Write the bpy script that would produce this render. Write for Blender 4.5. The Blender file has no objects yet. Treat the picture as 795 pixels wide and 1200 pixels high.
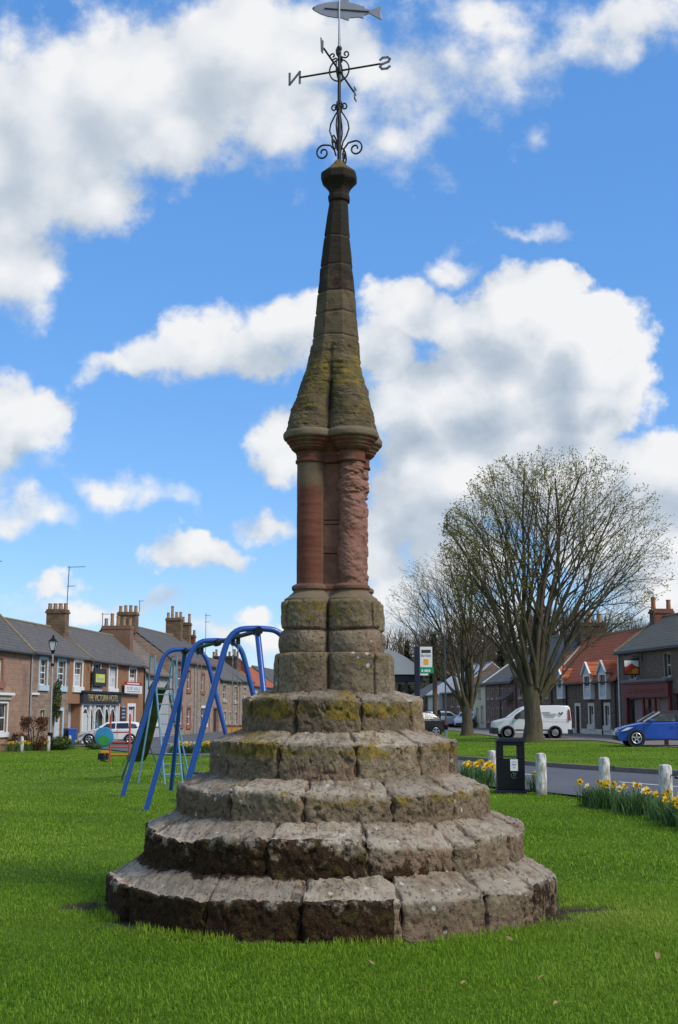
import bpy, bmesh, math, random
import numpy as np
from mathutils import Vector, Matrix

# ------------------------------------------------------------------ camera, sky, sun, exposure
SC = bpy.context.scene
COL = SC.collection
F, PITCH, EYE = 1490.0, math.radians(8.81), 1.65
CP, SP = math.cos(PITCH), math.sin(PITCH)

cam_d = bpy.data.cameras.new('camera')
cam_d.sensor_fit = 'VERTICAL'
cam_d.sensor_height = 24.0
cam_d.lens = F / 1200.0 * 24.0
cam_d.clip_start, cam_d.clip_end = 0.1, 6000
cam = bpy.data.objects.new('camera', cam_d)
COL.objects.link(cam)
cam.location = (0, 0, EYE)
cam.rotation_euler = (math.radians(90) + PITCH, 0, 0)
SC.camera = cam

SUN_AZ_X, SUN_AZ_Y, SUN_EL = 0.86, -0.51, math.radians(44)
SUN_STRENGTH, SUN_ANGLE = 1.7, math.radians(18)
SKY_STRENGTH, EXPOSURE = 0.13, 0.90

SC.view_settings.view_transform = 'Standard'
SC.view_settings.look = 'None'
SC.view_settings.exposure = EXPOSURE
SC.view_settings.gamma = 1
SC.view_settings.use_curve_mapping = False
SC.cycles.max_bounces = 6
SC.cycles.diffuse_bounces = 3
SC.cycles.glossy_bounces = 3
SC.cycles.transmission_bounces = 4
SC.cycles.transparent_max_bounces = 8

sun_d = bpy.data.lights.new('sun', 'SUN')
sun_d.energy, sun_d.angle, sun_d.color = SUN_STRENGTH, SUN_ANGLE, (1.0, 0.95, 0.87)
sun = bpy.data.objects.new('sun', sun_d)
COL.objects.link(sun)
_h = math.hypot(SUN_AZ_X, SUN_AZ_Y)
SUNV = Vector((SUN_AZ_X / _h * math.cos(SUN_EL), SUN_AZ_Y / _h * math.cos(SUN_EL), math.sin(SUN_EL)))
sun.rotation_euler = SUNV.to_track_quat('Z', 'Y').to_euler()
sun.location = (20, -20, 40)


# ---- node shorthand
class NT:
    def __init__(s, tree):
        s.t = tree

    def n(s, typ, **kw):
        nd = s.t.nodes.new(typ)
        for k, v in kw.items():
            setattr(nd, k, v)
        return nd

    def put(s, sock, v):
        if hasattr(v, 'is_output') or isinstance(v, bpy.types.NodeSocket):
            s.t.links.new(v, sock)
        elif isinstance(v, (tuple, list)) and sock.type == 'RGBA' and len(v) == 3:
            sock.default_value = (*v, 1)
        else:
            sock.default_value = v

    def math(s, op, a, b=None, c=None, clamp=False):
        nd = s.n('ShaderNodeMath', operation=op, use_clamp=clamp)
        for i, v in enumerate((a, b, c)):
            if v is not None:
                s.put(nd.inputs[i], v)
        return nd.outputs[0]

    def mix(s, f, a, b, blend='MIX'):
        nd = s.n('ShaderNodeMix', data_type='RGBA', blend_type=blend)
        s.put(nd.inputs[0], f); s.put(nd.inputs[6], a); s.put(nd.inputs[7], b)
        return nd.outputs[2]

    def noise(s, vec, scale, detail=4, rough=0.55, dist=0.0):
        nd = s.n('ShaderNodeTexNoise')
        if vec is not None:
            s.put(nd.inputs['Vector'], vec)
        nd.inputs['Scale'].default_value = scale
        nd.inputs['Detail'].default_value = detail
        nd.inputs['Roughness'].default_value = rough
        nd.inputs['Distortion'].default_value = dist
        return nd.outputs[0]

    def voro(s, vec, scale, feature='F1', rnd=1.0, out=0):
        nd = s.n('ShaderNodeTexVoronoi', feature=feature)
        if vec is not None:
            s.put(nd.inputs['Vector'], vec)
        nd.inputs['Scale'].default_value = scale
        nd.inputs['Randomness'].default_value = rnd
        return nd.outputs[out]

    def sstep(s, v, lo, hi):
        nd = s.n('ShaderNodeMapRange', interpolation_type='SMOOTHSTEP')
        s.put(nd.inputs[0], v)
        s.put(nd.inputs[1], lo); s.put(nd.inputs[2], hi)
        return nd.outputs[0]

    def lin(s, v, lo, hi, a, b):
        nd = s.n('ShaderNodeMapRange')
        s.put(nd.inputs[0], v)
        for i, x in enumerate((lo, hi, a, b)):
            s.put(nd.inputs[i + 1], x)
        return nd.outputs[0]

    def attr(s, name):
        return s.n('ShaderNodeAttribute', attribute_name=name).outputs['Fac']

    def obj(s):
        return s.n('ShaderNodeTexCoord').outputs['Object']

    def mapping(s, vec, scale=(1, 1, 1), loc=(0, 0, 0), rot=(0, 0, 0), typ='POINT'):
        nd = s.n('ShaderNodeMapping', vector_type=typ)
        s.put(nd.inputs[0], vec)
        nd.inputs['Location'].default_value = loc
        nd.inputs['Rotation'].default_value = rot
        nd.inputs['Scale'].default_value = scale
        return nd.outputs[0]

    def bump(s, h, strength=0.5, dist=0.02, normal=None):
        nd = s.n('ShaderNodeBump')
        nd.inputs['Strength'].default_value = strength
        nd.inputs['Distance'].default_value = dist
        s.put(nd.inputs['Height'], h)
        if normal is not None:
            s.put(nd.inputs['Normal'], normal)
        return nd.outputs[0]


def mat(name, fn):
    m = bpy.data.materials.new(name)
    m.use_nodes = True
    t = m.node_tree
    t.nodes.clear()
    k = NT(t)
    out = k.n('ShaderNodeOutputMaterial')
    b = k.n('ShaderNodeBsdfPrincipled')
    t.links.new(b.outputs[0], out.inputs[0])
    b.inputs['Roughness'].default_value = 0.8
    b.inputs['Specular IOR Level'].default_value = 0.25
    fn(k, b)
    return m


def plain(name, col, rough=0.6, metal=0.0, spec=0.4, var=0.15, scale=6.0, bump=0.0):
    def f(k, b):
        v = k.noise(k.obj(), scale, 5, 0.6)
        c = k.mix(k.lin(v, 0.3, 0.7, 0, 1), tuple(x * (1 - var) for x in col), tuple(min(1, x * (1 + var)) for x in col))
        k.put(b.inputs['Base Color'], c)
        b.inputs['Roughness'].default_value = rough
        b.inputs['Metallic'].default_value = metal
        b.inputs['Specular IOR Level'].default_value = spec
        if bump:
            k.put(b.inputs['Normal'], k.bump(k.noise(k.obj(), scale * 4, 4), bump, 0.02))
    return mat(name, f)


# ---- world: Nishita sky with clouds laid out by direction
W = bpy.data.worlds.new('World')
SC.world = W
W.use_nodes = True
W.node_tree.nodes.clear()
wk = NT(W.node_tree)
w_out = wk.n('ShaderNodeOutputWorld')
w_bg = wk.n('ShaderNodeBackground')
W.node_tree.links.new(w_bg.outputs[0], w_out.inputs[0])
sky = wk.n('ShaderNodeTexSky', sky_type='NISHITA')
sky.sun_disc = False
sky.sun_elevation = SUN_EL
sky.sun_rotation = math.atan2(SUN_AZ_X, SUN_AZ_Y)
sky.altitude = 0
sky.air_density, sky.dust_density, sky.ozone_density = 1.0, 0.15, 3.0
W_DIR = wk.n('ShaderNodeTexCoord').outputs['Generated']

# cloud banks: centre and half size (in 1490ths of the tangent plane round the view axis), tilt in degrees, weight
CLOUDS = [
    # great bank, upper left
    (30, 170, 150, 150, 0, 1.25), (150, 110, 170, 105, -8, 1.25), (280, 60, 140, 95, -8, 1.2), (330, 130, 85, 62, 0, 1.0),
    (20, 310, 60, 80, 0, 0.95), (100, 235, 85, 62, -12, 1.05), (385, 60, 100, 70, 0, 0.85), (205, 150, 95, 70, -10, 1.0), (215, 165, 60, 45, -20, .9),
    # thin veils, upper right
    (500, 95, 150, 75, 0, 0.40), (440, 160, 110, 60, -15, 0.38), (650, 60, 190, 52, -16, 0.40), (740, 20, 110, 45, -10, 0.6), (560, 20, 90, 40, 0, 0.5),
    # cumulus heap, right
    (620, 375, 95, 75, 0, 2.3), (692, 415, 82, 80, 0, 2.4), (560, 375, 85, 52, 0, 1.7), (590, 440, 120, 80, 0, 2.2), (650, 345, 55, 42, 0, 2.0), (725, 440, 48, 48, 0, 1.8),
    (510, 470, 90, 62, 0, 2.0), (475, 360, 62, 50, 0, 1.6), (690, 480, 85, 58, 0, 1.9), (450, 400, 50, 55, 0, 1.3),
    (540, 560, 130, 90, 0, 1.9), (640, 560, 130, 80, 0, 1.8), (480, 580, 75, 80, 0, 1.5), (540, 650, 80, 60, 0, 1.2),
    (795, 560, 85, 58, 0, 1.8), (745, 620, 120, 80, 0, 1.2), (800, 690, 110, 60, 0, .9),
    # middle left
    (240, 405, 125, 50, -10, 1.15), (345, 385, 75, 48, -8, 1.1), (160, 430, 70, 30, 0, 0.9), (300, 425, 80, 35, -10, .9),
    # left edge
    (15, 490, 72, 58, 0, 1.3), (60, 470, 40, 40, 0, 1.1), (-40, 520, 80, 70, 0, 1.2),
    # small ones low down
    (222, 646, 56, 27, 0, 1.3), (240, 652, 50, 18, 0, 1.0), (296, 715, 26, 24, 0, 1.1), (330, 512, 38, 42, 0, 1.15), (345, 545, 30, 30, 0, .9),
    (450, 650, 45, 60, 0, 1.1), (465, 715, 50, 40, 0, 1.0), (140, 566, 90, 26, 15, 0.45), (30, 600, 70, 30, 0, 0.5), (65, 688, 36, 14, 0, .75),
    (600, 273, 75, 16, -6, 0.36), (535, 310, 55, 22, 0, 0.45), (310, 618, 60, 18, 0, .55), (290, 740, 140, 26, 0, .7), (120, 710, 120, 20, 0, .55),
    (560, 760, 220, 60, 0, .9),
]
CQ = 149.0


def cloud_group():
    g = bpy.data.node_groups.new('cloud_cover', 'ShaderNodeTree')
    g.interface.new_socket('P', in_out='INPUT', socket_type='NodeSocketVector')
    g.interface.new_socket('D', in_out='OUTPUT', socket_type='NodeSocketFloat')
    k = NT(g)
    gi, go = k.n('NodeGroupInput'), k.n('NodeGroupOutput')
    P = gi.outputs[0]
    # ragged edges: bend the chart with noise before measuring the distance to each bank
    n1 = k.n('ShaderNodeTexNoise')
    k.put(n1.inputs['Vector'], P)
    n1.inputs['Scale'].default_value = 1.5
    n1.inputs['Detail'].default_value = 5
    n1.inputs['Roughness'].default_value = 0.58
    off = k.n('ShaderNodeVectorMath', operation='MULTIPLY_ADD')
    k.put(off.inputs[0], n1.outputs['Color'])
    off.inputs[1].default_value = (0.75, 0.75, 0)
    off.inputs[2].default_value = (-0.375, -0.375, 0)
    add = k.n('ShaderNodeVectorMath', operation='ADD')
    k.put(add.inputs[0], P); k.put(add.inputs[1], off.outputs[0])
    Q = add.outputs[0]
    best = None
    for cx, cy, rx, ry, rot, w in CLOUDS:
        m = k.mapping(Q, (rx / CQ, ry / CQ, 1), ((cx - 397.5) / CQ, (600 - cy) / CQ, 0), (0, 0, math.radians(-rot)), 'TEXTURE')
        ln = k.n('ShaderNodeVectorMath', operation='LENGTH')
        k.put(ln.inputs[0], m)
        d = k.math('MULTIPLY_ADD', ln.outputs['Value'], -w, w)
        best = d if best is None else k.math('SMOOTH_MAX', best, d, 0.18)
    bil = k.voro(P, 3.2, 'SMOOTH_F1')
    fine = k.noise(P, 4.2, 7, 0.62)
    d = k.math('ADD', best, k.math('MULTIPLY_ADD', fine, 0.62, -0.31))
    d = k.math('ADD', d, k.math('MULTIPLY_ADD', bil, -0.50, 0.19))
    k.put(go.inputs[0], d)
    return g


CG = cloud_group()
rot = wk.n('ShaderNodeVectorRotate', rotation_type='X_AXIS')
wk.put(rot.inputs['Vector'], W_DIR)
rot.inputs['Angle'].default_value = -PITCH
sep = wk.n('ShaderNodeSeparateXYZ')
wk.put(sep.inputs[0], rot.outputs[0])
yy = wk.math('MAXIMUM', sep.outputs[1], 0.12)
cmb = wk.n('ShaderNodeCombineXYZ')
wk.put(cmb.inputs[0], wk.math('MULTIPLY', wk.math('DIVIDE', sep.outputs[0], yy), 10.0))
wk.put(cmb.inputs[1], wk.math('MULTIPLY', wk.math('DIVIDE', sep.outputs[2], yy), 10.0))
P0 = cmb.outputs[0]


def dens(shift):
    g = wk.n('ShaderNodeGroup')
    g.node_tree = CG
    if shift:
        a = wk.n('ShaderNodeVectorMath', operation='ADD')
        wk.put(a.inputs[0], P0)
        a.inputs[1].default_value = (*shift, 0)
        wk.put(g.inputs[0], a.outputs[0])
    else:
        wk.put(g.inputs[0], P0)
    return g.outputs[0]


d0, d1 = dens(None), dens((0.20, 0.36))
front = wk.sstep(sep.outputs[1], 0.45, 0.62)            # elsewhere round the horizon: broken cloud from plain noise
d_else = wk.math('MULTIPLY_ADD', wk.noise(W_DIR, 3.0, 6, 0.6), 3.0, -1.35)
dmix = wk.math('ADD', wk.math('MULTIPLY', d0, front), wk.math('MULTIPLY', d_else, wk.math('SUBTRACT', 1.0, front)))
cover = wk.sstep(dmix, -0.05, 0.46)
slope = wk.math('SUBTRACT', d0, d1)                     # brighter where the bank thins towards the sun
lit = wk.math('MULTIPLY_ADD', wk.math('MULTIPLY', slope, front), 0.36, 0.71)
bil_w = wk.voro(P0, 3.2, 'SMOOTH_F1')
lit = wk.math('ADD', lit, wk.math('MULTIPLY', wk.math('MULTIPLY_ADD', bil_w, -0.55, 0.19), front))
lit = wk.math('ADD', lit, wk.math('MULTIPLY', wk.math('MULTIPLY_ADD', wk.noise(P0, 1.1, 4, 0.6), 0.5, -0.25), front))
lit = wk.math('SUBTRACT', lit, wk.math('MULTIPLY', wk.sstep(dmix, 0.9, 2.2), 0.12), clamp=True)
ccol = wk.n('ShaderNodeValToRGB')
wk.put(ccol.inputs[0], lit)
ccol.color_ramp.elements[0].position, ccol.color_ramp.elements[0].color = 0.0, (0.19, 0.235, 0.29, 1)
ccol.color_ramp.elements[1].position, ccol.color_ramp.elements[1].color = 1.0, (0.495, 0.495, 0.495, 1)
e = ccol.color_ramp.elements.new(0.5); e.color = (0.31, 0.345, 0.385, 1)
e = ccol.color_ramp.elements.new(0.78); e.color = (0.43, 0.445, 0.465, 1)
hs = wk.n('ShaderNodeHueSaturation')
hs.inputs['Hue'].default_value = 0.5
hs.inputs['Saturation'].default_value = 1.15
hs.inputs['Value'].default_value = SKY_STRENGTH
wk.put(hs.inputs['Color'], sky.outputs[0])
flat = wk.mix(0.62, hs.outputs[0], (0.044, 0.148, 0.375))
SKYCOL = wk.mix(wk.math('MULTIPLY', cover, 0.97), flat, ccol.outputs[0])
wk.put(w_bg.inputs[0], SKYCOL)
w_bg.inputs[1].default_value = 1.0
W.cycles.sampling_method = 'MANUAL'
W.cycles.sample_map_resolution = 512

# ------------------------------------------------------------------ geometry helpers
random.seed(7)
RNG = np.random.default_rng(11)


def sm(x):
    x = np.clip(x, 0, 1)
    return x * x * (3 - 2 * x)


def gz(x, y):
    """height of the ground: level green, dropping to the street on the left"""
    return -0.62 * sm((np.asarray(y) - 30) / 40) * sm((4 - np.asarray(x)) / 14)


def ray(px, py):
    d = Vector((px - 397.5, F * CP - (600 - py) * SP, F * SP + (600 - py) * CP))
    return d / F


def at(px, py, y):
    d = ray(px, py)
    t = y / d.y
    return Vector((d.x * t, y, EYE + d.z * t))


def on_ground(px, py):
    d = ray(px, py)
    z = 0.0
    for _ in range(12):
        t = (z - EYE) / d.z
        z = float(gz(d.x * t, d.y * t))
    return Vector((d.x * t, d.y * t, z))


def on_plane(px, py, p0, n):
    d = ray(px, py)
    o = Vector((0, 0, EYE))
    t = (p0 - o).dot(n) / d.dot(n)
    return o + d * t


def hash3(i, j, k, seed):
    h = (i.astype(np.int64) * 374761393 + j.astype(np.int64) * 668265263 + k.astype(np.int64) * 2147483647 + seed * 144665) & 0xFFFFFFFF
    h = ((h ^ (h >> 13)) * 1274126177) & 0xFFFFFFFF
    h = (h ^ (h >> 16)) & 0xFFFFFFFF
    return h.astype(np.float64) / 4294967295.0


def vnoise(p, seed=0):
    f = np.floor(p)
    t = p - f
    t = t * t * (3 - 2 * t)
    i, j, k = f[:, 0], f[:, 1], f[:, 2]
    r = 0
    for a in (0, 1):
        wa = t[:, 0] if a else 1 - t[:, 0]
        for b in (0, 1):
            wb = t[:, 1] if b else 1 - t[:, 1]
            for c in (0, 1):
                wc = t[:, 2] if c else 1 - t[:, 2]
                r = r + wa * wb * wc * hash3(i + a, j + b, k + c, seed)
    return r * 2 - 1


def fbm(p, scale, octv=4, gain=0.5, seed=0):
    p = np.asarray(p, float) * scale
    a, s, tot = 1.0, 0.0, 0.0
    for o in range(octv):
        s = s + a * vnoise(p + 17.3 * o, seed + o)
        tot += a
        a *= gain
        p = p * 2.03
    return s / tot


class MB:
    """collects shapes; build() links them as ONE mesh object"""
    def __init__(s):
        s.v, s.f, s.m, s.cur = [], [], [], 0

    def add(s, vs, fs):
        o = len(s.v)
        s.v += [tuple(p) for p in vs]
        s.f += [tuple(i + o for i in f) for f in fs]
        s.m += [s.cur] * len(fs)
        return s

    def box(s, x0, x1, y0, y1, z0, z1):
        return s.add([(x0, y0, z0), (x1, y0, z0), (x1, y1, z0), (x0, y1, z0), (x0, y0, z1), (x1, y0, z1), (x1, y1, z1), (x0, y1, z1)],
                     [(0, 3, 2, 1), (4, 5, 6, 7), (0, 1, 5, 4), (1, 2, 6, 5), (2, 3, 7, 6), (3, 0, 4, 7)])

    def taper(s, c, z0, z1, hx0, hy0, hx1, hy1):
        x, y = c
        vs = [(x - hx0, y - hy0, z0), (x + hx0, y - hy0, z0), (x + hx0, y + hy0, z0), (x - hx0, y + hy0, z0),
              (x - hx1, y - hy1, z1), (x + hx1, y - hy1, z1), (x + hx1, y + hy1, z1), (x - hx1, y + hy1, z1)]
        return s.add(vs, [(0, 3, 2, 1), (4, 5, 6, 7), (0, 1, 5, 4), (1, 2, 6, 5), (2, 3, 7, 6), (3, 0, 4, 7)])

    def bar(s, p, q, w, h=None, up=(0, 0, 1)):
        h = h or w
        p, q = Vector(p), Vector(q)
        d = (q - p).normalized()
        a = d.cross(Vector(up))
        if a.length < 1e-3:
            a = d.cross(Vector((0, 1, 0)))
        a.normalize()
        b = a.cross(d)
        a, b = a * w / 2, b * h / 2
        vs = [p - a - b, p + a - b, p + a + b, p - a + b, q - a - b, q + a - b, q + a + b, q - a + b]
        return s.add(vs, [(0, 1, 2, 3), (7, 6, 5, 4), (0, 4, 5, 1), (1, 5, 6, 2), (2, 6, 7, 3), (3, 7, 4, 0)])

    def tube(s, pts, r, n=8, caps=True):
        pts = [Vector(p) for p in pts]
        rs = r if isinstance(r, (list, tuple)) else [r] * len(pts)
        vs, fs = [], []
        prev = None
        for i, p in enumerate(pts):
            d = (pts[min(i + 1, len(pts) - 1)] - pts[max(i - 1, 0)]).normalized()
            if prev is None:
                a = d.cross(Vector((0, 0, 1)))
                if a.length < 1e-2:
                    a = d.cross(Vector((0, 1, 0)))
            else:
                a = prev - d * prev.dot(d)
            a.normalize()
            prev = a
            b = d.cross(a)
            for k in range(n):
                t = 2 * math.pi * k / n
                vs.append(p + (a * math.cos(t) + b * math.sin(t)) * rs[i])
        for i in range(len(pts) - 1):
            for k in range(n):
                k2 = (k + 1) % n
                fs.append((i * n + k, i * n + k2, (i + 1) * n + k2, (i + 1) * n + k))
        if caps:
            fs.append(tuple(range(n - 1, -1, -1)))
            fs.append(tuple((len(pts) - 1) * n + k for k in range(n)))
        return s.add(vs, fs)

    def lathe(s, prof, n=20, c=(0, 0), axis='z'):
        vs, fs = [], []
        for r, z in prof:
            for k in range(n):
                t = 2 * math.pi * k / n
                u, v = r * math.cos(t), r * math.sin(t)
                if axis == 'z':
                    vs.append((c[0] + u, c[1] + v, z))
                elif axis == 'y':
                    vs.append((c[0] + u, z, c[1] + v))
                else:
                    vs.append((z, c[0] + u, c[1] + v))
        for i in range(len(prof) - 1):
            for k in range(n):
                k2 = (k + 1) % n
                fs.append((i * n + k, i * n + k2, (i + 1) * n + k2, (i + 1) * n + k))
        fs.append(tuple(range(n - 1, -1, -1)))
        fs.append(tuple((len(prof) - 1) * n + k for k in range(n)))
        return s.add(vs, fs)

    def prism(s, poly, a, b, plane='xz'):
        """polygon given in a plane, pushed from a to b along the third axis"""
        n = len(poly)
        vs = []
        for t in (a, b):
            for u, v in poly:
                vs.append((u, t, v) if plane == 'xz' else (u, v, t) if plane == 'xy' else (t, u, v))
        fs = [tuple(range(n)), tuple(range(2 * n - 1, n - 1, -1))]
        fs += [(i, i + n, (i + 1) % n + n, (i + 1) % n) for i in range(n)]
        return s.add(vs, fs)

    def build(s, name, mats, parent=None, smooth=False, bevel=0.0, seg=2, off=None, fix=True):
        me = bpy.data.meshes.new(name)
        vs = s.v if off is None else [(x - off[0], y - off[1], z - off[2]) for x, y, z in s.v]
        me.from_pydata(vs, [], s.f)
        mats = mats if isinstance(mats, (list, tuple)) else [mats]
        for m in mats:
            me.materials.append(m)
        if len(mats) > 1:
            me.polygons.foreach_set('material_index', s.m)
        if fix or bevel:
            bm = bmesh.new()
            bm.from_mesh(me)
            bmesh.ops.recalc_face_normals(bm, faces=bm.faces)
            if bevel:
                es = [e for e in bm.edges if len(e.link_faces) == 2 and e.calc_face_angle(0) > 0.5]
                bmesh.ops.bevel(bm, geom=es, offset=bevel, segments=seg, affect='EDGES', profile=0.5, clamp_overlap=True)
            bm.to_mesh(me)
            bm.free()
        if smooth:
            me.polygons.foreach_set('use_smooth', [True] * len(me.polygons))
            if smooth != 2:
                me.set_sharp_from_angle(angle=math.radians(40))
        o = bpy.data.objects.new(name, me)
        COL.objects.link(o)
        o.parent = parent
        return o


def raw_mesh(name, V, Q, mat_, parent=None, attrs=None, smooth=True, off=None):
    """numpy mesh: V (n,3); Q list of face arrays (m,k)"""
    V = np.asarray(V, np.float32)
    if off is not None:
        V = V - np.asarray(off, np.float32)
    if isinstance(Q, np.ndarray):
        Q = [Q]
    me = bpy.data.meshes.new(name)
    me.vertices.add(len(V))
    me.vertices.foreach_set('co', V.ravel())
    nl = sum(q.size for q in Q)
    nf = sum(len(q) for q in Q)
    me.loops.add(nl)
    me.loops.foreach_set('vertex_index', np.concatenate([q.ravel() for q in Q]).astype(np.int32))
    me.polygons.add(nf)
    starts, c = [], 0
    for q in Q:
        starts.append(c + np.arange(len(q)) * q.shape[1])
        c += q.size
    me.polygons.foreach_set('loop_start', np.concatenate(starts).astype(np.int32))
    if smooth:
        me.polygons.foreach_set('use_smooth', np.ones(nf, bool))
    me.update(calc_edges=True)
    for k, a in (attrs or {}).items():
        at_ = me.attributes.new(k, 'FLOAT', 'POINT')
        at_.data.foreach_set('value', np.asarray(a, np.float32))
    me.materials.append(mat_)
    o = bpy.data.objects.new(name, me)
    COL.objects.link(o)
    o.parent = parent
    return o


def thing(name, label, cat, loc=(0, 0, 0), rz=0.0, group=None):
    o = bpy.data.objects.new(name, None)
    o.empty_display_size = 0.2
    COL.objects.link(o)
    o.location = loc
    o.rotation_euler = (0, 0, rz)
    o['label'], o['category'] = label, cat
    if group:
        o['group'] = group
    return o


def tag(o, label, cat, group=None):
    o['label'], o['category'] = label, cat
    if group:
        o['group'] = group
    return o


def kind(o, k):
    o['kind'] = k
    return o


def copy_tree(o, parent=None):
    c = o.copy()
    COL.objects.link(c)
    c.parent = parent
    for ch in list(o.children):
        copy_tree(ch, c)
    return c


def text_mesh(name, txt, size, m, parent=None, depth=0.01, align='CENTER', wscale=1.0):
    cu = bpy.data.curves.new(name, 'FONT')
    cu.body = txt
    cu.size = size
    cu.extrude = depth / 2
    cu.align_x, cu.align_y = align, 'CENTER'
    tmp = bpy.data.objects.new(name, cu)
    COL.objects.link(tmp)
    dg = bpy.context.evaluated_depsgraph_get()
    dg.update()
    me = bpy.data.meshes.new_from_object(tmp.evaluated_get(dg))
    bpy.data.objects.remove(tmp)
    me.materials.clear()
    me.materials.append(m)
    # lay it in the local xz plane, reading from -y
    me.transform(Matrix(((wscale, 0, 0, 0), (0, 0, -1, 0), (0, 1, 0, 0), (0, 0, 0, 1))))
    o = bpy.data.objects.new(name, me)
    COL.objects.link(o)
    o.parent = parent
    return o
# ------------------------------------------------------------------ materials
def _step_stone(k, b):
    P = k.obj()
    tint, moss, lich, mort, pale, val = (k.attr(a) for a in ('tint', 'moss', 'lich', 'mort', 'pale', 'val'))
    big, med, fine = k.noise(P, 2.2, 5, 0.6), k.noise(P, 11, 6, 0.65), k.noise(P, 60, 4, 0.7)
    c = k.mix(tint, (0.200, 0.145, 0.082), (0.215, 0.112, 0.075))
    c = k.mix(k.sstep(big, 0.40, 0.68), c, (0.125, 0.098, 0.068))
    c = k.mix(k.lin(med, 0.32, 0.68, 0, 0.8), c, (0.265, 0.205, 0.132))
    c = k.mix(k.sstep(k.noise(P, 26, 5, 0.75), 0.52, 0.66), c, (0.085, 0.064, 0.043))
    c = k.mix(k.math('MULTIPLY', k.sstep(k.noise(P, 80, 3, 0.7), 0.52, 0.70), 0.45), c, (0.32, 0.265, 0.19))
    # weathered pale crust on the ledges
    c = k.mix(k.math('MULTIPLY', pale, k.sstep(k.noise(P, 7, 5, 0.6), 0.30, 0.54)), c, (0.40, 0.335, 0.255))
    # bedding of the sandstone and the tone of each block
    bed_ = k.noise(k.mapping(P, (2.5, 2.5, 24)), 1.0, 4, 0.6)
    c = k.mix(k.math('MULTIPLY', k.sstep(bed_, 0.50, 0.66), 0.35), c, (0.115, 0.085, 0.058))
    vv = k.n('ShaderNodeCombineXYZ')
    for q_ in range(3):
        k.put(vv.inputs[q_], k.math('ADD', val, 0.62))
    c = k.mix(1.0, c, vv.outputs[0], 'MULTIPLY')
    # pits
    pit = k.sstep(k.noise(P, 30, 3, 0.55), 0.30, 0.40)
    c = k.mix(k.math('MULTIPLY_ADD', pit, -0.5, 0.5), c, (0.075, 0.058, 0.040))
    # black algae stains
    c = k.mix(k.math('MULTIPLY', k.sstep(k.noise(P, 5.5, 6, 0.7, 0.4), 0.56, 0.68), 0.65), c, (0.06, 0.052, 0.04))
    # ochre and olive lichen
    lf = k.sstep(k.math('ADD', k.math('MULTIPLY', lich, 0.6), k.math('MULTIPLY_ADD', k.noise(P, 14, 6, 0.7), 1.0, -0.75)), 0.0, 0.16)
    c = k.mix(k.math('MULTIPLY', lf, 0.85), c, k.mix(k.sstep(med, 0.4, 0.6), (0.105, 0.085, 0.024), (0.23, 0.150, 0.018)))
    # round white lichen spots
    ws = k.sstep(k.voro(k.mapping(P, loc=(3, 1, 7)), 9.0), 0.20, 0.13)
    wg = k.sstep(k.noise(P, 1.6, 2), 0.50, 0.60)
    c = k.mix(k.math('MULTIPLY', k.math('MULTIPLY', ws, wg), 0.75), c, (0.50, 0.49, 0.44))
    # mortar
    c = k.mix(k.math('MULTIPLY', mort, 0.85), c, k.mix(med, (0.085, 0.045, 0.034), (0.175, 0.098, 0.075)))
    # moss: dark brown dry cushions with some green
    mf = k.sstep(k.math('ADD', moss, k.math('MULTIPLY_ADD', k.noise(P, 6.5, 7, 0.68), 2.0, -1.45)), 0.0, 0.22)
    mc = k.mix(k.sstep(k.noise(P, 9, 4, 0.6), 0.52, 0.70), (0.026, 0.011, 0.004), (0.060, 0.050, 0.009))
    mc = k.mix(k.sstep(fine, 0.5, 0.75), mc, (0.095, 0.043, 0.012))
    c = k.mix(k.math('MULTIPLY', mf, 0.93), c, mc)
    k.put(b.inputs['Base Color'], c)
    b.inputs['Roughness'].default_value = 0.92
    b.inputs['Specular IOR Level'].default_value = 0.15
    h = k.math('ADD', k.math('MULTIPLY', med, 0.9), k.math('ADD', k.math('MULTIPLY', fine, 0.45), k.math('ADD', k.math('MULTIPLY', pit, 0.5), k.math('MULTIPLY', k.math('MULTIPLY', mf, k.noise(P, 90, 3)), 0.8))))
    k.put(b.inputs['Normal'], k.bump(h, 0.95, 0.025))


def _red_stone(k, b):
    P = k.obj()
    tint, worn = k.attr('tint'), k.attr('worn')
    med = k.noise(P, 9, 6, 0.65)
    band = k.noise(k.mapping(P, (3, 3, 26)), 1.0, 5, 0.6)
    c = k.mix(k.sstep(band, 0.35, 0.65), (0.110, 0.036, 0.022), (0.155, 0.055, 0.034))
    c = k.mix(worn, c, k.mix(med, (0.215, 0.100, 0.072), (0.30, 0.155, 0.118)))
    c = k.mix(tint, c, k.mix(med, (0.12, 0.10, 0.065), (0.20, 0.155, 0.095)))
    c = k.mix(k.math('MULTIPLY', k.sstep(k.noise(P, 5, 5, 0.7), 0.55, 0.72), 0.5), c, (0.06, 0.035, 0.026))
    k.put(b.inputs['Base Color'], c)
    b.inputs['Roughness'].default_value = 0.85
    h = k.math('ADD', med, k.math('MULTIPLY', k.noise(P, 50, 4, 0.7), 0.5))
    k.put(b.inputs['Normal'], k.bump(h, 0.55, 0.012))


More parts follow.
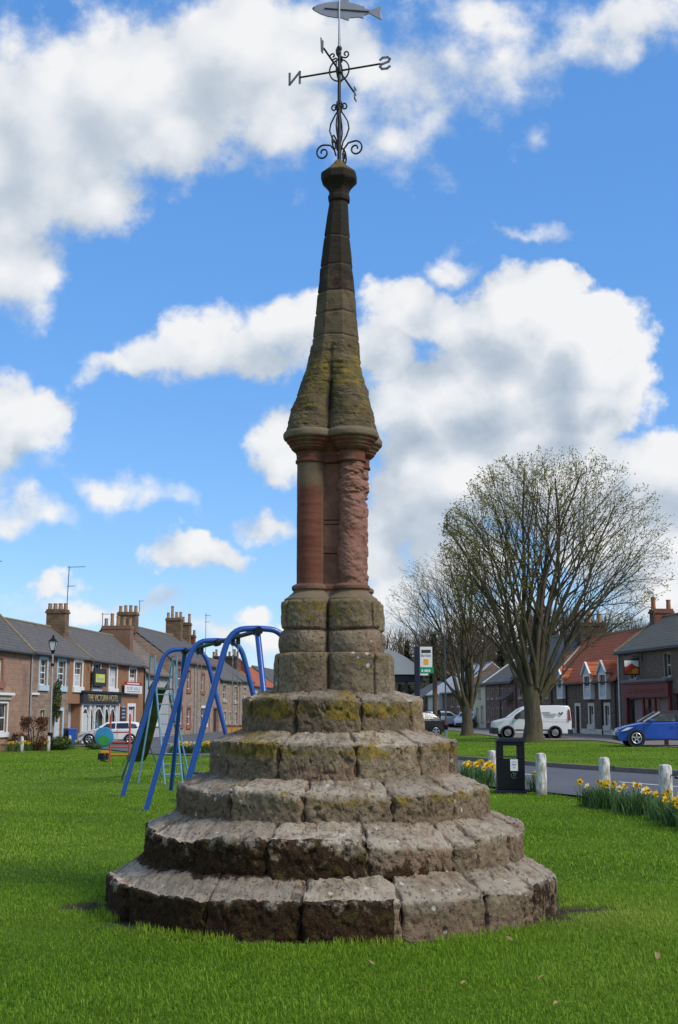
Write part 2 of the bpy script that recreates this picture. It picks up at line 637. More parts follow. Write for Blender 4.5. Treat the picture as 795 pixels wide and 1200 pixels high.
def _spire_stone(k, b):
    P = k.obj()
    lich, dark, tint, mort = k.attr('lich'), k.attr('dark'), k.attr('tint'), k.attr('mort')
    med = k.noise(P, 9, 6, 0.65)
    lay = k.noise(k.mapping(P, (6, 6, 40)), 1.0, 5, 0.65)
    c = k.mix(tint, (0.130, 0.096, 0.050), (0.105, 0.066, 0.040))
    c = k.mix(k.lin(med, 0.3, 0.7, 0, 0.6), c, (0.075, 0.06, 0.042))
    lf = k.sstep(k.math('ADD', k.math('MULTIPLY', lich, 0.48), k.math('MULTIPLY_ADD', k.math('MULTIPLY_ADD', lay, 0.5, k.math('MULTIPLY', k.noise(P, 5, 5, .7), 0.6)), 1.2, -0.9)), 0.0, 0.2)
    c = k.mix(k.math('MULTIPLY', lf, 0.85), c, k.mix(k.sstep(k.noise(P, 12, 4), 0.4, 0.66), (0.092, 0.074, 0.022), (0.195, 0.128, 0.016)))
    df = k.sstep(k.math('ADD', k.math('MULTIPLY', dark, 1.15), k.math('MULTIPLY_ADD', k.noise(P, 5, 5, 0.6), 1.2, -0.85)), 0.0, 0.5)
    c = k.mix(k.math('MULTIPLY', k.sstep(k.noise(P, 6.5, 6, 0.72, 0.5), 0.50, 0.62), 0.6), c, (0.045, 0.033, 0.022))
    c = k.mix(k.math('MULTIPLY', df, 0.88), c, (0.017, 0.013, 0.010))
    c = k.mix(k.math('MULTIPLY', mort, 0.7), c, (0.13, 0.10, 0.06))
    k.put(b.inputs['Base Color'], c)
    b.inputs['Roughness'].default_value = 0.9
    h = k.math('ADD', med, k.math('MULTIPLY', lay, 0.8))
    k.put(b.inputs['Normal'], k.bump(h, 0.7, 0.015))


def _grass_ground(k, b):
    P = k.obj()
    dirt = k.attr('dirt')
    a, f = k.noise(P, 0.35, 5, 0.6), k.noise(P, 9, 6, 0.75)
    c = k.mix(k.sstep(a, 0.35, 0.65), (0.105, 0.175, 0.010), (0.165, 0.245, 0.014))
    c = k.mix(k.lin(f, 0.3, 0.7, 0, 0.75), c, (0.055, 0.105, 0.010))
    c = k.mix(k.math('MULTIPLY', k.sstep(k.noise(P, 1.7, 4), 0.55, 0.75), 0.35), c, (0.11, 0.16, 0.02))
    c = k.mix(dirt, c, k.mix(f, (0.035, 0.026, 0.018), (0.085, 0.065, 0.045)))
    k.put(b.inputs['Base Color'], c)
    b.inputs['Roughness'].default_value = 0.95
    b.inputs['Specular IOR Level'].default_value = 0.1
    k.put(b.inputs['Normal'], k.bump(k.noise(P, 30, 5, 0.8), 0.8, 0.04))


def _blade(k, b):
    t = k.attr('tint')
    P = k.obj()
    c = k.mix(k.sstep(t, 0.0, 0.5), (0.104, 0.212, 0.008), (0.205, 0.365, 0.014))
    c = k.mix(k.sstep(t, 0.5, 1.0), c, (0.36, 0.44, 0.06))
    c = k.mix(k.math('MULTIPLY', k.sstep(k.noise(P, 0.55, 4), 0.45, 0.68), 0.45), c, (0.115, 0.200, 0.010))
    k.put(b.inputs['Base Color'], c)
    b.inputs['Roughness'].default_value = 0.6
    b.inputs['Specular IOR Level'].default_value = 0.2
    tr = k.n('ShaderNodeBsdfTranslucent')
    k.put(tr.inputs['Color'], c)
    mx = k.n('ShaderNodeMixShader')
    mx.inputs[0].default_value = 0.42
    k.t.links.new(b.outputs[0], mx.inputs[1]); k.t.links.new(tr.outputs[0], mx.inputs[2])
    out = [n for n in k.t.nodes if n.type == 'OUTPUT_MATERIAL'][0]
    k.t.links.new(mx.outputs[0], out.inputs[0])


def asphalt(name, c0, c1):
    def f(k, b):
        P = k.obj()
        c = k.mix(k.sstep(k.noise(P, 0.5, 6, 0.65), 0.35, 0.65), c0, c1)
        c = k.mix(k.lin(k.noise(P, 45, 3, 0.8), 0.3, 0.7, 0, 0.4), c, tuple(x * 1.7 for x in c1))
        k.put(b.inputs['Base Color'], c)
        b.inputs['Roughness'].default_value = 0.85
        k.put(b.inputs['Normal'], k.bump(k.noise(P, 60, 3), 0.3, 0.01))
    return mat(name, f)


def wall_vec(k):
    """(along the wall, height) from the house's own axes"""
    s = k.n('ShaderNodeSeparateXYZ')
    k.put(s.inputs[0], k.obj())
    cb = k.n('ShaderNodeCombineXYZ')
    k.put(cb.inputs[0], k.math('ADD', s.outputs[0], s.outputs[1]))
    k.put(cb.inputs[1], s.outputs[2])
    return cb.outputs[0]


def rubble(name, c0, c1, c2, mortar, size=(0.42, 0.22), squash=0.10):
    def f(k, b):
        v = wall_vec(k)
        ds = k.n('ShaderNodeVectorMath', operation='MULTIPLY_ADD')
        nz = k.n('ShaderNodeTexNoise')
        k.put(nz.inputs['Vector'], v); nz.inputs['Scale'].default_value = 2.2; nz.inputs['Detail'].default_value = 3
        k.put(ds.inputs[0], nz.outputs['Color'])
        ds.inputs[1].default_value = (squash * 2.5, squash * 2.0, 0)
        k.put(ds.inputs[2], v)
        br = k.n('ShaderNodeTexBrick')
        k.put(br.inputs['Vector'], ds.outputs[0])
        br.inputs['Color1'].default_value = (0, 0, 0, 1); br.inputs['Color2'].default_value = (1, 1, 1, 1)
        br.inputs['Mortar'].default_value = (0.5, 0.5, 0.5, 1)
        br.inputs['Scale'].default_value = 1.0
        br.inputs['Brick Width'].default_value, br.inputs['Row Height'].default_value = size
        br.inputs['Mortar Size'].default_value = 0.018
        br.inputs['Mortar Smooth'].default_value = 0.3
        br.inputs['Bias'].default_value = 0.0
        P = k.obj()
        c = k.mix(br.outputs['Color'], c0, c1)
        c = k.mix(k.sstep(k.noise(k.mapping(v, (1.4, 2.6, 1)), 1.0, 3, 0.7), 0.42, 0.62), c, c2)
        c = k.mix(k.lin(k.noise(P, 9, 5, 0.7), 0.3, 0.7, 0, 0.5), c, tuple(x * 0.55 for x in c0))
        c = k.mix(br.outputs['Fac'], c, mortar)
        c = k.mix(k.math('MULTIPLY', k.sstep(k.noise(P, 0.6, 5, 0.65), 0.5, 0.72), 0.45), c, tuple(x * 0.5 for x in c0))
        k.put(b.inputs['Base Color'], c)
        b.inputs['Roughness'].default_value = 0.92
        h = k.math('SUBTRACT', k.noise(P, 12, 4), br.outputs['Fac'])
        k.put(b.inputs['Normal'], k.bump(h, 0.6, 0.03))
    return mat(name, f)


def render_wall(name, c0, c1, stain):
    def f(k, b):
        P = k.obj()
        c = k.mix(k.sstep(k.noise(P, 0.8, 5, 0.6), 0.35, 0.65), c0, c1)
        c = k.mix(k.math('MULTIPLY', k.sstep(k.noise(k.mapping(P, (2.2, 2.2, 0.35)), 1.0, 5, 0.6), 0.52, 0.72), 0.5), c, stain)
        c = k.mix(k.lin(k.noise(P, 14, 4, 0.7), 0.3, 0.7, 0, 0.3), c, stain)
        k.put(b.inputs['Base Color'], c)
        b.inputs['Roughness'].default_value = 0.9
        k.put(b.inputs['Normal'], k.bump(k.noise(P, 40, 4), 0.3, 0.01))
    return mat(name, f)


def roof_mat(name, c0, c1, c2, row=0.28, width=0.3, wave=False, moss=None):
    """rows follow the height, so the courses lie along the roof"""
    def f(k, b):
        s = k.n('ShaderNodeSeparateXYZ')
        k.put(s.inputs[0], k.obj())
        cb = k.n('ShaderNodeCombineXYZ')
        k.put(cb.inputs[0], s.outputs[0]); k.put(cb.inputs[1], k.math('MULTIPLY', s.outputs[2], 1.5))
        br = k.n('ShaderNodeTexBrick')
        k.put(br.inputs['Vector'], cb.outputs[0])
        br.inputs['Color1'].default_value = (0, 0, 0, 1); br.inputs['Color2'].default_value = (1, 1, 1, 1)
        br.inputs['Mortar'].default_value = (0.0, 0.0, 0.0, 1)
        br.inputs['Scale'].default_value = 1.0
        br.inputs['Brick Width'].default_value, br.inputs['Row Height'].default_value = width, row
        br.inputs['Mortar Size'].default_value = 0.022
        P = k.obj()
        c = k.mix(k.lin(br.outputs['Color'], 0, 1, 0.1, 0.9), c0, c1)
        c = k.mix(k.sstep(k.noise(P, 1.3, 6, 0.7), 0.42, 0.7), c, c2)
        c = k.mix(k.math('MULTIPLY', br.outputs['Fac'], 0.7), c, tuple(x * 0.3 for x in c0))
        if moss:
            c = k.mix(k.math('MULTIPLY', k.sstep(k.noise(P, 2.3, 6, 0.75), 0.55, 0.7), 0.6), c, moss)
        k.put(b.inputs['Base Color'], c)
        b.inputs['Roughness'].default_value = 0.75
        h = k.math('MULTIPLY', br.outputs['Fac'], -1.0)
        if wave:
            h = k.math('ADD', h, k.math('MULTIPLY', k.math('SINE', k.math('MULTIPLY', s.outputs[0], 2 * math.pi / 0.25)), 0.8))
        k.put(b.inputs['Normal'], k.bump(h, 0.7, 0.04))
    return mat(name, f)


def _bark(k, b):
    P = k.obj()
    st = k.noise(k.mapping(P, (7, 7, 1.6)), 1.0, 6, 0.7)
    c = k.mix(k.sstep(st, 0.3, 0.7), (0.050, 0.040, 0.028), (0.120, 0.098, 0.066))
    c = k.mix(k.math('MULTIPLY', k.sstep(k.noise(P, 0.9, 5, 0.65), 0.42, 0.62), 0.6), c, (0.085, 0.080, 0.030))
    k.put(b.inputs['Base Color'], c)
    b.inputs['Roughness'].default_value = 0.95
    k.put(b.inputs['Normal'], k.bump(st, 0.8, 0.06))


def leafmat(name, c0, c1, trans=0.35, scale=1.5):
    def f(k, b):
        P = k.obj()
        c = k.mix(k.sstep(k.noise(P, scale, 4, 0.7), 0.35, 0.65), c0, c1)
        k.put(b.inputs['Base Color'], c)
        b.inputs['Roughness'].default_value = 0.6
        tr = k.n('ShaderNodeBsdfTranslucent')
        k.put(tr.inputs['Color'], c)
        mx = k.n('ShaderNodeMixShader')
        mx.inputs[0].default_value = trans
        k.t.links.new(b.outputs[0], mx.inputs[1]); k.t.links.new(tr.outputs[0], mx.inputs[2])
        out = [n for n in k.t.nodes if n.type == 'OUTPUT_MATERIAL'][0]
        k.t.links.new(mx.outputs[0], out.inputs[0])
    return mat(name, f)


def _white_post(k, b):
    P = k.obj()
    worn = k.sstep(k.noise(k.mapping(P, (14, 14, 4)), 1.0, 6, 0.75), 0.44, 0.58)
    c = k.mix(worn, (0.66, 0.65, 0.61), (0.30, 0.27, 0.22))
    s = k.n('ShaderNodeSeparateXYZ'); k.put(s.inputs[0], P)
    low = k.sstep(k.math('ADD', s.outputs[2], k.math('MULTIPLY', k.noise(P, 9, 4), 0.25)), 0.28, 0.14)
    c = k.mix(k.math('MULTIPLY', low, 0.75), c, (0.16, 0.12, 0.085))
    k.put(b.inputs['Base Color'], c)
    k.put(b.inputs['Normal'], k.bump(worn, 0.4, 0.01))


def carpaint(name, col, coat=0.6):
    def f(k, b):
        b.inputs['Base Color'].default_value = (*col, 1)
        b.inputs['Roughness'].default_value = 0.35
        b.inputs['Specular IOR Level'].default_value = 0.5
        b.inputs['Coat Weight'].default_value = coat
        b.inputs['Coat Roughness'].default_value = 0.06
    return mat(name, f)


def glassy(name, col=(0.02, 0.024, 0.028), var=0.0):
    def f(k, b):
        c = col
        if var:
            c = k.mix(k.sstep(k.noise(k.obj(), 1.3, 3), 0.45, 0.6), col, tuple(x + var for x in col))
        k.put(b.inputs['Base Color'], c)
        b.inputs['Roughness'].default_value = 0.06
        b.inputs['Specular IOR Level'].default_value = 0.6
    return mat(name, f)


M = dict(
    step=mat('weathered_step_stone', _step_stone), red=mat('red_sandstone', _red_stone), spire=mat('spire_stone', _spire_stone),
    ground=mat('grass_turf', _grass_ground), blade=mat('grass_blade', _blade), bark=mat('bark', _bark),
    iron=plain('wrought_iron', (0.022, 0.020, 0.022), 0.55, 0.3, 0.4), vane=plain('vane_metal', (0.30, 0.30, 0.31), 0.45, 0.7, 0.5, 0.08),
    road=asphalt('asphalt', (0.075, 0.075, 0.080), (0.105, 0.104, 0.108)), street=asphalt('street_tarmac', (0.13, 0.11, 0.10), (0.20, 0.165, 0.145)),
    kerb=plain('kerb_stone', (0.17, 0.145, 0.125), 0.9), line=plain('road_paint', (0.62, 0.62, 0.60), 0.8),
    blue=carpaint('blue_tube_paint', (0.010, 0.066, 0.30), 0.15), pale_blue=plain('pale_blue_paint', (0.10, 0.235, 0.33), 0.5, 0, 0.4, 0.2),
    teal=plain('dark_teal_paint', (0.03, 0.085, 0.10), 0.5), chute=plain('chute_underside', (0.075, 0.092, 0.035), 0.7, 0, .3, 0.5, 3),
    redp=plain('red_paint', (0.40, 0.065, 0.04), 0.5), orange=plain('orange_paint', (0.62, 0.26, 0.03), 0.6), black=plain('black_plastic', (0.006, 0.006, 0.011), 0.5, 0, 0.25),
    diskblue=plain('light_blue_panel', (0.04, 0.26, 0.45), 0.5), diskgreen=plain('green_panel', (0.05, 0.30, 0.05), 0.5),
    chain=plain('chain_steel', (0.22, 0.22, 0.22), 0.5, 0.6), rubber=plain('rubber', (0.015, 0.015, 0.016), 0.8),
    navy=plain('dark_navy_paint', (0.010, 0.010, 0.030), 0.4), sign_white=plain('sign_white', (0.72, 0.72, 0.70), 0.5, var=0.04), sign_green=plain('sign_green', (0.0, 0.26, 0.13), 0.5),
    sign_orange=plain('sign_orange', (0.80, 0.36, 0.03), 0.5), sign_red=plain('sign_red', (0.36, 0.02, 0.035), 0.5), lime=plain('lime_panel', (0.52, 0.56, 0.10), 0.6, var=0.2, scale=2),
    gold=plain('gold_lettering', (0.42, 0.33, 0.14), 0.5), ink=plain('dark_ink', (0.03, 0.03, 0.035), 0.6), ltext=plain('blue_grey_ink', (0.28, 0.30, 0.42), 0.6),
    white=plain('white_paint', (0.72, 0.72, 0.69), 0.55, var=0.06), bluegrey=plain('blue_grey_paint', (0.44, 0.55, 0.62), 0.6, var=0.06),
    stonetrim=plain('pale_dressed_stone', (0.38, 0.33, 0.26), 0.85, var=0.2), redtrim=plain('red_dressed_stone', (0.27, 0.11, 0.075), 0.85, var=0.2),
    pane=glassy('window_glass', (0.018, 0.022, 0.028), 0.06), curtain=plain('net_curtain', (0.50, 0.51, 0.52), 0.5, 0, 0.6, 0.3, 2),
    dark=plain('dark_opening', (0.012, 0.012, 0.016), 0.8), darkdoor=plain('dark_door', (0.045, 0.022, 0.018), 0.6), paledoor=plain('pale_door', (0.55, 0.56, 0.55), 0.6),
    gutter=plain('black_gutter', (0.02, 0.02, 0.022), 0.5), pipe_grey=plain('grey_pipe', (0.30, 0.31, 0.33), 0.6), maroon=plain('maroon_paint', (0.155, 0.018, 0.024), 0.5),
    pot=plain('clay_pot', (0.30, 0.19, 0.11), 0.85, var=0.35), potred=plain('red_clay_pot', (0.33, 0.12, 0.055), 0.85, var=0.3), aerial=plain('aerial_metal', (0.10, 0.10, 0.11), 0.5, 0.5),
    binblue=plain('wheelie_bin_blue', (0.02, 0.10, 0.42), 0.5), hedge=leafmat('copper_hedge_leaf', (0.085, 0.035, 0.02), (0.16, 0.065, 0.035), 0.2),
    leafbud=leafmat('spring_leaf', (0.20, 0.19, 0.03), (0.30, 0.28, 0.055), 0.4), daffleaf=leafmat('daffodil_leaf', (0.055, 0.120, 0.032), (0.120, 0.205, 0.062), 0.3),
    petal=leafmat('yellow_petal', (0.80, 0.52, 0.01), (0.85, 0.62, 0.05), 0.3), petalw=leafmat('cream_petal', (0.75, 0.72, 0.48), (0.80, 0.78, 0.62), 0.3), trumpet=leafmat('orange_trumpet', (0.80, 0.33, 0.005), (0.82, 0.42, 0.01), 0.25),
    shrub=leafmat('shrub_leaf', (0.045, 0.085, 0.02), (0.09, 0.13, 0.03), 0.25), shruborange=leafmat('orange_shrub_leaf', (0.28, 0.16, 0.03), (0.36, 0.24, 0.04), 0.25),
    conifer=leafmat('conifer_needle', (0.016, 0.024, 0.014), (0.035, 0.042, 0.024), 0.1), wood=plain('weathered_wood', (0.13, 0.085, 0.055), 0.9, var=0.3),
    whitepost=mat('peeling_white_post', _white_post), steel=plain('lamp_column_grey', (0.13, 0.155, 0.175), 0.5, 0.2), pale_steel=plain('pale_steel', (0.36, 0.38, 0.39), 0.5, 0.2),
    shelterroof=plain('shelter_roof_sheet', (0.32, 0.33, 0.35), 0.45, 0, 0.5, 0.12, 2), vanwhite=carpaint('white_van_paint', (0.72, 0.73, 0.74), 0.4), carblue=carpaint('blue_car_paint', (0.006, 0.068, 0.40), 0.9),
    carsilver=carpaint('silver_car_paint', (0.42, 0.46, 0.50), 0.6), cardark=carpaint('black_car_paint', (0.012, 0.012, 0.016), 0.6), tyre=plain('tyre', (0.016, 0.016, 0.017), 0.8),
    rimsteel=plain('steel_wheel', (0.20, 0.20, 0.21), 0.5, 0.4, 0.4, 0.1), rim=plain('alloy', (0.52, 0.53, 0.55), 0.35, 0.7, 0.5, 0.05), bumper=plain('dark_bumper', (0.020, 0.021, 0.024), 0.6), lampglass=plain('lamp_glass', (0.62, 0.64, 0.66), 0.12, 0, 0.6, 0.05), redlens=plain('red_lens', (0.30, 0.01, 0.01), 0.2),
    litterleaf=plain('dead_leaf', (0.30, 0.19, 0.10), 0.8, var=0.3),
    signred=plain('painted_scene_red', (0.55, 0.06, 0.02), 0.5, 0, .3, 0.5, 4), signyel=plain('painted_scene_yellow', (0.55, 0.30, 0.03), 0.5), 
    w_ashlar=rubble('pinkish_ashlar', (0.36, 0.22, 0.155), (0.42, 0.265, 0.195), (0.32, 0.19, 0.13), (0.30, 0.20, 0.15), (0.6, 0.3), 0.01),
    w_rubble=rubble('brown_rubble', (0.29, 0.20, 0.14), (0.40, 0.28, 0.20), (0.22, 0.145, 0.11), (0.30, 0.22, 0.165)),
    w_render=render_wall('ochre_brown_render', (0.265, 0.140, 0.070), (0.31, 0.170, 0.090), (0.19, 0.10, 0.055)),
    w_grey=render_wall('pale_grey_render', (0.36, 0.36, 0.37), (0.42, 0.42, 0.42), (0.27, 0.27, 0.27)),
    w_tall=rubble('pale_brown_squared_stone', (0.35, 0.25, 0.185), (0.43, 0.32, 0.24), (0.29, 0.195, 0.145), (0.34, 0.26, 0.2), (0.5, 0.26), 0.03),
    w_dark=rubble('dark_whin_rubble', (0.125, 0.095, 0.075), (0.215, 0.165, 0.13), (0.16, 0.10, 0.075), (0.20, 0.16, 0.125), (0.36, 0.2)),
    w_pub=rubble('grey_brown_squared_stone', (0.17, 0.135, 0.11), (0.245, 0.195, 0.16), (0.20, 0.14, 0.11), (0.20, 0.165, 0.14), (0.4, 0.24), 0.04),
    w_purple=rubble('purple_brown_stone', (0.20, 0.125, 0.10), (0.28, 0.18, 0.145), (0.15, 0.095, 0.08), (0.22, 0.16, 0.13), (0.5, 0.28), 0.04),
    w_cream=render_wall('cream_render', (0.62, 0.58, 0.40), (0.66, 0.62, 0.45), (0.50, 0.47, 0.33)),
    w_white=render_wall('white_render', (0.62, 0.62, 0.60), (0.68, 0.68, 0.66), (0.5, 0.5, 0.48)),
    w_stack=rubble('chimney_stone', (0.17, 0.105, 0.06), (0.26, 0.165, 0.095), (0.12, 0.075, 0.05), (0.2, 0.14, 0.09), (0.4, 0.22)),
    w_stackbrown=render_wall('chimney_render', (0.20, 0.115, 0.075), (0.24, 0.14, 0.095), (0.13, 0.075, 0.05)),
    w_brick=rubble('red_brick', (0.22, 0.065, 0.035), (0.29, 0.09, 0.05), (0.16, 0.05, 0.03), (0.2, 0.12, 0.09), (0.24, 0.085), 0.0),
    w_darkstack=rubble('dark_chimney_stone', (0.06, 0.042, 0.032), (0.10, 0.07, 0.055), (0.05, 0.035, 0.028), (0.09, 0.07, 0.055)),
    r_slate=roof_mat('grey_slate', (0.090, 0.084, 0.080), (0.145, 0.137, 0.130), (0.120, 0.105, 0.090), moss=(0.12, 0.10, 0.06)),
    r_slate2=roof_mat('brown_grey_slate', (0.11, 0.098, 0.092), (0.165, 0.15, 0.138), (0.13, 0.11, 0.09), moss=(0.14, 0.11, 0.06)),
    r_band=roof_mat('weathered_pantile', (0.19, 0.150, 0.115), (0.25, 0.20, 0.155), (0.15, 0.115, 0.085), row=0.42, wave=True),
    r_red=roof_mat('orange_pantile', (0.42, 0.105, 0.040), (0.52, 0.150, 0.060), (0.36, 0.085, 0.035), row=0.36, width=0.25, wave=True),
    r_pub=roof_mat('olive_grey_slate', (0.125, 0.118, 0.095), (0.165, 0.155, 0.125), (0.14, 0.12, 0.085), moss=(0.15, 0.13, 0.065)),
    r_pale=plain('pale_roof_sheen', (0.50, 0.48, 0.47), 0.7), coping=plain('coping_stone', (0.24, 0.19, 0.11), 0.9, var=0.3), whiteverge=plain('white_verge', (0.66, 0.62, 0.52), 0.7),  # r_pale paints the light reflecting off the roof as a pale base colour
)
# ------------------------------------------------------------------ the market cross
CX, CY = -0.055, 11.35


def zc(py, y=CY):
    return at(397.5, py, y).z


def rad(pxw, z):
    """radius of a round thing at the cross whose outline is pxw pixels wide"""
    d = CY * CP + (z - EYE) * SP
    t = pxw / 2 / F
    return d * t / math.sqrt(1 + t * t)


cross = thing('market_cross', 'tall weathered stone cross on five round mossy steps with a fish weathervane on its spire', 'monument', (CX, CY, 0))
CO = (CX, CY, 0)


def theta_grid(n_front, n_back):
    """angles, dense on the side that faces the road in front (-y)"""
    a = np.linspace(math.radians(165), math.radians(375), n_front, endpoint=False)
    b = np.linspace(math.radians(15), math.radians(165), n_back, endpoint=False)
    return np.concatenate([a, b + 2 * math.pi])


def joint_angles(xs, x_c, half, n_back, seed):
    rr = random.Random(seed)
    out = []
    for x in xs:
        s = max(-0.995, min(0.995, (x - x_c) / half))
        out.append(math.radians(270) + math.asin(s))
    lo, hi = min(out), max(out)
    step = (lo + 2 * math.pi - hi) / (n_back + 1)
    out += [hi + step * (i + 1) + rr.uniform(-0.05, 0.05) for i in range(n_back)]
    return np.array(sorted(a % (2 * math.pi) for a in out))


STEP = [  # width px, riser base z, lip z, tread inner z, joints px, rounding
    (526, -0.06, 0.290, 0.435, (166, 258, 360, 461, 552, 612, 640), 0.070),
    (444, 0.400, 0.665, 0.790, (189, 243, 323, 427, 518, 546, 587), 0.060),
    (366, 0.745, 1.020, 1.108, (223, 282, 360, 455, 522, 567), 0.055),
    (290, 1.070, 1.385, 1.470, (274, 332, 416, 489, 527), 0.045),
    (214, 1.435, 1.745, 1.800, (297, 350, 422, 481), 0.040),
]
R_STEP = [rad(w, max(0, (zb + zl) / 2)) for w, zb, zl, _, _, _ in STEP] + [0.52]


def build_step(i):
    w, zb, zl, zt, joints, rnd = STEP[i]
    R, Rin = R_STEP[i], R_STEP[i + 1]
    th = theta_grid(1150 if i < 2 else 950, 120)
    n_r, n_a, n_t = 22, 9, 20
    # profile parameter: riser 0..1, corner 1..2, tread 2..3
    s = np.concatenate([np.linspace(0, 1, n_r, endpoint=False), 1 + np.linspace(0, 1, n_a, endpoint=False), 2 + np.linspace(0, 1, n_t)])
    T, S = np.meshgrid(th, s, indexing='ij')
    ja = joint_angles(joints, 390, w / 2, 9, i)
    tw = T % (2 * math.pi)
    idx = np.searchsorted(ja, tw) % len(ja)                     # which stone
    rr = np.random.default_rng(40 + i)
    n = len(ja)
    d_r, d_z, rn = rr.uniform(-0.022, 0.018, n), rr.uniform(-0.028, 0.020, n), rr.uniform(0.40, 0.85, n) * rnd
    tint_s = rr.uniform(0, 1, n)
    lean = rr.uniform(-0.02, 0.03, n)
    zl_, rnd_ = zl + d_z[idx] * (1.0 if i < 3 else 0.5), rn[idx]
    # worn hollows along the lips
    arc = np.stack([np.cos(T) * R, np.sin(T) * R, np.zeros_like(T)], -1).reshape(-1, 3)
    wear = fbm(arc, 1.7, 4, 0.55, 60 + i).reshape(T.shape)
    zl_ = zl_ + wear * (0.050 if i < 3 else 0.022)
    chip = fbm(arc, 6.5, 3, 0.6, 90 + i).reshape(T.shape)
    rnd_ = rnd_ * np.clip(1 + 0.7 * wear + 1.1 * np.maximum(chip, 0), 0.4, 2.2)
    r0 = R + d_r[idx] + wear * 0.012
    ps = np.clip(S, 0, 1)
    a = np.clip(S - 1, 0, 1) * math.pi / 2
    tt = np.clip(S - 2, 0, 1)
    h = (zl_ - rnd_) - zb
    r = r0 - lean[idx] * ps * 0.6 - rnd_ * (1 - np.cos(a)) - (r0 - rnd_ - (Rin - 0.06)) * tt
    zsm = zl + d_z[idx] * (1.0 if i < 3 else 0.5) + 0.4 * wear * (0.05 if i < 3 else 0.022)
    zlt = zsm + (zl_ - zsm) * np.exp(-tt / 0.08)
    rm = R - rnd * 0.9
    t2 = np.clip((rm - r) / (rm - (Rin - 0.06)), 0, 1) * (tt > 0)
    z = np.where(tt > 0, zlt + (zt + 0.02 - zlt) * t2 ** 0.9, zb + h * ps + rnd_ * np.sin(a))
    # joints
    dist = np.full(T.shape, 9.0)
    for k in range(n):
        wob = 0.012 * np.sin(9 * S + 3 * k)
        dd = np.abs((tw - ja[k] + math.pi) % (2 * math.pi) - math.pi) * r + wob
        dist = np.minimum(dist, np.abs(dd))
    gl = np.exp(-(dist / (0.0105 + 0.006 * np.clip(wear, -.5, 1))) ** 2)
    soft = np.exp(-(dist / 0.030) ** 2)
    P = np.stack([np.cos(T) * r, np.sin(T) * r, z], -1).reshape(-1, 3)
    n1 = fbm(P, 5.0, 5, 0.55, 5 + i).reshape(T.shape)
    n2 = fbm(P, 24.0, 3, 0.6, 25 + i).reshape(T.shape)
    pits = np.clip(-fbm(P, 17.0, 3, 0.6, 45 + i).reshape(T.shape) - 0.14, 0, 1)
    disp = n1 * 0.028 + n2 * 0.011 - pits * 0.055 - gl * 0.036 - soft * 0.009
    nr = np.cos(a) * (1 - tt) + 0.15 * tt
    nz = np.sin(a)
    r = r + disp * nr
    z = z + disp * nz * np.where(tt > 0.9, 0.4, 1)
    X, Y = CX + np.cos(T) * r, CY + np.sin(T) * r
    V = np.stack([X, Y, z], -1).reshape(-1, 3)
    NTH, NS = T.shape
    gi = np.arange(NTH * NS).reshape(NTH, NS)
    nx = np.roll(gi, -1, axis=0)
    Q = np.stack([gi[:, :-1], nx[:, :-1], nx[:, 1:], gi[:, 1:]], -1).reshape(-1, 4)
    # growths: how much moss, lichen, bare crust each place carries
    px = 397.5 + (X - 0) / (Y * CP) * F + 7 * n1                          # roughly where along the front
    low = 1 - ps
    on_riser = (S < 1.7)
    m = np.zeros(T.shape)
    q = fbm(arc, 0.9, 3, 0.5, 80 + i).reshape(T.shape)
    if i == 0:
        m = np.where(on_riser, 0.95 - 0.30 * np.clip((ps - 0.70) / 0.3, 0, 1), 0.18 + 0.95 * np.clip((tt - 0.45) / 0.5, 0, 1))
        m = np.where(px > 461, np.where(on_riser, 0.12 + 0.5 * gl, 0.05 + 0.72 * np.clip((tt - 0.62) / 0.38, 0, 1)), m)
        m = np.where((px > 600) & on_riser, 0.55 * (np.abs((px - 628) / 20) < 1), m)
        m = np.where((px > 358) & (px < 461) & ~on_riser, m - 0.25 + 0.5 * np.clip((tt - 0.7) / 0.3, 0, 1), m)
    elif i == 1:
        m = np.where(on_riser, 0.62 + 0.30 * low, 0.02 + 0.55 * np.clip((tt - 0.75) / 0.25, 0, 1))
        m = np.where((px > 430) & on_riser, 0.30 + 0.50 * low - 0.25 * ps, m)
        m = np.where((px > 520) & on_riser, 0.08 + 0.35 * gl, m)
    elif i == 2:
        m = np.where(on_riser, 0.12 * low, 0.12 + 0.2 * tt) + 0.25 * np.exp(-((px - 286) / 14) ** 2) * on_riser
    else:
        m = 0.06 + 0.05 * q
    li = np.zeros(T.shape)
    if i == 3:
        li = np.where(on_riser, np.exp(-((ps - 0.85) / 0.22) ** 2), 0.5)
        li = li * (0.50 + 0.75 * np.exp(-((px - 300) / 30) ** 2) + 0.55 * np.exp(-((px - 432) / 18) ** 2) + 0.3 * np.exp(-((px - 525) / 18) ** 2))
    elif i == 4:
        li = np.where(on_riser, np.exp(-((ps - 0.75) / 0.30) ** 2), 0.5)
        li = li * (0.52 + 0.75 * np.exp(-((px - 318) / 22) ** 2) + 0.75 * np.exp(-((px - 405) / 16) ** 2) + 0.3 * np.exp(-((px - 450) / 30) ** 2))
    elif i == 2:
        li = np.where(on_riser, 0.55 * np.exp(-((ps - 0.9) / 0.25) ** 2), 0.25) * (0.5 + (px > 330) * 0.5)
    else:
        li = 0.12 + 0.2 * (tt > 0.4)
    pale = np.where(on_riser, np.clip((S - 0.80) / 0.6, 0, 1) * (0.95 if i < 3 else 0.4), np.where(tt < 0.75, 0.95 - 0.5 * tt, 0.3))
    pinkish = tint_s[idx] * 0.55 + np.where(px > 440, 0.40, 0.0) * (1 if i < 3 else 0.25)
    if i == 3:
        pinkish = np.where((px > 332) & (px < 416) & (ps < 0.45), 1.0, pinkish)
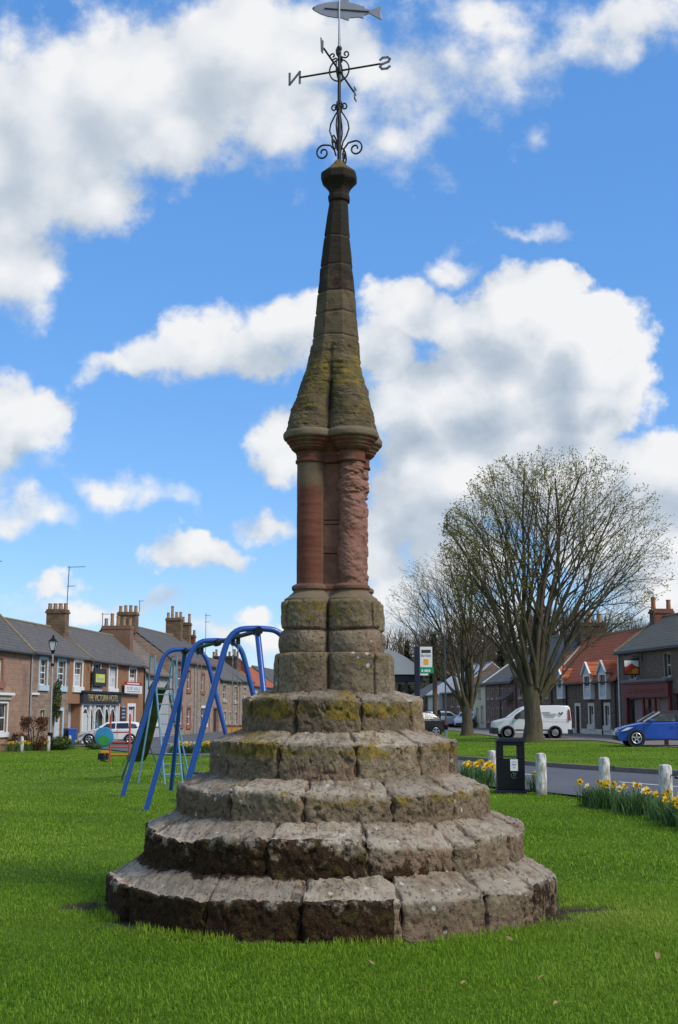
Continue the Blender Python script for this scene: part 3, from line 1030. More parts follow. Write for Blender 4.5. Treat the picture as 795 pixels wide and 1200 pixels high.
    mort = np.clip(gl * 1.1, 0, 1) * np.where(tt > 0, 0.8, 1) + 0.7 * np.clip((tt - 0.88) / 0.1, 0, 1)
    raw_mesh('step', V, Q, M['step'], cross, dict(tint=np.clip(pinkish, 0, 1).ravel(), moss=np.clip(m, 0, 1.2).ravel(), lich=np.clip(li, 0, 1.3).ravel(),
             mort=np.clip(mort, 0, 1).ravel(), pale=np.clip(pale, 0, 1).ravel(), val=rr.uniform(0.1, 0.55, n)[idx].ravel()), off=CO)


for i in range(5):
    build_step(i)

# four lobes, one over each column
LOBE0 = math.radians(37.9)
LC = 0.258


def quatre(T, rho, c=LC, core=0.0):
    r = np.full(T.shape, core)
    for k in range(4):
        d = (T - LOBE0 - k * math.pi / 2 + math.pi) % (2 * math.pi) - math.pi
        q = rho ** 2 - (c * np.sin(d)) ** 2
        r = np.maximum(r, np.where((q > 0) & (np.abs(d) < 1.6), c * np.cos(d) + np.sqrt(np.maximum(q, 0)), 0))
    return r


def octo(T, r, th0=math.radians(-74)):
    d = (T - th0) % (math.pi / 4) - math.pi / 8
    return r * math.cos(math.pi / 8) / np.cos(d)


def loft(name, R2, Z, cxs, th, m, attrs, cap_top=True, parent=None):
    """R2 (levels, angles) radii, Z same shape heights, cxs (levels) sideways shift"""
    NZ, NTH = R2.shape
    T = th[None, :]
    X = CX + np.asarray(cxs)[:, None] + R2 * np.cos(T)
    Y = CY + R2 * np.sin(T)
    V = np.stack([X, Y, Z], -1).reshape(-1, 3)
    gi = np.arange(NZ * NTH).reshape(NZ, NTH)
    nx = np.roll(gi, -1, axis=1)
    Q = [np.stack([gi[:-1], nx[:-1], nx[1:], gi[1:]], -1).reshape(-1, 4)]
    if cap_top:
        c0 = len(V)
        V = np.concatenate([V, [[CX + cxs[-1], CY, Z[-1].mean()], [CX + cxs[0], CY, Z[0].mean()]]])
        Q.append(np.stack([gi[-1], nx[-1], np.full(NTH, c0)], -1))
        Q.append(np.stack([nx[0], gi[0], np.full(NTH, c0 + 1)], -1))
        attrs = {k: np.concatenate([np.asarray(a).ravel(), [np.asarray(a).ravel()[-1], np.asarray(a).ravel()[0]]]) for k, a in attrs.items()}
    return raw_mesh(name, V, Q, m, parent or cross, {k: np.asarray(a).ravel() for k, a in attrs.items()}, off=CO)


def shift(px, z):
    """sideways offset of the axis seen at pixel px, height z"""
    d = CY * CP + (z - EYE) * SP
    return (px - 397.5) / F * d - CX


def plinth(name, z0, z1, rho, c, core, cpx, joint_z, seed, round_=0.035, tint_lobe=None, lich_amt=0.5, pinch=0.0):
    th = theta_grid(620, 160)
    nz = 46
    t = np.linspace(0, 1, nz)
    z = z0 + (z1 - z0) * t
    edge = np.minimum(t, 1 - t) * (z1 - z0)
    top_round = np.where(edge < round_, round_ - np.sqrt(np.maximum(0, round_ ** 2 - (round_ - edge) ** 2)), 0)
    T, Zg = np.meshgrid(th, z)
    R2 = quatre(T, rho, c, core) - top_round[:, None]
    # upright joints in the valleys, bed joint at joint_z
    g = np.zeros(T.shape)
    for k in range(4):
        d = np.abs((T - LOBE0 - math.pi / 4 - k * math.pi / 2 + math.pi) % (2 * math.pi) - math.pi) * R2
        g = np.maximum(g, np.exp(-(d / 0.014) ** 2))
    for jx in ((-1.02, 0.62) if pinch == 0 else (-0.9, 0.75)):
        d = np.abs((T - math.radians(270) - jx + math.pi) % (2 * math.pi) - math.pi) * R2
        g = np.maximum(g, 0.8 * np.exp(-(d / 0.010) ** 2) * (1 if joint_z is None else (Zg > joint_z)))
    if joint_z is not None:
        g = np.maximum(g, np.exp(-((Zg - joint_z + 0.008 * np.sin(3 * T)) / 0.012) ** 2))
        R2 = R2 + np.where(Zg < joint_z, 0.022 * np.sin(np.clip((Zg - z0) / (joint_z - z0), 0, 1) * math.pi) - 0.004, 0)
    P = np.stack([np.cos(T) * R2, np.sin(T) * R2, Zg], -1).reshape(-1, 3)
    n1, n2 = fbm(P, 6, 5, .55, seed).reshape(T.shape), fbm(P, 22, 3, .6, seed + 9).reshape(T.shape)
    R2 = R2 + n1 * 0.022 + n2 * 0.007 - g * 0.028
    ti = np.full(T.shape, 0.15) + 0.25 * (n1 > 0)
    if tint_lobe is not None:
        d = np.abs((T - tint_lobe + math.pi) % (2 * math.pi) - math.pi)
        ti = np.where((d < 0.72) & (Zg < joint_z), 1.0, ti)
    li = lich_amt * (0.55 + 0.45 * np.clip((t[:, None] - 0.3) / 0.5, 0, 1)) * np.ones(T.shape)
    if joint_z is not None:
        li = np.where(Zg < joint_z, 0.15, li)
    loft(name, R2, Zg, np.full(nz, shift(cpx, (z0 + z1) / 2)), th, M['step'], dict(tint=ti, moss=0.05 + 0.3 * g, lich=li, mort=np.clip(g, 0, 1) * 0.9, pale=np.full(T.shape, 0.15), val=np.full(T.shape, 0.28) + 0.12 * np.sign(np.sin(T * 2 + 1.2)) * np.sign(Zg - (joint_z or -9))))


Z6a, Z6b, Z7b = 1.775, zc(764.5, CY - 0.45), zc(702, CY - 0.38)
plinth('plinth', Z6a - 0.03, Z6b + 0.004, 0.330, 0.256, 0.455, 393, None, 101, 0.040, None, 0.42)
plinth('pedestal', Z6b - 0.01, Z7b, 0.255, LC, 0.36, 390.5, zc(737, CY - 0.4), 131, 0.030, math.radians(307.9), 0.52, 1.0)

# moulded base under the columns
SHX = shift(391, 3.2)
ZB1 = zc(686, CY - 0.3)


def moulding(name, prof, core_k, m_attr, seed, m, extra=None):
    """prof: (height, lobe radius)"""
    th = theta_grid(520, 150)
    zz, rr_ = np.array([p[0] for p in prof]), np.array([p[1] for p in prof])
    t = np.linspace(0, 1, 70)
    s = np.concatenate([[0], np.cumsum(np.hypot(np.diff(zz), np.diff(rr_)))])
    s /= s[-1]
    zg, rg = np.interp(t, s, zz), np.interp(t, s, rr_)
    T, Zg = np.meshgrid(th, zg)
    R2 = np.stack([quatre(th, r, LC, core_k * (LC + r) * 0.62) for r in rg])
    P = np.stack([np.cos(T) * R2, np.sin(T) * R2, Zg], -1).reshape(-1, 3)
    n1 = fbm(P, 8, 4, .55, seed).reshape(T.shape)
    R2 = R2 + n1 * 0.007
    return loft(name, R2, Zg, np.full(len(t), SHX), th, m, m_attr(T, Zg, n1))


zb = Z7b
moulding('column_base', [(zb - 0.03, 0.235), (zb + 0.015, 0.225), (zb + 0.03, 0.20), (zb + 0.055, 0.172), (zb + 0.075, 0.150), (zb + 0.09, 0.150), (zb + 0.10, 0.163), (zb + 0.125, 0.163), (zb + 0.14, 0.145), (zb + 0.15, 0.125)], 0.95,
         lambda T, Z, n: dict(tint=np.clip(0.85 - (Z > zb + 0.08) * 0.5 + n * 0.4, 0, 1), worn=np.clip(0.1 + n * 0.3, 0, 1)), 151, M['red'])

ZCOL0, ZCOL1 = zb + 0.06, zc(531, CY - 0.2)
ZCAP = zc(526, CY - 0.2)


def column(k, worn, seed):
    a = LOBE0 + k * math.pi / 2
    ox, oy = CX + SHX + LC * math.cos(a), CY + LC * math.sin(a)
    th = np.linspace(0, 2 * math.pi, 140, endpoint=False)
    z = np.linspace(ZCOL0, ZCOL1 + 0.1, 230)
    T, Z = np.meshgrid(th, z)
    r = np.full(T.shape, 0.1215)
    P = np.stack([ox + np.cos(T) * r, oy + np.sin(T) * r, Z], -1).reshape(-1, 3)
    t = (Z - ZCOL0) / (ZCOL1 - ZCOL0)
    if worn:
        big = fbm(P, 3.0, 4, .55, seed).reshape(T.shape)
        lay = fbm(P * np.array([5, 5, 16]), 1.0, 4, .6, seed + 5).reshape(T.shape)
        nub = fbm(P * np.array([22, 22, 30]), 1.0, 3, .5, seed + 8).reshape(T.shape)
        up = sm((t - 0.60) / 0.12)
        r = r - 0.012 + big * 0.020 + (np.sign(lay) * np.abs(lay) ** 0.6 * 0.022) * (0.35 + 0.9 * up) + nub * 0.012 - 0.014 * np.exp(-((t - 0.70) / 0.01) ** 2)
        r = r + 0.03 * sm((0.07 - t) / 0.07)
        at_ = dict(tint=np.clip(0.25 * (1 - up) * (nub > 0.3) + 0.8 * sm((0.05 - t) / 0.03), 0, 1), worn=np.clip(0.85 + big * 0.3 - 0.3 * (lay < -0.2), 0, 1))
    else:
        n1 = fbm(P * np.array([3, 3, 9]), 1.0, 4, .55, seed).reshape(T.shape)
        r = r + n1 * 0.0025
        edge = np.cos(T - math.radians(270 - 25))
        beige = sm((t - 0.62 + n1 * 0.18) / 0.33) * 0.75 + 0.5 * (edge < 0.15) + 0.35 * sm((0.08 - t) / 0.08)
        beige = np.where(t > 0.965, 0.0, beige)
        at_ = dict(tint=np.clip(beige, 0, 1), worn=np.clip(0.05 + n1 * 0.1, 0, 1))
    X, Y = ox + np.cos(T) * r, oy + np.sin(T) * r
    V = np.stack([X, Y, Z], -1).reshape(-1, 3)
    gi = np.arange(V.shape[0]).reshape(T.shape)
    nx = np.roll(gi, -1, 1)
    Q = np.stack([gi[:-1], nx[:-1], nx[1:], gi[1:]], -1).reshape(-1, 4)
    o = raw_mesh('column', V, Q, M['red'], cross, {k_: v.ravel() for k_, v in at_.items()}, off=CO)
    if worn:
        o['label'] = 'flaking eroded column of pale pink sandstone'


column(2, False, 201)
column(3, True, 211)
column(0, True, 221)
column(1, False, 231)
# square core between the columns, built of blocks
core = MB()
zz = [ZCOL0 - 0.05, ZCOL0 + 0.36, ZCOL0 + 0.62, ZCOL0 + 0.66, ZCOL1 + 0.1]
for a_, b_ in zip(zz[:-1], zz[1:]):
    hw = 0.213
    for s_ in (0,):
        c_, s__ = math.cos(LOBE0 - math.pi / 4 + math.pi / 4), math.sin(LOBE0)
        pts = []
        for k in range(4):
            a2 = LOBE0 + math.pi / 4 + k * math.pi / 2
            for da in (-0.42, 0.42):
                pts.append((CX + SHX + 0.212 * math.cos(a2 + da), CY + 0.212 * math.sin(a2 + da)))
        core.prism(pts, a_, b_ - 0.006, 'xy')
corem = plain('core_stone', (0.185, 0.088, 0.062), 0.9, 0, 0.2, 0.35, 7, 0.5)
core.build('shaft_core', corem, cross, bevel=0.006, off=CO)

# capital: neck rings, hollow and roll
zk = ZCAP - 0.105
moulding('capital', [(zk - 0.025, 0.124), (zk - 0.02, 0.136), (zk, 0.136), (zk + 0.005, 0.126), (zk + 0.075, 0.128), (zk + 0.085, 0.150), (zk + 0.105, 0.172), (zk + 0.125, 0.178), (zk + 0.128, 0.188),
                     (zk + 0.145, 0.192), (zk + 0.165, 0.215), (zk + 0.18, 0.218), (zk + 0.19, 0.236), (zk + 0.205, 0.246), (zk + 0.235, 0.247), (zk + 0.255, 0.240), (zk + 0.268, 0.222), (zk + 0.27, 0.16)], 0.98,
         lambda T, Z, n: dict(tint=np.clip(np.where(Z > zk + 0.195, 0.95, np.where(Z > zk + 0.12, 0.12 + n, 0.03 + n * 0.5)), 0, 1), worn=np.clip(n * 0.3, 0, 1)), 161, M['red'])

# spire
SPY = [  # py, left px, right px
    (506, 335.5, 445.5), (487, 342, 440), (465, 348.6, 435), (433, 359, 425.8), (415, 363.5, 423.3), (401, 366, 421.5), (370, 369.8, 419), (345, 372.4, 416.7), (313, 375.5, 413.9), (280, 380, 410.7), (236, 386, 408)]
th = theta_grid(640, 180)
spz = np.array([zc(p[0]) for p in SPY]); spz[0] = zk + 0.262
spc = np.array([shift((p[1] + p[2]) / 2, z) for p, z in zip(SPY, spz)])
spr = np.array([rad(p[2] - p[1], z) for p, z in zip(SPY, spz)])
zl = np.linspace(spz[0], spz[-1], 420)
cl, rl = np.interp(zl, spz, spc), np.interp(zl, spz, spr)
T, Z = np.meshgrid(th, zl)
tb = sm((zl - zc(478)) / (zc(405) - zc(478)))                    # 0 lobed, 1 eight-sided
lc = LC * (rl / rl[0])
RQ = np.stack([quatre(th, max(0.02, (r - c * 0.79)), c, 0.62 * r) for r, c in zip(rl, lc)])
RO = np.stack([octo(th, r * 1.02) for r in rl])
R2 = RQ * (1 - tb[:, None]) + RO * tb[:, None]
P = np.stack([np.cos(T) * R2, np.sin(T) * R2, Z], -1).reshape(-1, 3)
lay = fbm(P * np.array([7, 7, 34]), 1.0, 4, .6, 301).reshape(T.shape)
n1 = fbm(P, 7, 4, .55, 302).reshape(T.shape)
lowp = 1 - sm((Z - zc(412)) / (zc(390) - zc(412)))
n3 = fbm(P * np.array([12, 12, 22]), 1.0, 4, .6, 303).reshape(T.shape)
R2 = R2 + lay * 0.010 * lowp + n1 * (0.006 + 0.014 * lowp) - 0.030 * lowp * np.clip(np.abs(n3) - 0.22, 0, 1)
g = np.zeros(T.shape)
for py in (279.7, 314.6, 346, 371, 398.5, 448, 470):
    amp = 1.0 if py < 400 else 0.5
    g = np.maximum(g, amp * np.exp(-((Z - zc(py) + 0.006 * np.sin(2 * T + py)) / 0.009) ** 2))
R2 = R2 - g * 0.010
cuts = [zc(p) for p in (398.5, 371, 346, 314.6, 279.7)]
cidx = np.searchsorted(cuts, Z)
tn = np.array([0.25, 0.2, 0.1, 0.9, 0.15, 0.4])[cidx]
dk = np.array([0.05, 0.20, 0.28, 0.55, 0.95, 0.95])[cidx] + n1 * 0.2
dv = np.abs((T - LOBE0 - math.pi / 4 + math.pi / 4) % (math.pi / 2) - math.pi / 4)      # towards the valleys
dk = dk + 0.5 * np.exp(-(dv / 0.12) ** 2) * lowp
li = (0.52 + 0.66 * np.exp(-((Z - zc(445)) / 0.12) ** 2)) * lowp + 0.08
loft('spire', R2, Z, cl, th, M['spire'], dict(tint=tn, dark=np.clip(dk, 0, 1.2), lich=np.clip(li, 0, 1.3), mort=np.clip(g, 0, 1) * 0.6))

# finial
FIN = [(237, 12.5), (234, 13.0), (231, 13.0), (229, 11.5), (225, 12.0), (221, 14.0), (217, 17.5), (214, 20.5), (212.5, 21.3), (206, 21.3), (204, 20.5), (200, 15.5), (196, 10.5), (192, 6.5), (189, 4.5), (188, 3)]
fz = np.array([zc(p[0]) for p in FIN]); fr = np.array([rad(p[1] * 2, z) for p, z in zip(FIN, fz)])
th2 = np.linspace(0, 2 * math.pi, 96, endpoint=False)
zl2 = np.linspace(fz[0], fz[-1], 60)
R2 = np.stack([octo(th2, r * 1.03) for r in np.interp(zl2, fz, fr)])
T2, Z2 = np.meshgrid(th2, zl2)
loft('finial', R2, Z2, np.full(60, shift(397.5, 6.6)), th2, M['spire'], dict(tint=np.full(T2.shape, .4), dark=np.where(Z2 > zc(204), 0.35, 1.1), lich=np.where(Z2 > zc(205), 0.9, 0.1), mort=np.zeros(T2.shape)))

# ---- weathervane: spindle, scrolls, compass arms, fish
VX, VY = CX + shift(397.8, 7.2), CY
vane = MB()
zb0, ztop = zc(190), zc(56)
vane.tube([(VX, VY, zb0 - 0.05), (VX, VY, zc(120)), (VX, VY, zc(60)), (VX, VY, zc(30))], [0.020, 0.017, 0.013, 0.009], 8)
for py, r in ((57, 0.026), (84, 0.030), (121, 0.028), (124, 0.022), (62, 0.02)):
    z = zc(py)
    vane.lathe([(0.012, z - 0.03), (r, z - 0.012), (r, z + 0.012), (0.012, z + 0.03)], 10, (VX, VY))
vane_o = vane.build('weathervane', M['iron'], cross, smooth=True, off=CO)


def V2(px, py, rot=0.0):
    """a point of the ironwork drawn in a vertical plane through the spindle, turned by rot"""
    d = CY * CP + (zc(py) - EYE) * SP
    u = (px - 397.8) / F * d
    return Vector((VX + u * math.cos(rot), VY + u * math.sin(rot), zc(py)))


def spiral(cx, cy, r0, turns, a0, sgn, rot):
    pts = []
    for i in range(26):
        t = i / 25
        r = r0 * (1 - 0.78 * t)
        a = a0 + sgn * t * turns * 2 * math.pi
        pts.append(V2(cx + r * math.cos(a), cy + r * math.sin(a), rot))
    return pts


for q in range(2):
    rot_ = q * math.pi / 2 - 0.3
    for s_ in (-1, 1):
        # big C scroll at the foot
        b = MB()
        pts = [V2(397.8 + s_ * 4, 182, rot_), V2(397.8 + s_ * 6, 175, rot_), V2(397.8 + s_ * 11, 169, rot_)]
        pts += spiral(397.8 + s_ * 20, 176.5, 9.2, 1.35, -math.pi / 2 - s_ * 0.35, s_, rot_)
        b.tube(pts, 0.0085, 6)
        b.build('scroll', M['iron'], vane_o, smooth=True, off=CO); b = MB()
        # pear shaped loop
        pr = [(2, 130), (6, 136), (10.5, 144), (11.8, 152), (9, 160), (4.5, 167), (2.5, 176)]
        b.tube([V2(397.8 + s_ * a_, y_, rot_) for a_, y_ in pr], 0.0075, 6)
        b.build('loop', M['iron'], vane_o, smooth=True, off=CO); b = MB()
        b.tube([V2(397.8 + s_ * 2, 131, rot_)] + spiral(397.8 + s_ * 6, 126, 4.4, 1.1, -math.pi / 2 - s_ * .9, s_, rot_)[2:], 0.0075, 6)
        b.build('scroll', M['iron'], vane_o, smooth=True, off=CO); b = MB()
        # ring round the compass arms
        b.tube([V2(397.8 + s_ * 12 * math.sin(a_), 82.5 - 12.5 * math.cos(a_), rot_) for a_ in np.linspace(0.15, math.pi - 0.15, 14)], 0.0075, 6)
        b.build('loop', M['iron'], vane_o, smooth=True, off=CO); b = MB()
        b.tube([V2(397.8 + s_ * 2, 70, rot_)] + spiral(397.8 + s_ * 8, 64.5, 4.6, 1.15, math.pi / 2 + s_ * .9, -s_, rot_), 0.0075, 6)
        b.build('scroll', M['iron'], vane_o, smooth=True, off=CO)

zarm = zc(83)
ua = Vector((0.41, -0.14, 0)).normalized()
vb = Vector((-ua.y, ua.x, 0))
b = MB()
b.tube([Vector((VX, VY, zarm)) - ua * 0.40, Vector((VX, VY, zarm)) + ua * 0.41], 0.0095, 8)
b.tube([Vector((VX, VY, zarm)) - vb * 0.44, Vector((VX, VY, zarm)) + vb * 0.44], 0.0095, 8)
b.build('compass_arm', M['iron'], vane_o, off=CO)
lm = plain('letter_metal', (0.20, 0.20, 0.20), 0.5, 0.5)


def letter(strokes, c, u, name, h=0.115, w=0.105):
    b = MB()
    for st in strokes:
        pts = [c + u * (x - 0.5) * w + Vector((0, 0, (y - 0.5) * h)) for x, y in st]
        for p, q in zip(pts[:-1], pts[1:]):
            ex = (q - p).normalized() * 0.008
            b.bar(p - ex, q + ex, 0.008, 0.021, up=u.cross(Vector((0, 0, 1))).normalized().cross((q - p).normalized()))
    b.build('letter', lm, vane_o, off=CO)['label'] = name


MV = Vector((VX, VY, zarm))
letter([[(0, 0), (0, 1)], [(1, 1), (0, 0)], [(1, 0), (1, 1)]], MV - ua * 0.455, ua, 'mirrored letter N')
letter([[(0.05, 0.85), (0.3, 1), (0.75, 0.97), (0.97, 0.78), (0.85, 0.58), (0.2, 0.44), (0.03, 0.24), (0.22, 0.03), (0.7, 0), (0.95, 0.15)][::1]], MV + ua * 0.455, ua, 'mirrored letter S')
letter([[(0, 0), (0, 1)], [(0, 1), (1, 1)], [(0, .5), (.8, .5)], [(0, 0), (1, 0)]], MV + vb * 0.49, vb, 'letter E seen edge on', w=0.05)
letter([[(0, 1), (.25, 0)], [(.25, 0), (.5, .8)], [(.5, .8), (.75, 0)], [(.75, 0), (1, 1)]], MV - vb * 0.49, vb, 'letter W seen edge on', w=0.05)

fish = [(228, 50), (236, 42), (258, 30), (295, 20), (330, 14), (365, 11), (392, 9), (402, -2), (440, -7), (450, 16), (480, 24), (525, 37), (536, 40), (541, 52), (575, 58), (605, 46), (635, 33), (628, 74), (633, 116), (600, 100), (562, 79),
        (530, 91), (527, 109), (500, 101), (470, 103), (446, 106), (441, 121), (420, 114), (400, 106), (360, 103), (320, 97), (280, 84), (250, 68), (234, 58)]
fp = [at(320 + x / 4.97, y / 4.97, CY) for x, y in fish]
fb = MB()
fb.prism([(p.x, p.z) for p in fp], VY - 0.008, VY + 0.008)
fo = fb.build('fish_vane', M['vane'], vane_o, bevel=0.002, off=CO)
b = MB()
p0, p1 = at(320 + 300 / 4.97, 52 / 4.97, CY), at(320 + 560 / 4.97, 72 / 4.97, CY)
b.bar((p0.x, VY - 0.011, p0.z), (p1.x, VY - 0.011, p1.z), 0.010, 0.010)
pe = at(320 + 238 / 4.97, 49 / 4.97, CY)
b.lathe([(0.008, VY - 0.013), (0.008, VY - 0.007)], 8, (pe.x, pe.z), 'y')
b.build('fish_line', M['iron'], vane_o, off=CO)
b = MB()
b.tube([(VX, VY - 0.012, zc(58)), (VX, VY - 0.012, zc(2))], 0.009, 8)
b.build('vane_rod', M['pale_steel'], vane_o, off=CO)
# ------------------------------------------------------------------ ground, roads, hill
def grid_axis(pts):
    out = []
    for a, b, st in pts:
        out += list(np.arange(a, b, st))
    return np.array(out + [pts[-1][1]])


gx = grid_axis([(-1500, -300, 200), (-300, -60, 20), (-60, -12, 2), (-12, 12, 0.25), (12, 60, 2), (60, 300, 20), (300, 1500, 200)])
gy = grid_axis([(-60, 2, 4), (2, 26, 0.25), (26, 130, 2), (130, 400, 15), (400, 3000, 200)])
GX, GY = np.meshgrid(gx, gy)
GZ = gz(GX, GY)
pp = np.stack([GX.ravel(), GY.ravel(), np.zeros(GX.size)], -1)


def dirt_mask(P):
    d = np.hypot(P[:, 0] - CX, P[:, 1] - CY) - R_STEP[0]
    n = fbm(P, 1.6, 4, .6, 400) * 0.16 + fbm(P, 6, 3, .5, 401) * 0.06
    a = 1 - sm((d - 0.045 - n) / 0.10)
    for x, y, r in ((-2.02, CY - 0.25, 0.30), (1.98, CY - 0.35, 0.22), (1.7, CY - .85, .12)):
        e = np.hypot((P[:, 0] - x), (P[:, 1] - y) * 1.3)
        a = np.maximum(a, 1 - sm((e - r - n * 1.3) / 0.12))
    for x, y in ((-2.57, 20.35), (-1.65, 20.35), (-3.26, 21.7), (-4.2, 25.0), (-2.4, 18.4), (-4.1, 28.4)):
        a = np.maximum(a, 0.75 * (1 - sm((np.hypot(P[:, 0] - x, P[:, 1] - y) - 0.10 - n) / 0.3)))
    return np.clip(a, 0, 1)


GZ = GZ + (fbm(pp, 0.5, 3, .5, 402) * 0.018).reshape(GX.shape) * (GY < 30)
gi = np.arange(GX.size).reshape(GX.shape)
Q = np.stack([gi[:-1, :-1], gi[:-1, 1:], gi[1:, 1:], gi[1:, :-1]], -1).reshape(-1, 4)
V = np.stack([GX, GY, GZ - 0.012], -1).reshape(-1, 3)
kind(raw_mesh('ground', V, Q, M['ground'], None, dict(dirt=dirt_mask(pp))), 'structure')


def smooth_line(pts, n=8):
    """points along a bent line (Catmull-Rom)"""
    p = [np.array(q, float) for q in pts]
    p = [2 * p[0] - p[1]] + p + [2 * p[-1] - p[-2]]
    out = []
    for i in range(1, len(p) - 2):
        for k in range(n):
            t = k / n
            out.append(0.5 * (2 * p[i] + (p[i + 1] - p[i - 1]) * t + (2 * p[i - 1] - 5 * p[i] + 4 * p[i + 1] - p[i + 2]) * t * t + (3 * p[i] - p[i - 1] - 3 * p[i + 1] + p[i + 2]) * t ** 3))
    out.append(p[-2])
    return np.array(out)


def strip(name, L, R_, z, m, across=10):
    """sheet between two lines of equal count, laid z above the ground"""
    n = len(L)
    t = np.linspace(0, 1, across + 1)
    A = L[:, None, :] * (1 - t[None, :, None]) + R_[:, None, :] * t[None, :, None]
    x, y = A[..., 0], A[..., 1]
    V = np.stack([x, y, gz(x, y) + z], -1).reshape(-1, 3)
    gi = np.arange(x.size).reshape(x.shape)
    Q = np.stack([gi[:-1, :-1], gi[:-1, 1:], gi[1:, 1:], gi[1:, :-1]], -1).reshape(-1, 4)
    return kind(raw_mesh(name, V, Q, m, None), 'structure')


ROAD_NEAR = smooth_line([(12, 5.5), (9.4, 13), (5.6, 22.3), (3.05, 28), (-1.2, 38), (-5.2, 53), (-9, 64), (-15.6, 79), (-17, 90)])
ROAD_FAR = smooth_line([(21, 7), (14.5, 20), (8.52, 31.6), (5.96, 36.6), (2.6, 46), (0.6, 60), (0.5, 75), (1.5, 100), (4, 125)])
strip('road', ROAD_NEAR, ROAD_FAR, 0.03, M['road'], 14)

# kerb along the far green
kb = MB()
off = np.gradient(ROAD_FAR, axis=0)
nrm = np.stack([off[:, 1], -off[:, 0]], -1)
nrm /= np.linalg.norm(nrm, axis=1)[:, None]
KF0, KF1 = ROAD_FAR - nrm * 0.0, ROAD_FAR + nrm * 0.16
for i in range(len(ROAD_FAR) - 1):
    (x0, y0), (x1, y1), (x2, y2), (x3, y3) = KF0[i], KF0[i + 1], KF1[i + 1], KF1[i]
    zs = [float(gz(x, y)) for x, y in (KF0[i], KF0[i + 1], KF1[i + 1], KF1[i])]
    o = len(kb.v)
    kb.v += [(x0, y0, zs[0] - .05), (x1, y1, zs[1] - .05), (x2, y2, zs[2] - .05), (x3, y3, zs[3] - .05), (x0, y0, zs[0] + .15), (x1, y1, zs[1] + .15), (x2, y2, zs[2] + .15), (x3, y3, zs[3] + .15)]
    kb.f += [tuple(o + j for j in f) for f in [(4, 5, 6, 7), (0, 1, 5, 4), (2, 3, 7, 6)]]
    kb.m += [0] * 3
kind(kb.build('kerb', M['kerb']), 'structure')

# dashed centre line
mid = (ROAD_NEAR + ROAD_FAR) / 2 + np.array([0.25, 0.1])
acc = np.concatenate([[0], np.cumsum(np.linalg.norm(np.diff(mid, axis=0), axis=1))])
ln = MB()
s0 = 1.9
while s0 < acc[-1] * 0.75:
    pts = []
    for s_ in np.linspace(s0, s0 + 2.4, 4):
        pts.append(np.array([np.interp(s_, acc, mid[:, 0]), np.interp(s_, acc, mid[:, 1])]))
    for p, q in zip(pts[:-1], pts[1:]):
        d = (q - p) / np.linalg.norm(q - p)
        nn = np.array([-d[1], d[0]]) * 0.06
        o = len(ln.v)
        for w_ in (p - nn, p + nn, q + nn, q - nn):
            ln.v.append((w_[0], w_[1], float(gz(*w_)) + 0.036))
        ln.f.append((o, o + 1, o + 2, o + 3)); ln.m.append(0)
    s0 += 5.2
kind(ln.build('road_marking', M['line']), 'structure')

# edge of the far green towards the street in front of the houses, read off at ground level
GE = [on_ground(x, y) for x, y in ((506, 854.5), (530, 856), (556, 859.5), (580, 863), (610, 866.5), (650, 867.5), (700, 868), (722, 871), (744, 874.5), (800, 876), (860, 882))]
GE2 = np.array([(p.x, p.y) for p in GE])


def row_r(y):
    return 29.5 - 0.15 * y


# street sheet: from the green's edge to the right-hand houses
L_, R_ = [], []
for t in np.linspace(0, 1, 40):
    i = t * (len(GE2) - 1)
    L_.append([np.interp(i, range(len(GE2)), GE2[:, 0]), np.interp(i, range(len(GE2)), GE2[:, 1])])
    yy_ = 128 + (52 - 128) * t
    R_.append([row_r(yy_) + 0.5, yy_])
strip('street', np.array(L_), np.array(R_), 0.022, M['street'], 12)
# left-hand street in front of the terrace
L_, R_ = [], []
for t in np.linspace(0, 1, 40):
    yy_ = 79 + 95 * t
    L_.append([-26.3 + 0.108 * yy_ - 0.3, yy_]); R_.append([max(-15.8 + 14 * t, -26.3 + .108 * yy_ + 7) - 1.0 * (t < .01), yy_])
strip('terrace_street', np.array(L_), np.array(R_), 0.018, M['road'], 10)

# wooded hill far behind the right-hand street
hx = np.linspace(-40, 190, 60); hy = np.linspace(190, 420, 40)
HX, HY = np.meshgrid(hx, hy)


def hill_z(x, y):
    a = sm((np.asarray(x) + 25) / 60) * sm((190 - np.asarray(x)) / 90)
    b = sm((np.asarray(y) - 195) / 70) * sm((425 - np.asarray(y)) / 100)
    return 13.0 * a * b - 0.3


HZ = hill_z(HX, HY)
gi = np.arange(HX.size).reshape(HX.shape)
Q = np.stack([gi[:-1, :-1], gi[:-1, 1:], gi[1:, 1:], gi[1:, :-1]], -1).reshape(-1, 4)
hm = plain('hill_turf', (0.055, 0.065, 0.028), 0.95, 0, 0.1, 0.4, 0.15)
kind(raw_mesh('hill', np.stack([HX, HY, HZ], -1).reshape(-1, 3), Q, hm), 'structure')
# ------------------------------------------------------------------ houses
# local axes of a house: x along its front, y into the house, z up; the front lies in y = 0
class Row:
    def __init__(s, x0, slope, left):
        s.x0, s.slope, s.left = x0, slope, left
        d = Vector((slope, 1, 0)).normalized()
        s.u = d if left else -d
        s.inn = Vector((-s.u.y, s.u.x, 0))
        s.rz = math.atan2(s.u.y, s.u.x)

    def y_at(s, px):
        return s.x0 / ((px - 397.5) / (F / CP) - s.slope)

    def pt(s, y):
        return Vector((s.x0 + s.slope * y, y, 0))


ROWL, ROWR = Row(-26.3, 0.108, True), Row(29.5, -0.15, False)


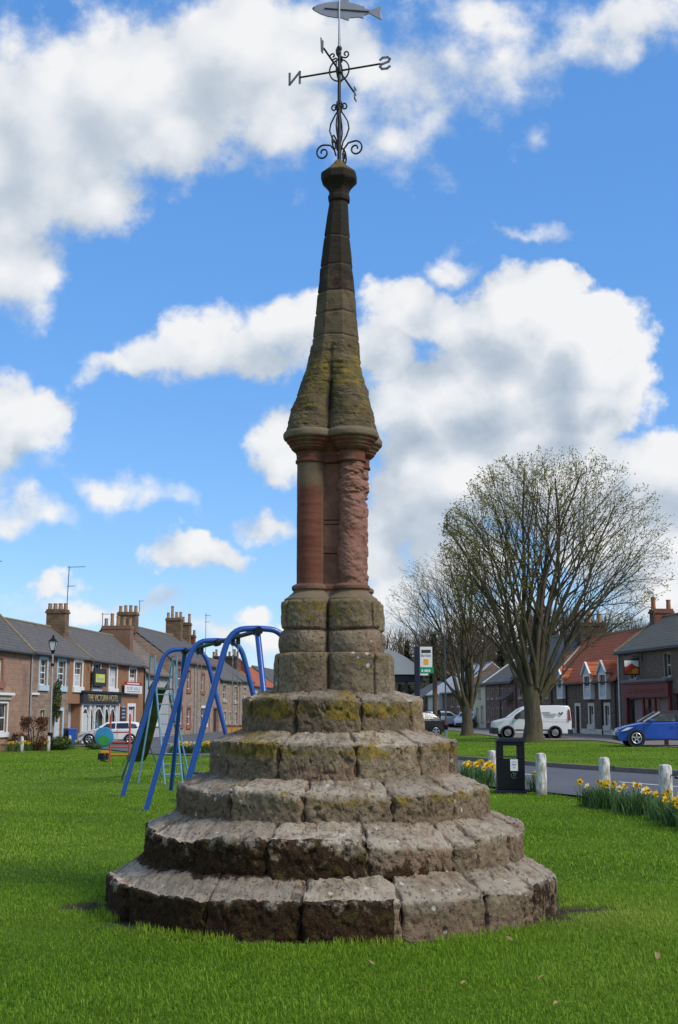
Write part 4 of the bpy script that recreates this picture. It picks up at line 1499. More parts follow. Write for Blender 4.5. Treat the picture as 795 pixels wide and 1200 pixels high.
class House:
    def __init__(h, row, name, label, cat, pa, pb, zg, ze, zr, half, wall, roof, group=None, rpa=None, rpb=None, over=0.22, setback=0.0, verge=None, roof_name='roof'):
        """pa..pb: picture columns its front spans; zg ground, ze eaves, zr ridge; half: depth of the ridge behind the front"""
        h.row = row
        ya, yb = row.y_at(pa), row.y_at(pb)
        o = row.pt(ya) + row.inn * setback
        h.org = Vector((o.x, o.y, 0))
        h.W = abs((row.pt(yb) - row.pt(ya)).length)
        h.zg, h.ze, h.zr, h.half = zg, ze, zr, half
        h.root = thing(name, label, cat, h.org, row.rz, group)
        h.wall, h.roof = wall, roof
        h.holes = []
        h.setback = setback
        h.ra = h.u_of(rpa) if rpa else 0.0
        h.rb = h.u_of(rpb) if rpb else h.W
        h.verge = verge
        h.roof_name = roof_name

    def u_of(h, px):
        return h.loc(px, 800)[0]

    def loc(h, px, py, y=0.0):
        p0 = h.org + h.row.inn * y
        p = on_plane(px, py, p0, h.row.inn) - h.org
        return p.dot(h.row.u), p.z

    def rect(h, x0, x1, y0, y1):
        ua, za = h.loc(x0, (y0 + y1) / 2); ub, _ = h.loc(x1, (y0 + y1) / 2)
        um = (x0 + x1) / 2
        _, z1 = h.loc(um, y0); _, z0 = h.loc(um, y1)
        return min(ua, ub), max(ua, ub), z0, z1

    def window(h, x0, x1, y0, y1, trim, m_trim='white', panes=(2, 2), sill=True, m_sash='white', depth=0.16, inner=None, curtain=False, name='window', gablet=False):
        u0, u1, z0, z1 = h.rect(x0, x1, y0, y1)
        z0 = max(z0, h.zg + 0.05)
        a0, a1, b0, b1 = u0 + trim, u1 - trim, z0 + trim * (1.2 if sill else 0.6), z1 - trim
        h.holes.append((a0, a1, b0, b1, depth))
        m = MB()
        if trim > 0.02:
            m.box(u0, a0 - 0.002, -0.035, 0.03, z0, z1)
            m.box(a1 + 0.002, u1, -0.035, 0.03, z0, z1)
            m.box(a0 - 0.001, a1 + 0.001, -0.037, 0.03, b1 + 0.002, z1)
        if sill:
            m.box(u0 - 0.08, u1 + 0.08, -0.11, 0.03, z0 - 0.10, b0 - 0.003)
        else:
            m.box(u0, u1, -0.036, 0.03, z0 - .02, b0 - 0.003)
        w = m.build(name, M[m_trim], h.root)
        s = MB()
        y0_, y1_ = depth - 0.05, depth - 0.005
        fr = 0.055
        s.box(a0, a0 + fr, y0_, y1_, b0, b1); s.box(a1 - fr, a1, y0_, y1_, b0, b1)
        s.box(a0 + fr, a1 - fr, y0_, y1_, b0, b0 + fr * 1.4); s.box(a0 + fr, a1 - fr, y0_, y1_, b1 - fr, b1)
        nx, nz = panes
        for i in range(1, nz):
            zz_ = b0 + (b1 - b0) * i / nz
            t_ = 0.035 if (i * 2 == nz) else 0.016
            s.box(a0 + fr, a1 - fr, y0_ + .004, y1_ - .004, zz_ - t_, zz_ + t_)
        for i in range(1, nx):
            uu_ = a0 + (a1 - a0) * i / nx
            s.box(uu_ - 0.016, uu_ + 0.016, y0_ + .008, y1_ - .008, b0 + fr, b1 - fr)
        s.build('sash', M[m_sash], w)
        g = MB()
        g.box(a0, a1, depth - 0.028, depth - 0.016, b0, b1)
        g.build('pane', M['pane'], w)
        if curtain:
            c = MB()
            c.box(a0 + fr, a1 - fr, depth - 0.032, depth - 0.0285, b0 + 0.03, b0 + (b1 - b0) * curtain)
            c.build('curtain', M['curtain'], w)
        return w

    def door(h, x0, x1, y0, y1, trim, m_trim, m_door, panels=True, depth=0.22, light=0.0):
        u0, u1, z0, z1 = h.rect(x0, x1, y0, y1)
        z0 = h.zg
        a0, a1, b1 = u0 + trim, u1 - trim, z1 - trim
        h.holes.append((a0, a1, z0 + 0.02, b1, depth))
        m = MB()
        m.box(a0, a1, depth - 0.05, depth - 0.005, z0 + 0.02, b1 - light)
        if panels:
            um = (a0 + a1) / 2
            for ua, ub in ((a0 + .1, um - .05), (um + .05, a1 - .1)):
                if ub - ua > 0.08:
                    m.box(ua, ub, depth - 0.066, depth - 0.051, z0 + 0.2, z0 + 0.85)
                    m.box(ua, ub, depth - 0.066, depth - 0.051, z0 + 1.0, b1 - light - 0.2)
        d = m.build('door', M[m_door], h.root)
        if trim > 0.02:
            t = MB()
            t.box(u0, a0 - .002, -0.035, 0.03, z0, z1); t.box(a1 + .002, u1, -0.035, 0.03, z0, z1); t.box(a0 - .001, a1 + .001, -0.037, 0.03, b1 + .002, z1)
            t.build('frame', M[m_trim], d)
        if light:
            t = MB(); t.box(a0, a1, depth - 0.04, depth - 0.03, b1 - light + .004, b1); t.build('pane', M['pane'], d)
        k = MB(); k.lathe([(0.03, depth - 0.10), (0.03, depth - 0.07), (0.012, depth - 0.06)], 8, (a1 - 0.12, z0 + 1.02), 'y')
        k.build('handle', M['gold'], d)
        return d

    def shell(h):
        """front wall with its openings, ends, back"""
        m = MB()
        us, zs = {0.0, h.W}, {h.zg - 0.3, h.ze}
        for a0, a1, b0, b1, _ in h.holes:
            us |= {max(0, min(h.W, a0)), max(0, min(h.W, a1))}; zs |= {min(b0, h.ze), min(b1, h.ze)}
        us, zs = sorted(us), sorted(zs)
        for i in range(len(us) - 1):
            for j in range(len(zs) - 1):
                cu, cz_ = (us[i] + us[i + 1]) / 2, (zs[j] + zs[j + 1]) / 2
                if any(a0 < cu < a1 and b0 < cz_ < b1 for a0, a1, b0, b1, _ in h.holes):
                    continue
                m.add([(us[i], 0, zs[j]), (us[i + 1], 0, zs[j]), (us[i + 1], 0, zs[j + 1]), (us[i], 0, zs[j + 1])], [(0, 1, 2, 3)])
        for a0, a1, b0, b1, d in h.holes:
            b1 = min(b1, h.ze)
            m.add([(a0, 0, b0), (a1, 0, b0), (a1, 0, b1), (a0, 0, b1), (a0, d, b0), (a1, d, b0), (a1, d, b1), (a0, d, b1)],
                  [(0, 1, 5, 4), (1, 2, 6, 5), (2, 3, 7, 6), (3, 0, 4, 7), (4, 5, 6, 7)])
        D = h.half * 2
        zr = h.zr - 0.06
        for u in (0.0, h.W):
            m.add([(u, 0, h.zg - .3), (u, D, h.zg - .3), (u, D, h.ze), (u, h.half, zr), (u, 0, h.ze)], [(0, 1, 2, 3, 4)])
        m.add([(0, D, h.zg - .3), (h.W, D, h.zg - .3), (h.W, D, h.ze), (0, D, h.ze)], [(3, 2, 1, 0)])
        m.build('wall', M[h.wall], h.root, fix=False)
        # roof: two slabs
        r = MB()
        ov, t = 0.22, 0.11
        sl = (h.zr - h.ze) / h.half
        a, b = h.ra, h.rb
        n_ = 1
        prof = [(-ov, h.ze - ov * sl + 0.02), (h.half, h.zr), (2 * h.half + ov, h.ze - ov * sl + 0.02)]
        up = [(y, z + t) for y, z in prof]
        poly = prof + up[::-1]
        vs = [(a, y, z) for y, z in poly] + [(b, y, z) for y, z in poly]
        fs = [(0, 1, 4, 5), (1, 2, 3, 4), (6, 11, 10, 7), (7, 10, 9, 8)]
        fs += [(0, 6, 7, 1), (1, 7, 8, 2), (2, 8, 9, 3), (3, 9, 10, 4), (4, 10, 11, 5), (5, 11, 6, 0)]
        r.add(vs, fs)
        ro = r.build(h.roof_name, M[h.roof], h.root)
        rd = MB()
        rd.tube([(a, h.half, h.zr + t + 0.0), (b, h.half, h.zr + t + 0.0)], 0.085, 6)
        rd.build('ridge_tiles', M['coping'], ro)
        if h.verge:
            for (which, mm) in h.verge:
                u = a if which == 'a' else b
                v = MB()
                for k0, k1 in ((0, 1), (1, 2)):
                    (ya, za), (yb, zb_) = up[k0], up[k1]
                    v.bar((u, ya, za + 0.01), (u, yb, zb_ + 0.01), 0.24, 0.13, up=(0, 0, 1))
                v.build('verge', M[mm], ro)
        g = MB()
        zg_ = h.ze - ov * sl - 0.03
        g.tube([(max(a, 0), -ov - 0.05, zg_ + 0.02), (min(b, h.W), -ov - 0.05, zg_ + 0.02)], 0.06, 8)
        g.build('gutter', M['gutter'], ro)
        return ro

    def pipe(h, px, y0=None, m='gutter', y1=None):
        u = h.u_of(px)
        p = MB()
        z1 = h.ze - 0.15 if y0 is None else h.loc(px, y0)[1]
        z0 = h.zg if y1 is None else h.loc(px, y1)[1]
        p.tube([(u, -0.20, z1 + 0.05), (u, -0.08, z1 - 0.12), (u, -0.08, z0)], 0.05, 7)
        p.build('drainpipe', M[m], h.root)

    def stack(h, u, z0, z1, wu, wy, wall, pots, yc=None, m_pot='pot', cap=True, pot_h=0.45, label=None):
        """chimney stack standing on the ridge (u along, wu by wy in plan), with its pots"""
        yc = h.half if yc is None else yc
        m = MB()
        m.box(u - wu / 2, u + wu / 2, yc - wy / 2, yc + wy / 2, z0, z1 - 0.28)
        if cap:
            m.box(u - wu / 2 - 0.07, u + wu / 2 + 0.07, yc - wy / 2 - 0.07, yc + wy / 2 + 0.07, z1 - 0.279, z1 - 0.14)
            m.box(u - wu / 2 - 0.02, u + wu / 2 + 0.02, yc - wy / 2 - 0.02, yc + wy / 2 + 0.02, z1 - 0.139, z1)
        else:
            m.box(u - wu / 2 - 0.04, u + wu / 2 + 0.04, yc - wy / 2 - 0.04, yc + wy / 2 + 0.04, z1 - 0.279, z1)
        c = m.build('chimney', M[wall], h.root)
        if label:
            c['label'] = label
        n = len(pots)
        for i, ph in enumerate(pots):
            y = yc + (i - (n - 1) / 2) * (wy * 0.84 / max(1, n - 1) if n > 1 else 0)
            p = MB()
            r = 0.15 if n < 6 else 0.12
            p.lathe([(r * 1.05, z1 - 0.02), (r, z1 + 0.05), (r * 0.86, z1 + ph * 0.85), (r * 1.02, z1 + ph * 0.87), (r * 1.0, z1 + ph), (r * 0.7, z1 + ph), (r * 0.7, z1 + ph * 0.8)], 10, (u, y))
            p.build('chimney_pot', M[m_pot], c, smooth=True)
        return c

    def aerial(h, u, y, z0, z1, arms, lean=0.0):
        a = MB()
        a.tube([(u, y, z0), (u + lean, y, z1)], 0.03, 5)
        for zz_, lx, n in arms:
            a.tube([(u + lean, y + 0.12, zz_), (u + lean, y - lx, zz_ + 0.02)], 0.018, 4)
            for k in range(n):
                yy_ = y - lx * (k + 0.5) / n
                a.tube([(u + lean - 0.22, yy_, zz_ + .01), (u + lean + 0.22, yy_, zz_ + .01)], 0.010, 4)
        a.build('aerial', M['aerial'], h.root)

    def slab(h, x0, x1, y0, y1, d0, d1, m, name, bevel=0.0, label=None):
        """a flat piece on the front, standing from d0 to d1 in front of it"""
        u0, u1, z0, z1 = h.rect(x0, x1, y0, y1)
        b = MB(); b.box(u0, u1, -d1, -d0, z0, z1)
        o = b.build(name, M[m], h.root, bevel=bevel)
        if label:
            o['label'] = label
        return o


GL = -0.62
TL = 'houses of the terrace along the left street'
# --- first house at the left edge
h = House(ROWL, 'terraced_house', 'pink stone terraced house at the far left edge behind the copper hedge', 'house', -42, 34, GL, 5.05, 7.75, 2.7, 'w_ashlar', 'r_slate', TL, verge=[('b', 'coping')])
h.window(-14, 4.5, 766, 804, 0.20, 'redtrim', (2, 2), m_sash='white')
h.window(-16, 9, 821, 862, 0.14, 'white', (2, 2), curtain=0.0)
h.slab(-20, 13, 811.5, 814.5, 0.0, 0.26, 'white', 'bay_cornice')
h.slab(-18, 11, 815.5, 820, 0.0, 0.14, 'stonetrim', 'lintel')
h.pipe(35.5, 764, 'pipe_grey')
h.shell()
h.stack(h.W - 1.6, 6.8, h.loc(0, 722, h.half)[1], 0.9, 1.9, 'w_stack', [0.5, 0.5, 0.5, 0.5])
h.aerial(h.W - 1.6, h.half - 0.4, 7.2, h.loc(3, 664, h.half)[1], [(h.loc(3, 666, h.half)[1], 0.9, 5)])

# --- second, brown rubble
h2 = House(ROWL, 'terraced_house', 'brown rubble terraced house with pale blue window surrounds and white door', 'house', 34.3, 79.5, GL, 5.05, 7.05, 2.6, 'w_rubble', 'r_slate2', TL, rpb=105, verge=[('b', 'coping')])
h2.window(45.5, 56.2, 769, 807.5, 0.20, 'bluegrey', (2, 4))
h2.window(66.8, 77.6, 771, 808.5, 0.20, 'bluegrey', (2, 4))
h2.window(46.5, 52.5, 831, 844, 0.05, 'stonetrim', (1, 1), sill=False)
h2.door(63.5, 74.2, 829, 868, 0.22, 'bluegrey', 'paledoor', light=0.35)
h2.slab(35.5, 44.5, 811.8, 814.2, 0, 0.12, 'white', 'string_course')
h2.shell()
zt = h2.loc(67, 715.5, h2.half)[1]
h2.stack(h2.rb - 0.35, 6.1, zt, 0.9, 1.3, 'w_stack', [0.42, 0.42, 0.42, 0.42], yc=h2.half - .35)
h2.aerial(h2.rb - 0.2, h2.half - 0.9, zt - 0.6, h2.loc(79, 668, h2.half)[1], [(h2.loc(79, 669, h2.half)[1], 1.15, 6), (h2.loc(79, 691, h2.half)[1], 0.45, 4)], 0.3)
# a second gable peeping over its roof
hb = House(ROWL, 'back_gable', 'dark gabled roof peeping over the brown rubble terraced house', 'house', 40, 66, GL, 5.6, 7.9, 2.6, 'w_darkstack', 'r_slate', setback=8.5)
hb.shell()

# --- the inn
hi = House(ROWL, 'village_inn', 'brown rendered inn with a black name board, white shop front and sale board', 'inn', 79.7, 169.6, GL, 5.05, 7.3, 2.6, 'w_render', 'r_slate2', TL, rpa=105.3)
hi.window(86, 97.3, 772, 809.5, 0.22, 'white', (2, 4), curtain=0.5)
hi.window(108, 118.4, 774, 810.5, 0.22, 'white', (2, 4))
hi.window(127.3, 137.8, 777, 811, 0.22, 'white', (2, 4), curtain=0.9)
hi.window(150.8, 160.3, 780, 812.5, 0.24, 'white', (2, 4), curtain=0.6)
hi.window(149.3, 158.6, 824.3, 852, 0.24, 'white', (2, 2), curtain=0.8)
# covered passage
u0, u1, z0, z1 = hi.rect(77.5 + 2.4, 93.5, 824.5, 868)
hi.holes.append((u0, u1, GL + 0.02, z1, 1.6))
p = MB(); p.box(u0 + (u1 - u0) * 0.50, u1 - .03, 0.6, 1.58, GL + 0.05, z1 - .02); p.build('passage_screen', M['w_grey'], hi.root)
p = MB(); p.box(u0 + 0.02, u0 + (u1 - u0) * 0.49, 1.2, 1.55, GL + 0.05, z1 - .02); p.build('passage_shade', M['dark'], hi.root)  # near-black block painted as the shade inside the open passage
# shop front
u0, u1, z0, z1 = hi.rect(94.6, 138.2, 824.6, 868)
z0 = GL
hi.holes.append((u0 + 0.1, u1 - 0.1, z0 + 0.05, z1 - 0.05, 0.30))
s = MB()
n = 6
posts = [u0, u0 + (u1 - u0) * 0.20, u0 + (u1 - u0) * 0.31, u0 + (u1 - u0) * 0.58, u0 + (u1 - u0) * 0.74, u0 + (u1 - u0) * 0.92]
for a in posts + [u1 - 0.16]:
    s.box(a, a + 0.2, -0.10, 0.05, z0, z1)
    s.box(a - 0.04, a + 0.24, -0.13, -0.101, z0, z0 + 0.45)
s.box(u0 + .2, u1 - .2, -0.05, 0.04, z1 - 0.12, z1)
for a, b_ in zip(posts, posts[1:] + [u1 - .16]):
    a += 0.2
    for k in range(6):                                            # arched heads
        t0, t1 = k / 6, (k + 1) / 6
        f = lambda t: z1 - 0.95 + 0.62 * math.sin(math.pi * t)
        s.add([(a + (b_ - a) * t0, 0.0, f(t0)), (a + (b_ - a) * t1, 0.0, f(t1)), (a + (b_ - a) * t1, 0.0, f(t1) + .13), (a + (b_ - a) * t0, 0.0, f(t0) + .13)], [(0, 1, 2, 3)])
    for t in (0.25, 0.5, 0.75):
        s.box(a + (b_ - a) * t - .03, a + (b_ - a) * t + .03, 0.01, 0.05, z1 - 0.40, z1 - 0.12)
s.box(posts[1] + .2, posts[3], -0.04, 0.04, z0, z0 + 0.55); s.box(posts[4] + .2, u1 - .2, -0.04, 0.04, z0, z0 + 0.55); s.box(posts[3] + .2, posts[4], -0.04, .04, z0, z0 + .4)
sf = s.build('shop_front', M['white'], hi.root)
g = MB(); g.box(u0 + 0.12, u1 - 0.12, 0.18, 0.20, z0 + 0.1, z1 - 0.1); g.build('pane', M['pane'], sf)
g = MB(); g.box(posts[0] + .24, posts[1] - .02, 0.08, 0.12, z0 + .03, z0 + 2.0); g.build('door', M['paledoor'], sf)
fa = hi.slab(93.6, 138.4, 812.5, 824.2, 0.0, 0.26, 'ink', 'name_board')
fu0, fu1, fz0, fz1 = hi.rect(93.6, 138.4, 812.5, 824.2)
c = MB(); c.box(fu0 - .1, fu1 + .1, -0.36, 0.0, fz1 + .003, fz1 + 0.14); c.build('cornice', M['gutter'], fa)
t = text_mesh('lettering', 'THE VICTORIA HOTEL', 0.62, M['gold'], fa, 0.02, wscale=0.80)
t.location = ((fu0 + fu1) / 2, -0.275, (fz0 + fz1) / 2)
tw_ = t.dimensions.x
t.scale.x = (fu1 - fu0) * 0.80 / tw_
# black notice on the wall
nb = hi.slab(141, 147, 828.5, 846.5, 0.0, 0.05, 'ink', 'notice_board')
a0, a1, c0, c1 = hi.rect(141, 147, 828.5, 846.5)
b = MB()
for k in range(4):
    b.box(a0 + .25, a1 - .25, -0.062, -0.052, c0 + 0.3 + k * 0.26, c0 + 0.42 + k * 0.26)
b.build('lettering', M['ltext'], nb)
for px in (103, 130, 147, 163):
    l_ = MB(); u_, z_ = hi.loc(px, 775 + (px - 103) * 0.10)
    l_.box(u_ - .05, u_ + .05, -0.35, 0.0, z_ - .02, z_ + .02); l_.lathe([(0.05, z_ - .16), (0.13, z_ - .14), (0.10, z_ + .01), (.04, z_ + .04)], 10, (u_, -0.36))
    l_.build('eaves_lamp', M['gutter'], hi.root)
hi.pipe(168.5, None, 'gutter')
hi.shell()
zt = hi.loc(126, 731.5, hi.half)[1]
hi.stack(hi.W + 0.1, 6.1, zt, 1.0, 2.3, 'w_stackbrown', [0.6, 0.7, 0.8, 1.0, 0.6], yc=hi.half - 0.25, cap=False, label='tall brown rendered chimney stack')
hi.aerial(hi.W, hi.half + 1.0, zt, hi.loc(113, 712, hi.half)[1], [(hi.loc(113, 714, hi.half)[1], 0.5, 4)])

# hanging sign of the inn and the sale board: fixed to the wall, things of their own
def wall_thing(hh, name, label, cat, px, py, group=None):
    u_, z_ = hh.loc(px, py)
    w = hh.org + hh.row.u * u_
    return thing(name, label, cat, (w.x, w.y, z_), hh.row.rz, group)


def local_rect(hh, px, py, x0, x1, y0, y1):
    u_, z_ = hh.loc(px, py)
    a0, a1, c0, c1 = hh.rect(x0, x1, y0, y1)
    return a0 - u_, a1 - u_, c0 - z_, c1 - z_


sg = wall_thing(hi, 'inn_sign', 'black framed inn sign with yellow green panel above the inn name board', 'sign', 112.5, 794)
a0, a1, c0, c1 = local_rect(hi, 112.5, 794, 105.3, 119.7, 783.5, 804.3)
b = MB(); fr = 0.26
b.box(a0, a1, -0.34, -0.22, c0, c0 + fr); b.box(a0, a1, -0.34, -0.22, c1 - fr * 1.3, c1); b.box(a0, a0 + fr * 1.2, -0.34, -0.22, c0 + fr, c1 - fr * 1.3); b.box(a1 - fr, a1, -0.34, -0.22, c0 + fr, c1 - fr * 1.3)
b.box(-0.05, 0.05, -0.22, 0.0, c1 - .2, c1 - .1); b.box(-0.05, 0.05, -0.22, 0.0, c0 + .1, c0 + .2)
b.build('frame', M['ink'], sg)
b = MB(); b.box(a0 + fr * 1.2 + .003, a1 - fr - .003, -0.30, -0.24, c0 + fr + .003, c1 - fr * 1.3 - .003); b.build('panel', M['lime'], sg)
b = MB(); b.box(a0 + 0.8, a1 - 0.72, -0.315, -0.302, c0 + .45, c1 - .62); b.build('picture', M['w_grey'], sg)

sg = wall_thing(hi, 'sale_board', 'red and white for sale board on the brown wall of the inn', 'sign', 152, 805.5)
a0, a1, c0, c1 = local_rect(hi, 152, 805.5, 142, 162, 799.3, 812.6)
b = MB(); b.box(a0, a1, -0.32, -0.27, c0, c1 - (c1 - c0) * 0.30); b.build('white_panel', M['sign_white'], sg)
b = MB(); b.box(a0, a1, -0.33, -0.26, c1 - (c1 - c0) * 0.298, c1); rp = b.build('red_panel', M['sign_red'], sg)
b = MB(); b.box(-0.6, -0.5, -0.26, 0, c0 + .1, c1 - .1); b.box(0.5, 0.6, -0.26, 0, c0 + .1, c1 - .1); b.build('bracket', M['gutter'], sg)
t = text_mesh('lettering', 'FOR SALE', 0.34, M['ltext'], sg, 0.01); t.location = (0, -0.328, c0 + (c1 - c0) * 0.42); t.scale.x = (a1 - a0) * 0.78 / t.dimensions.x
b = MB(); b.box(a0 + .5, a1 - .5, -0.328, -0.3205, c0 + .10, c0 + .17); b.build('small_print', M['ltext'], sg)
b = MB(); b.box(a0 + .5, a1 - .9, -0.338, -0.3305, c1 - (c1 - c0) * .2, c1 - (c1 - c0) * .1); b.build('small_print', M['sign_white'], sg)

# --- low pale house with the banded tile roof
h4 = House(ROWL, 'terraced_house', 'low pale grey terraced house under a banded pantile roof beside the inn', 'house', 170, 198, GL, 4.5, 7.9, 3.7, 'w_grey', 'r_band', TL)
h4.window(178, 187.2, 791.5, 805, 0.2, 'stonetrim', (2, 2), m_sash='white')
h4.window(178, 187.2, 830, 850, 0.14, 'white', (2, 2))
h4.shell()
# --- tall house
h5 = House(ROWL, 'terraced_house', 'tall pale brown stone terraced house with dressed corner stones, half hidden behind the blue swing', 'house', 198.3, 257, GL, 5.9, 8.75, 3.8, 'w_tall', 'r_slate', TL)
for x0, x1, y0, y1 in ((207.6, 213.6, 781, 810), (219, 223.8, 783, 811), (235.5, 240, 787, 812.5), (250, 253.6, 789, 811.5), (208.5, 214.5, 826, 852), (218.6, 223.6, 827, 852.5), (234.6, 242.4, 827, 851)):
    h5.window(x0, x1, y0, y1, 0.22, 'redtrim' if x0 != 234.6 else 'white', (2, 2), m_sash='white', curtain=0.0)
h5.door(249.6, 256, 828, 862, 0.2, 'redtrim', 'darkdoor', light=0.3)
h5.slab(199, 256.5, 772.5 + 1, 774.5 + 1, 0.0, 0.06, 'redtrim', 'string_course')
q = MB()
for k in range(15):
    q.box(0.0, 0.75 if k % 2 else 0.5, -0.035, 0.0, GL + k * 0.42, GL + k * 0.42 + 0.39)
q.build('quoins', M['stonetrim'], h5.root)
h5.pipe(246, None, 'pipe_grey'); h5.pipe(228, None, 'pipe_grey')
h5.shell()
zt = h5.loc(138, 714, h5.half)[1]
h5.stack(0.1, 8.1, zt, 1.0, 1.6, 'w_stack', [0.55, 0.6, 0.6, 0.55], label='tall stone chimney stack behind the inn chimney')
h5.aerial(0.1, h5.half - 1.0, zt, h5.loc(149, 703, h5.half)[1], [(h5.loc(149, 704, h5.half)[1], 0.35, 3)])
zt = h5.loc(197, 722, h5.half)[1]
h5.stack(h5.W - 4.2, 7.6, zt, 1.0, 1.5, 'w_stack', [0.6, 0.6, 1.2, 0.55], m_pot='pot')
h5.stack(h5.W - 0.3, 7.6, zt - 0.2, 1.0, 1.5, 'w_stack', [0.9, 0.6, 0.6])
# --- beyond
h6 = House(ROWL, 'terraced_house', 'brown stone terraced house with small windows beyond the tall house', 'house', 257.3, 282, GL, 4.7, 7.1, 3.2, 'w_tall', 'r_slate2', TL)
for x0, x1, y0, y1 in ((261, 265.5, 801, 822), (274.4, 278, 803, 824), (262, 265.4, 832, 848), (268.2, 271.2, 833, 848), (275, 278, 833, 850)):
    h6.window(x0, x1, y0, y1, 0.18, 'stonetrim', (1, 2))
h6.pipe(281, None, 'pipe_grey')
h6.shell()
h6.stack(0.3, 6.4, h6.loc(246, 750, h6.half)[1], .8, 0.95, 'w_brick', [0.5, 0.6], label='red brick chimney stack')
h6.aerial(0.3, h6.half - 1.6, 7.0, h6.loc(253, 728, h6.half)[1], [(h6.loc(253, 731, h6.half)[1], 0.5, 4), (h6.loc(253, 738, h6.half)[1], 0.4, 3)])
h7 = House(ROWL, 'terraced_house', 'narrow brown stone terraced house before the white gabled one', 'house', 282.2, 296, GL, 4.8, 7.0, 3.2, 'w_tall', 'r_slate2', TL)
h7.window(285.5, 289, 804, 818, 0.18, 'stonetrim', (1, 2))
h7.window(285.5, 289, 832, 848, 0.18, 'stonetrim', (1, 2))
h7.shell()
h7.stack(h7.W - .3, 6.2, h7.loc(279, 772, h7.half)[1], 1.2, 2.6, 'w_darkstack', [0.8, 0.8, 0.8])
h8 = House(ROWL, 'terraced_house', 'pale grey house with an orange tiled roof at the far end of the terrace', 'house', 296.2, 325, GL, 4.4, 6.9, 3.4, 'w_grey', 'r_red', TL)
h8.window(302, 306, 808, 818, 0.1, 'stonetrim', (2, 1))
h8.shell()
h8.stack(0.6, 6.0, h8.loc(291, 777, h8.half)[1], 1.3, 3.4, 'w_brick', [0.8, 0.8, 0.8, 0.8], m_pot='potred')
h8.stack(6.0, 6.0, h8.loc(305, 780, h8.half)[1], 1.3, 3.0, 'w_brick', [0.8, 0.8, 0.8], m_pot='potred')
h9 = House(ROWL, 'terraced_house', 'grey roofed house glimpsed past the stone cross at the end of the terrace', 'house', 325.2, 356, GL, 4.4, 7.2, 3.4, 'w_tall', 'r_slate', TL)
h9.shell()

# ---------------- right-hand row
TR = 'houses along the right street'
hp = House(ROWR, 'corner_pub', 'grey brown stone pub with a maroon shop front at the right edge', 'pub', 726, 838, 0, 5.2, 7.3, 2.9, 'w_pub', 'r_pub', TR, verge=[('a', 'coping')])
hp.window(739, 746.6, 769.5, 796.5, 0.05, 'stonetrim', (1, 2), m_sash='white', depth=0.22)
hp.window(778.6, 787.2, 764.5, 794, 0.05, 'stonetrim', (1, 2), m_sash='white', depth=0.22)
u0, u1, z0, z1 = hp.rect(735.6, 788.5, 800, 858)
hp.holes.append((u0 + 0.2, u1 - 0.2, 0.75, z1 - 0.95, 0.35))
s = MB()
for a in (u0, u1 - 0.28):
    s.box(a, a + 0.28, -0.16, 0.03, 0, z1 - 0.80)
s.box(u0, u1, -0.14, 0.03, 0.0, 0.72)
for a in (0.36, 0.62):
    uu_ = u0 + (u1 - u0) * a
    s.box(uu_, uu_ + 0.22, -0.05, 0.06, 0.72, z1 - 0.85)
mf_ = s.build('shop_front', M['maroon'], hp.root)
g = MB(); g.box(u0 + .22, u1 - .22, 0.2, 0.22, 0.75, z1 - 0.95); g.build('pane', M['pane'], mf_)
for a0, a1 in ((0.10, 0.34), (0.68, 0.86)):
    g = MB(); g.box(u0 + (u1 - u0) * a0, u0 + (u1 - u0) * a1, 0.185, 0.197, 0.8, z1 - 0.98); g.build('curtain', plain('dusty_pink_blind', (0.26, 0.20, 0.19), 0.8), mf_)
b = MB(); b.box(u0 - .05, u1 + .05, -0.26, 0.02, z1 - 0.85, z1 - 0.05); b.box(u0 - .12, u1 + .12, -0.36, 0.02, z1 - 0.049, z1 + .05)
fb_ = b.build('name_board', M['maroon'], hp.root)
b = MB(); b.box(u0 - .2, u1 + .2, -0.44, 0.02, z1 + 0.052, z1 + .2); b.build('cornice', plain('lead_flashing', (0.16, 0.165, 0.19), .6), fb_)
t = text_mesh('lettering', 'BAR · MASONS ARMS · INN', 0.36, plain('faded_red_gold', (0.32, 0.10, 0.05), .6), fb_, 0.02)
t.location = ((u0 + u1) / 2, -0.272, z1 - 0.47); t.scale.x = (u1 - u0) * 0.84 / t.dimensions.x
hp.door(790.5, 800, 812, 858, 0.05, 'maroon', 'darkdoor')
u_, z_ = hp.loc(735, 784)
b = MB(); b.lathe([(0.02, -0.12), (0.26, -0.10), (0.30, -0.02), (0.05, 0.0)], 18, (u_, z_), 'y'); b.build('satellite_dish', M['sign_white'], hp.root, smooth=True)
hp.pipe(726.8, None, 'sign_white')
hp.shell()
zt = hp.loc(769, 715, hp.half)[1]
hp.stack(0.2, 6.4, zt, 0.9, 1.2, 'w_brick', [0.75, 0.6], m_pot='potred', cap=True)
hp.aerial(1.2, hp.half - 0.9, 6.8, hp.loc(780, 696, hp.half)[1], [])
sg = wall_thing(hp, 'pub_sign', 'hanging pub sign with a red and yellow painted picture between the pub windows', 'sign', 753.5, 780)
a0, a1, c0, c1 = local_rect(hp, 753.5, 780, 746.5, 760.5, 773, 791)
yb_ = -0.55
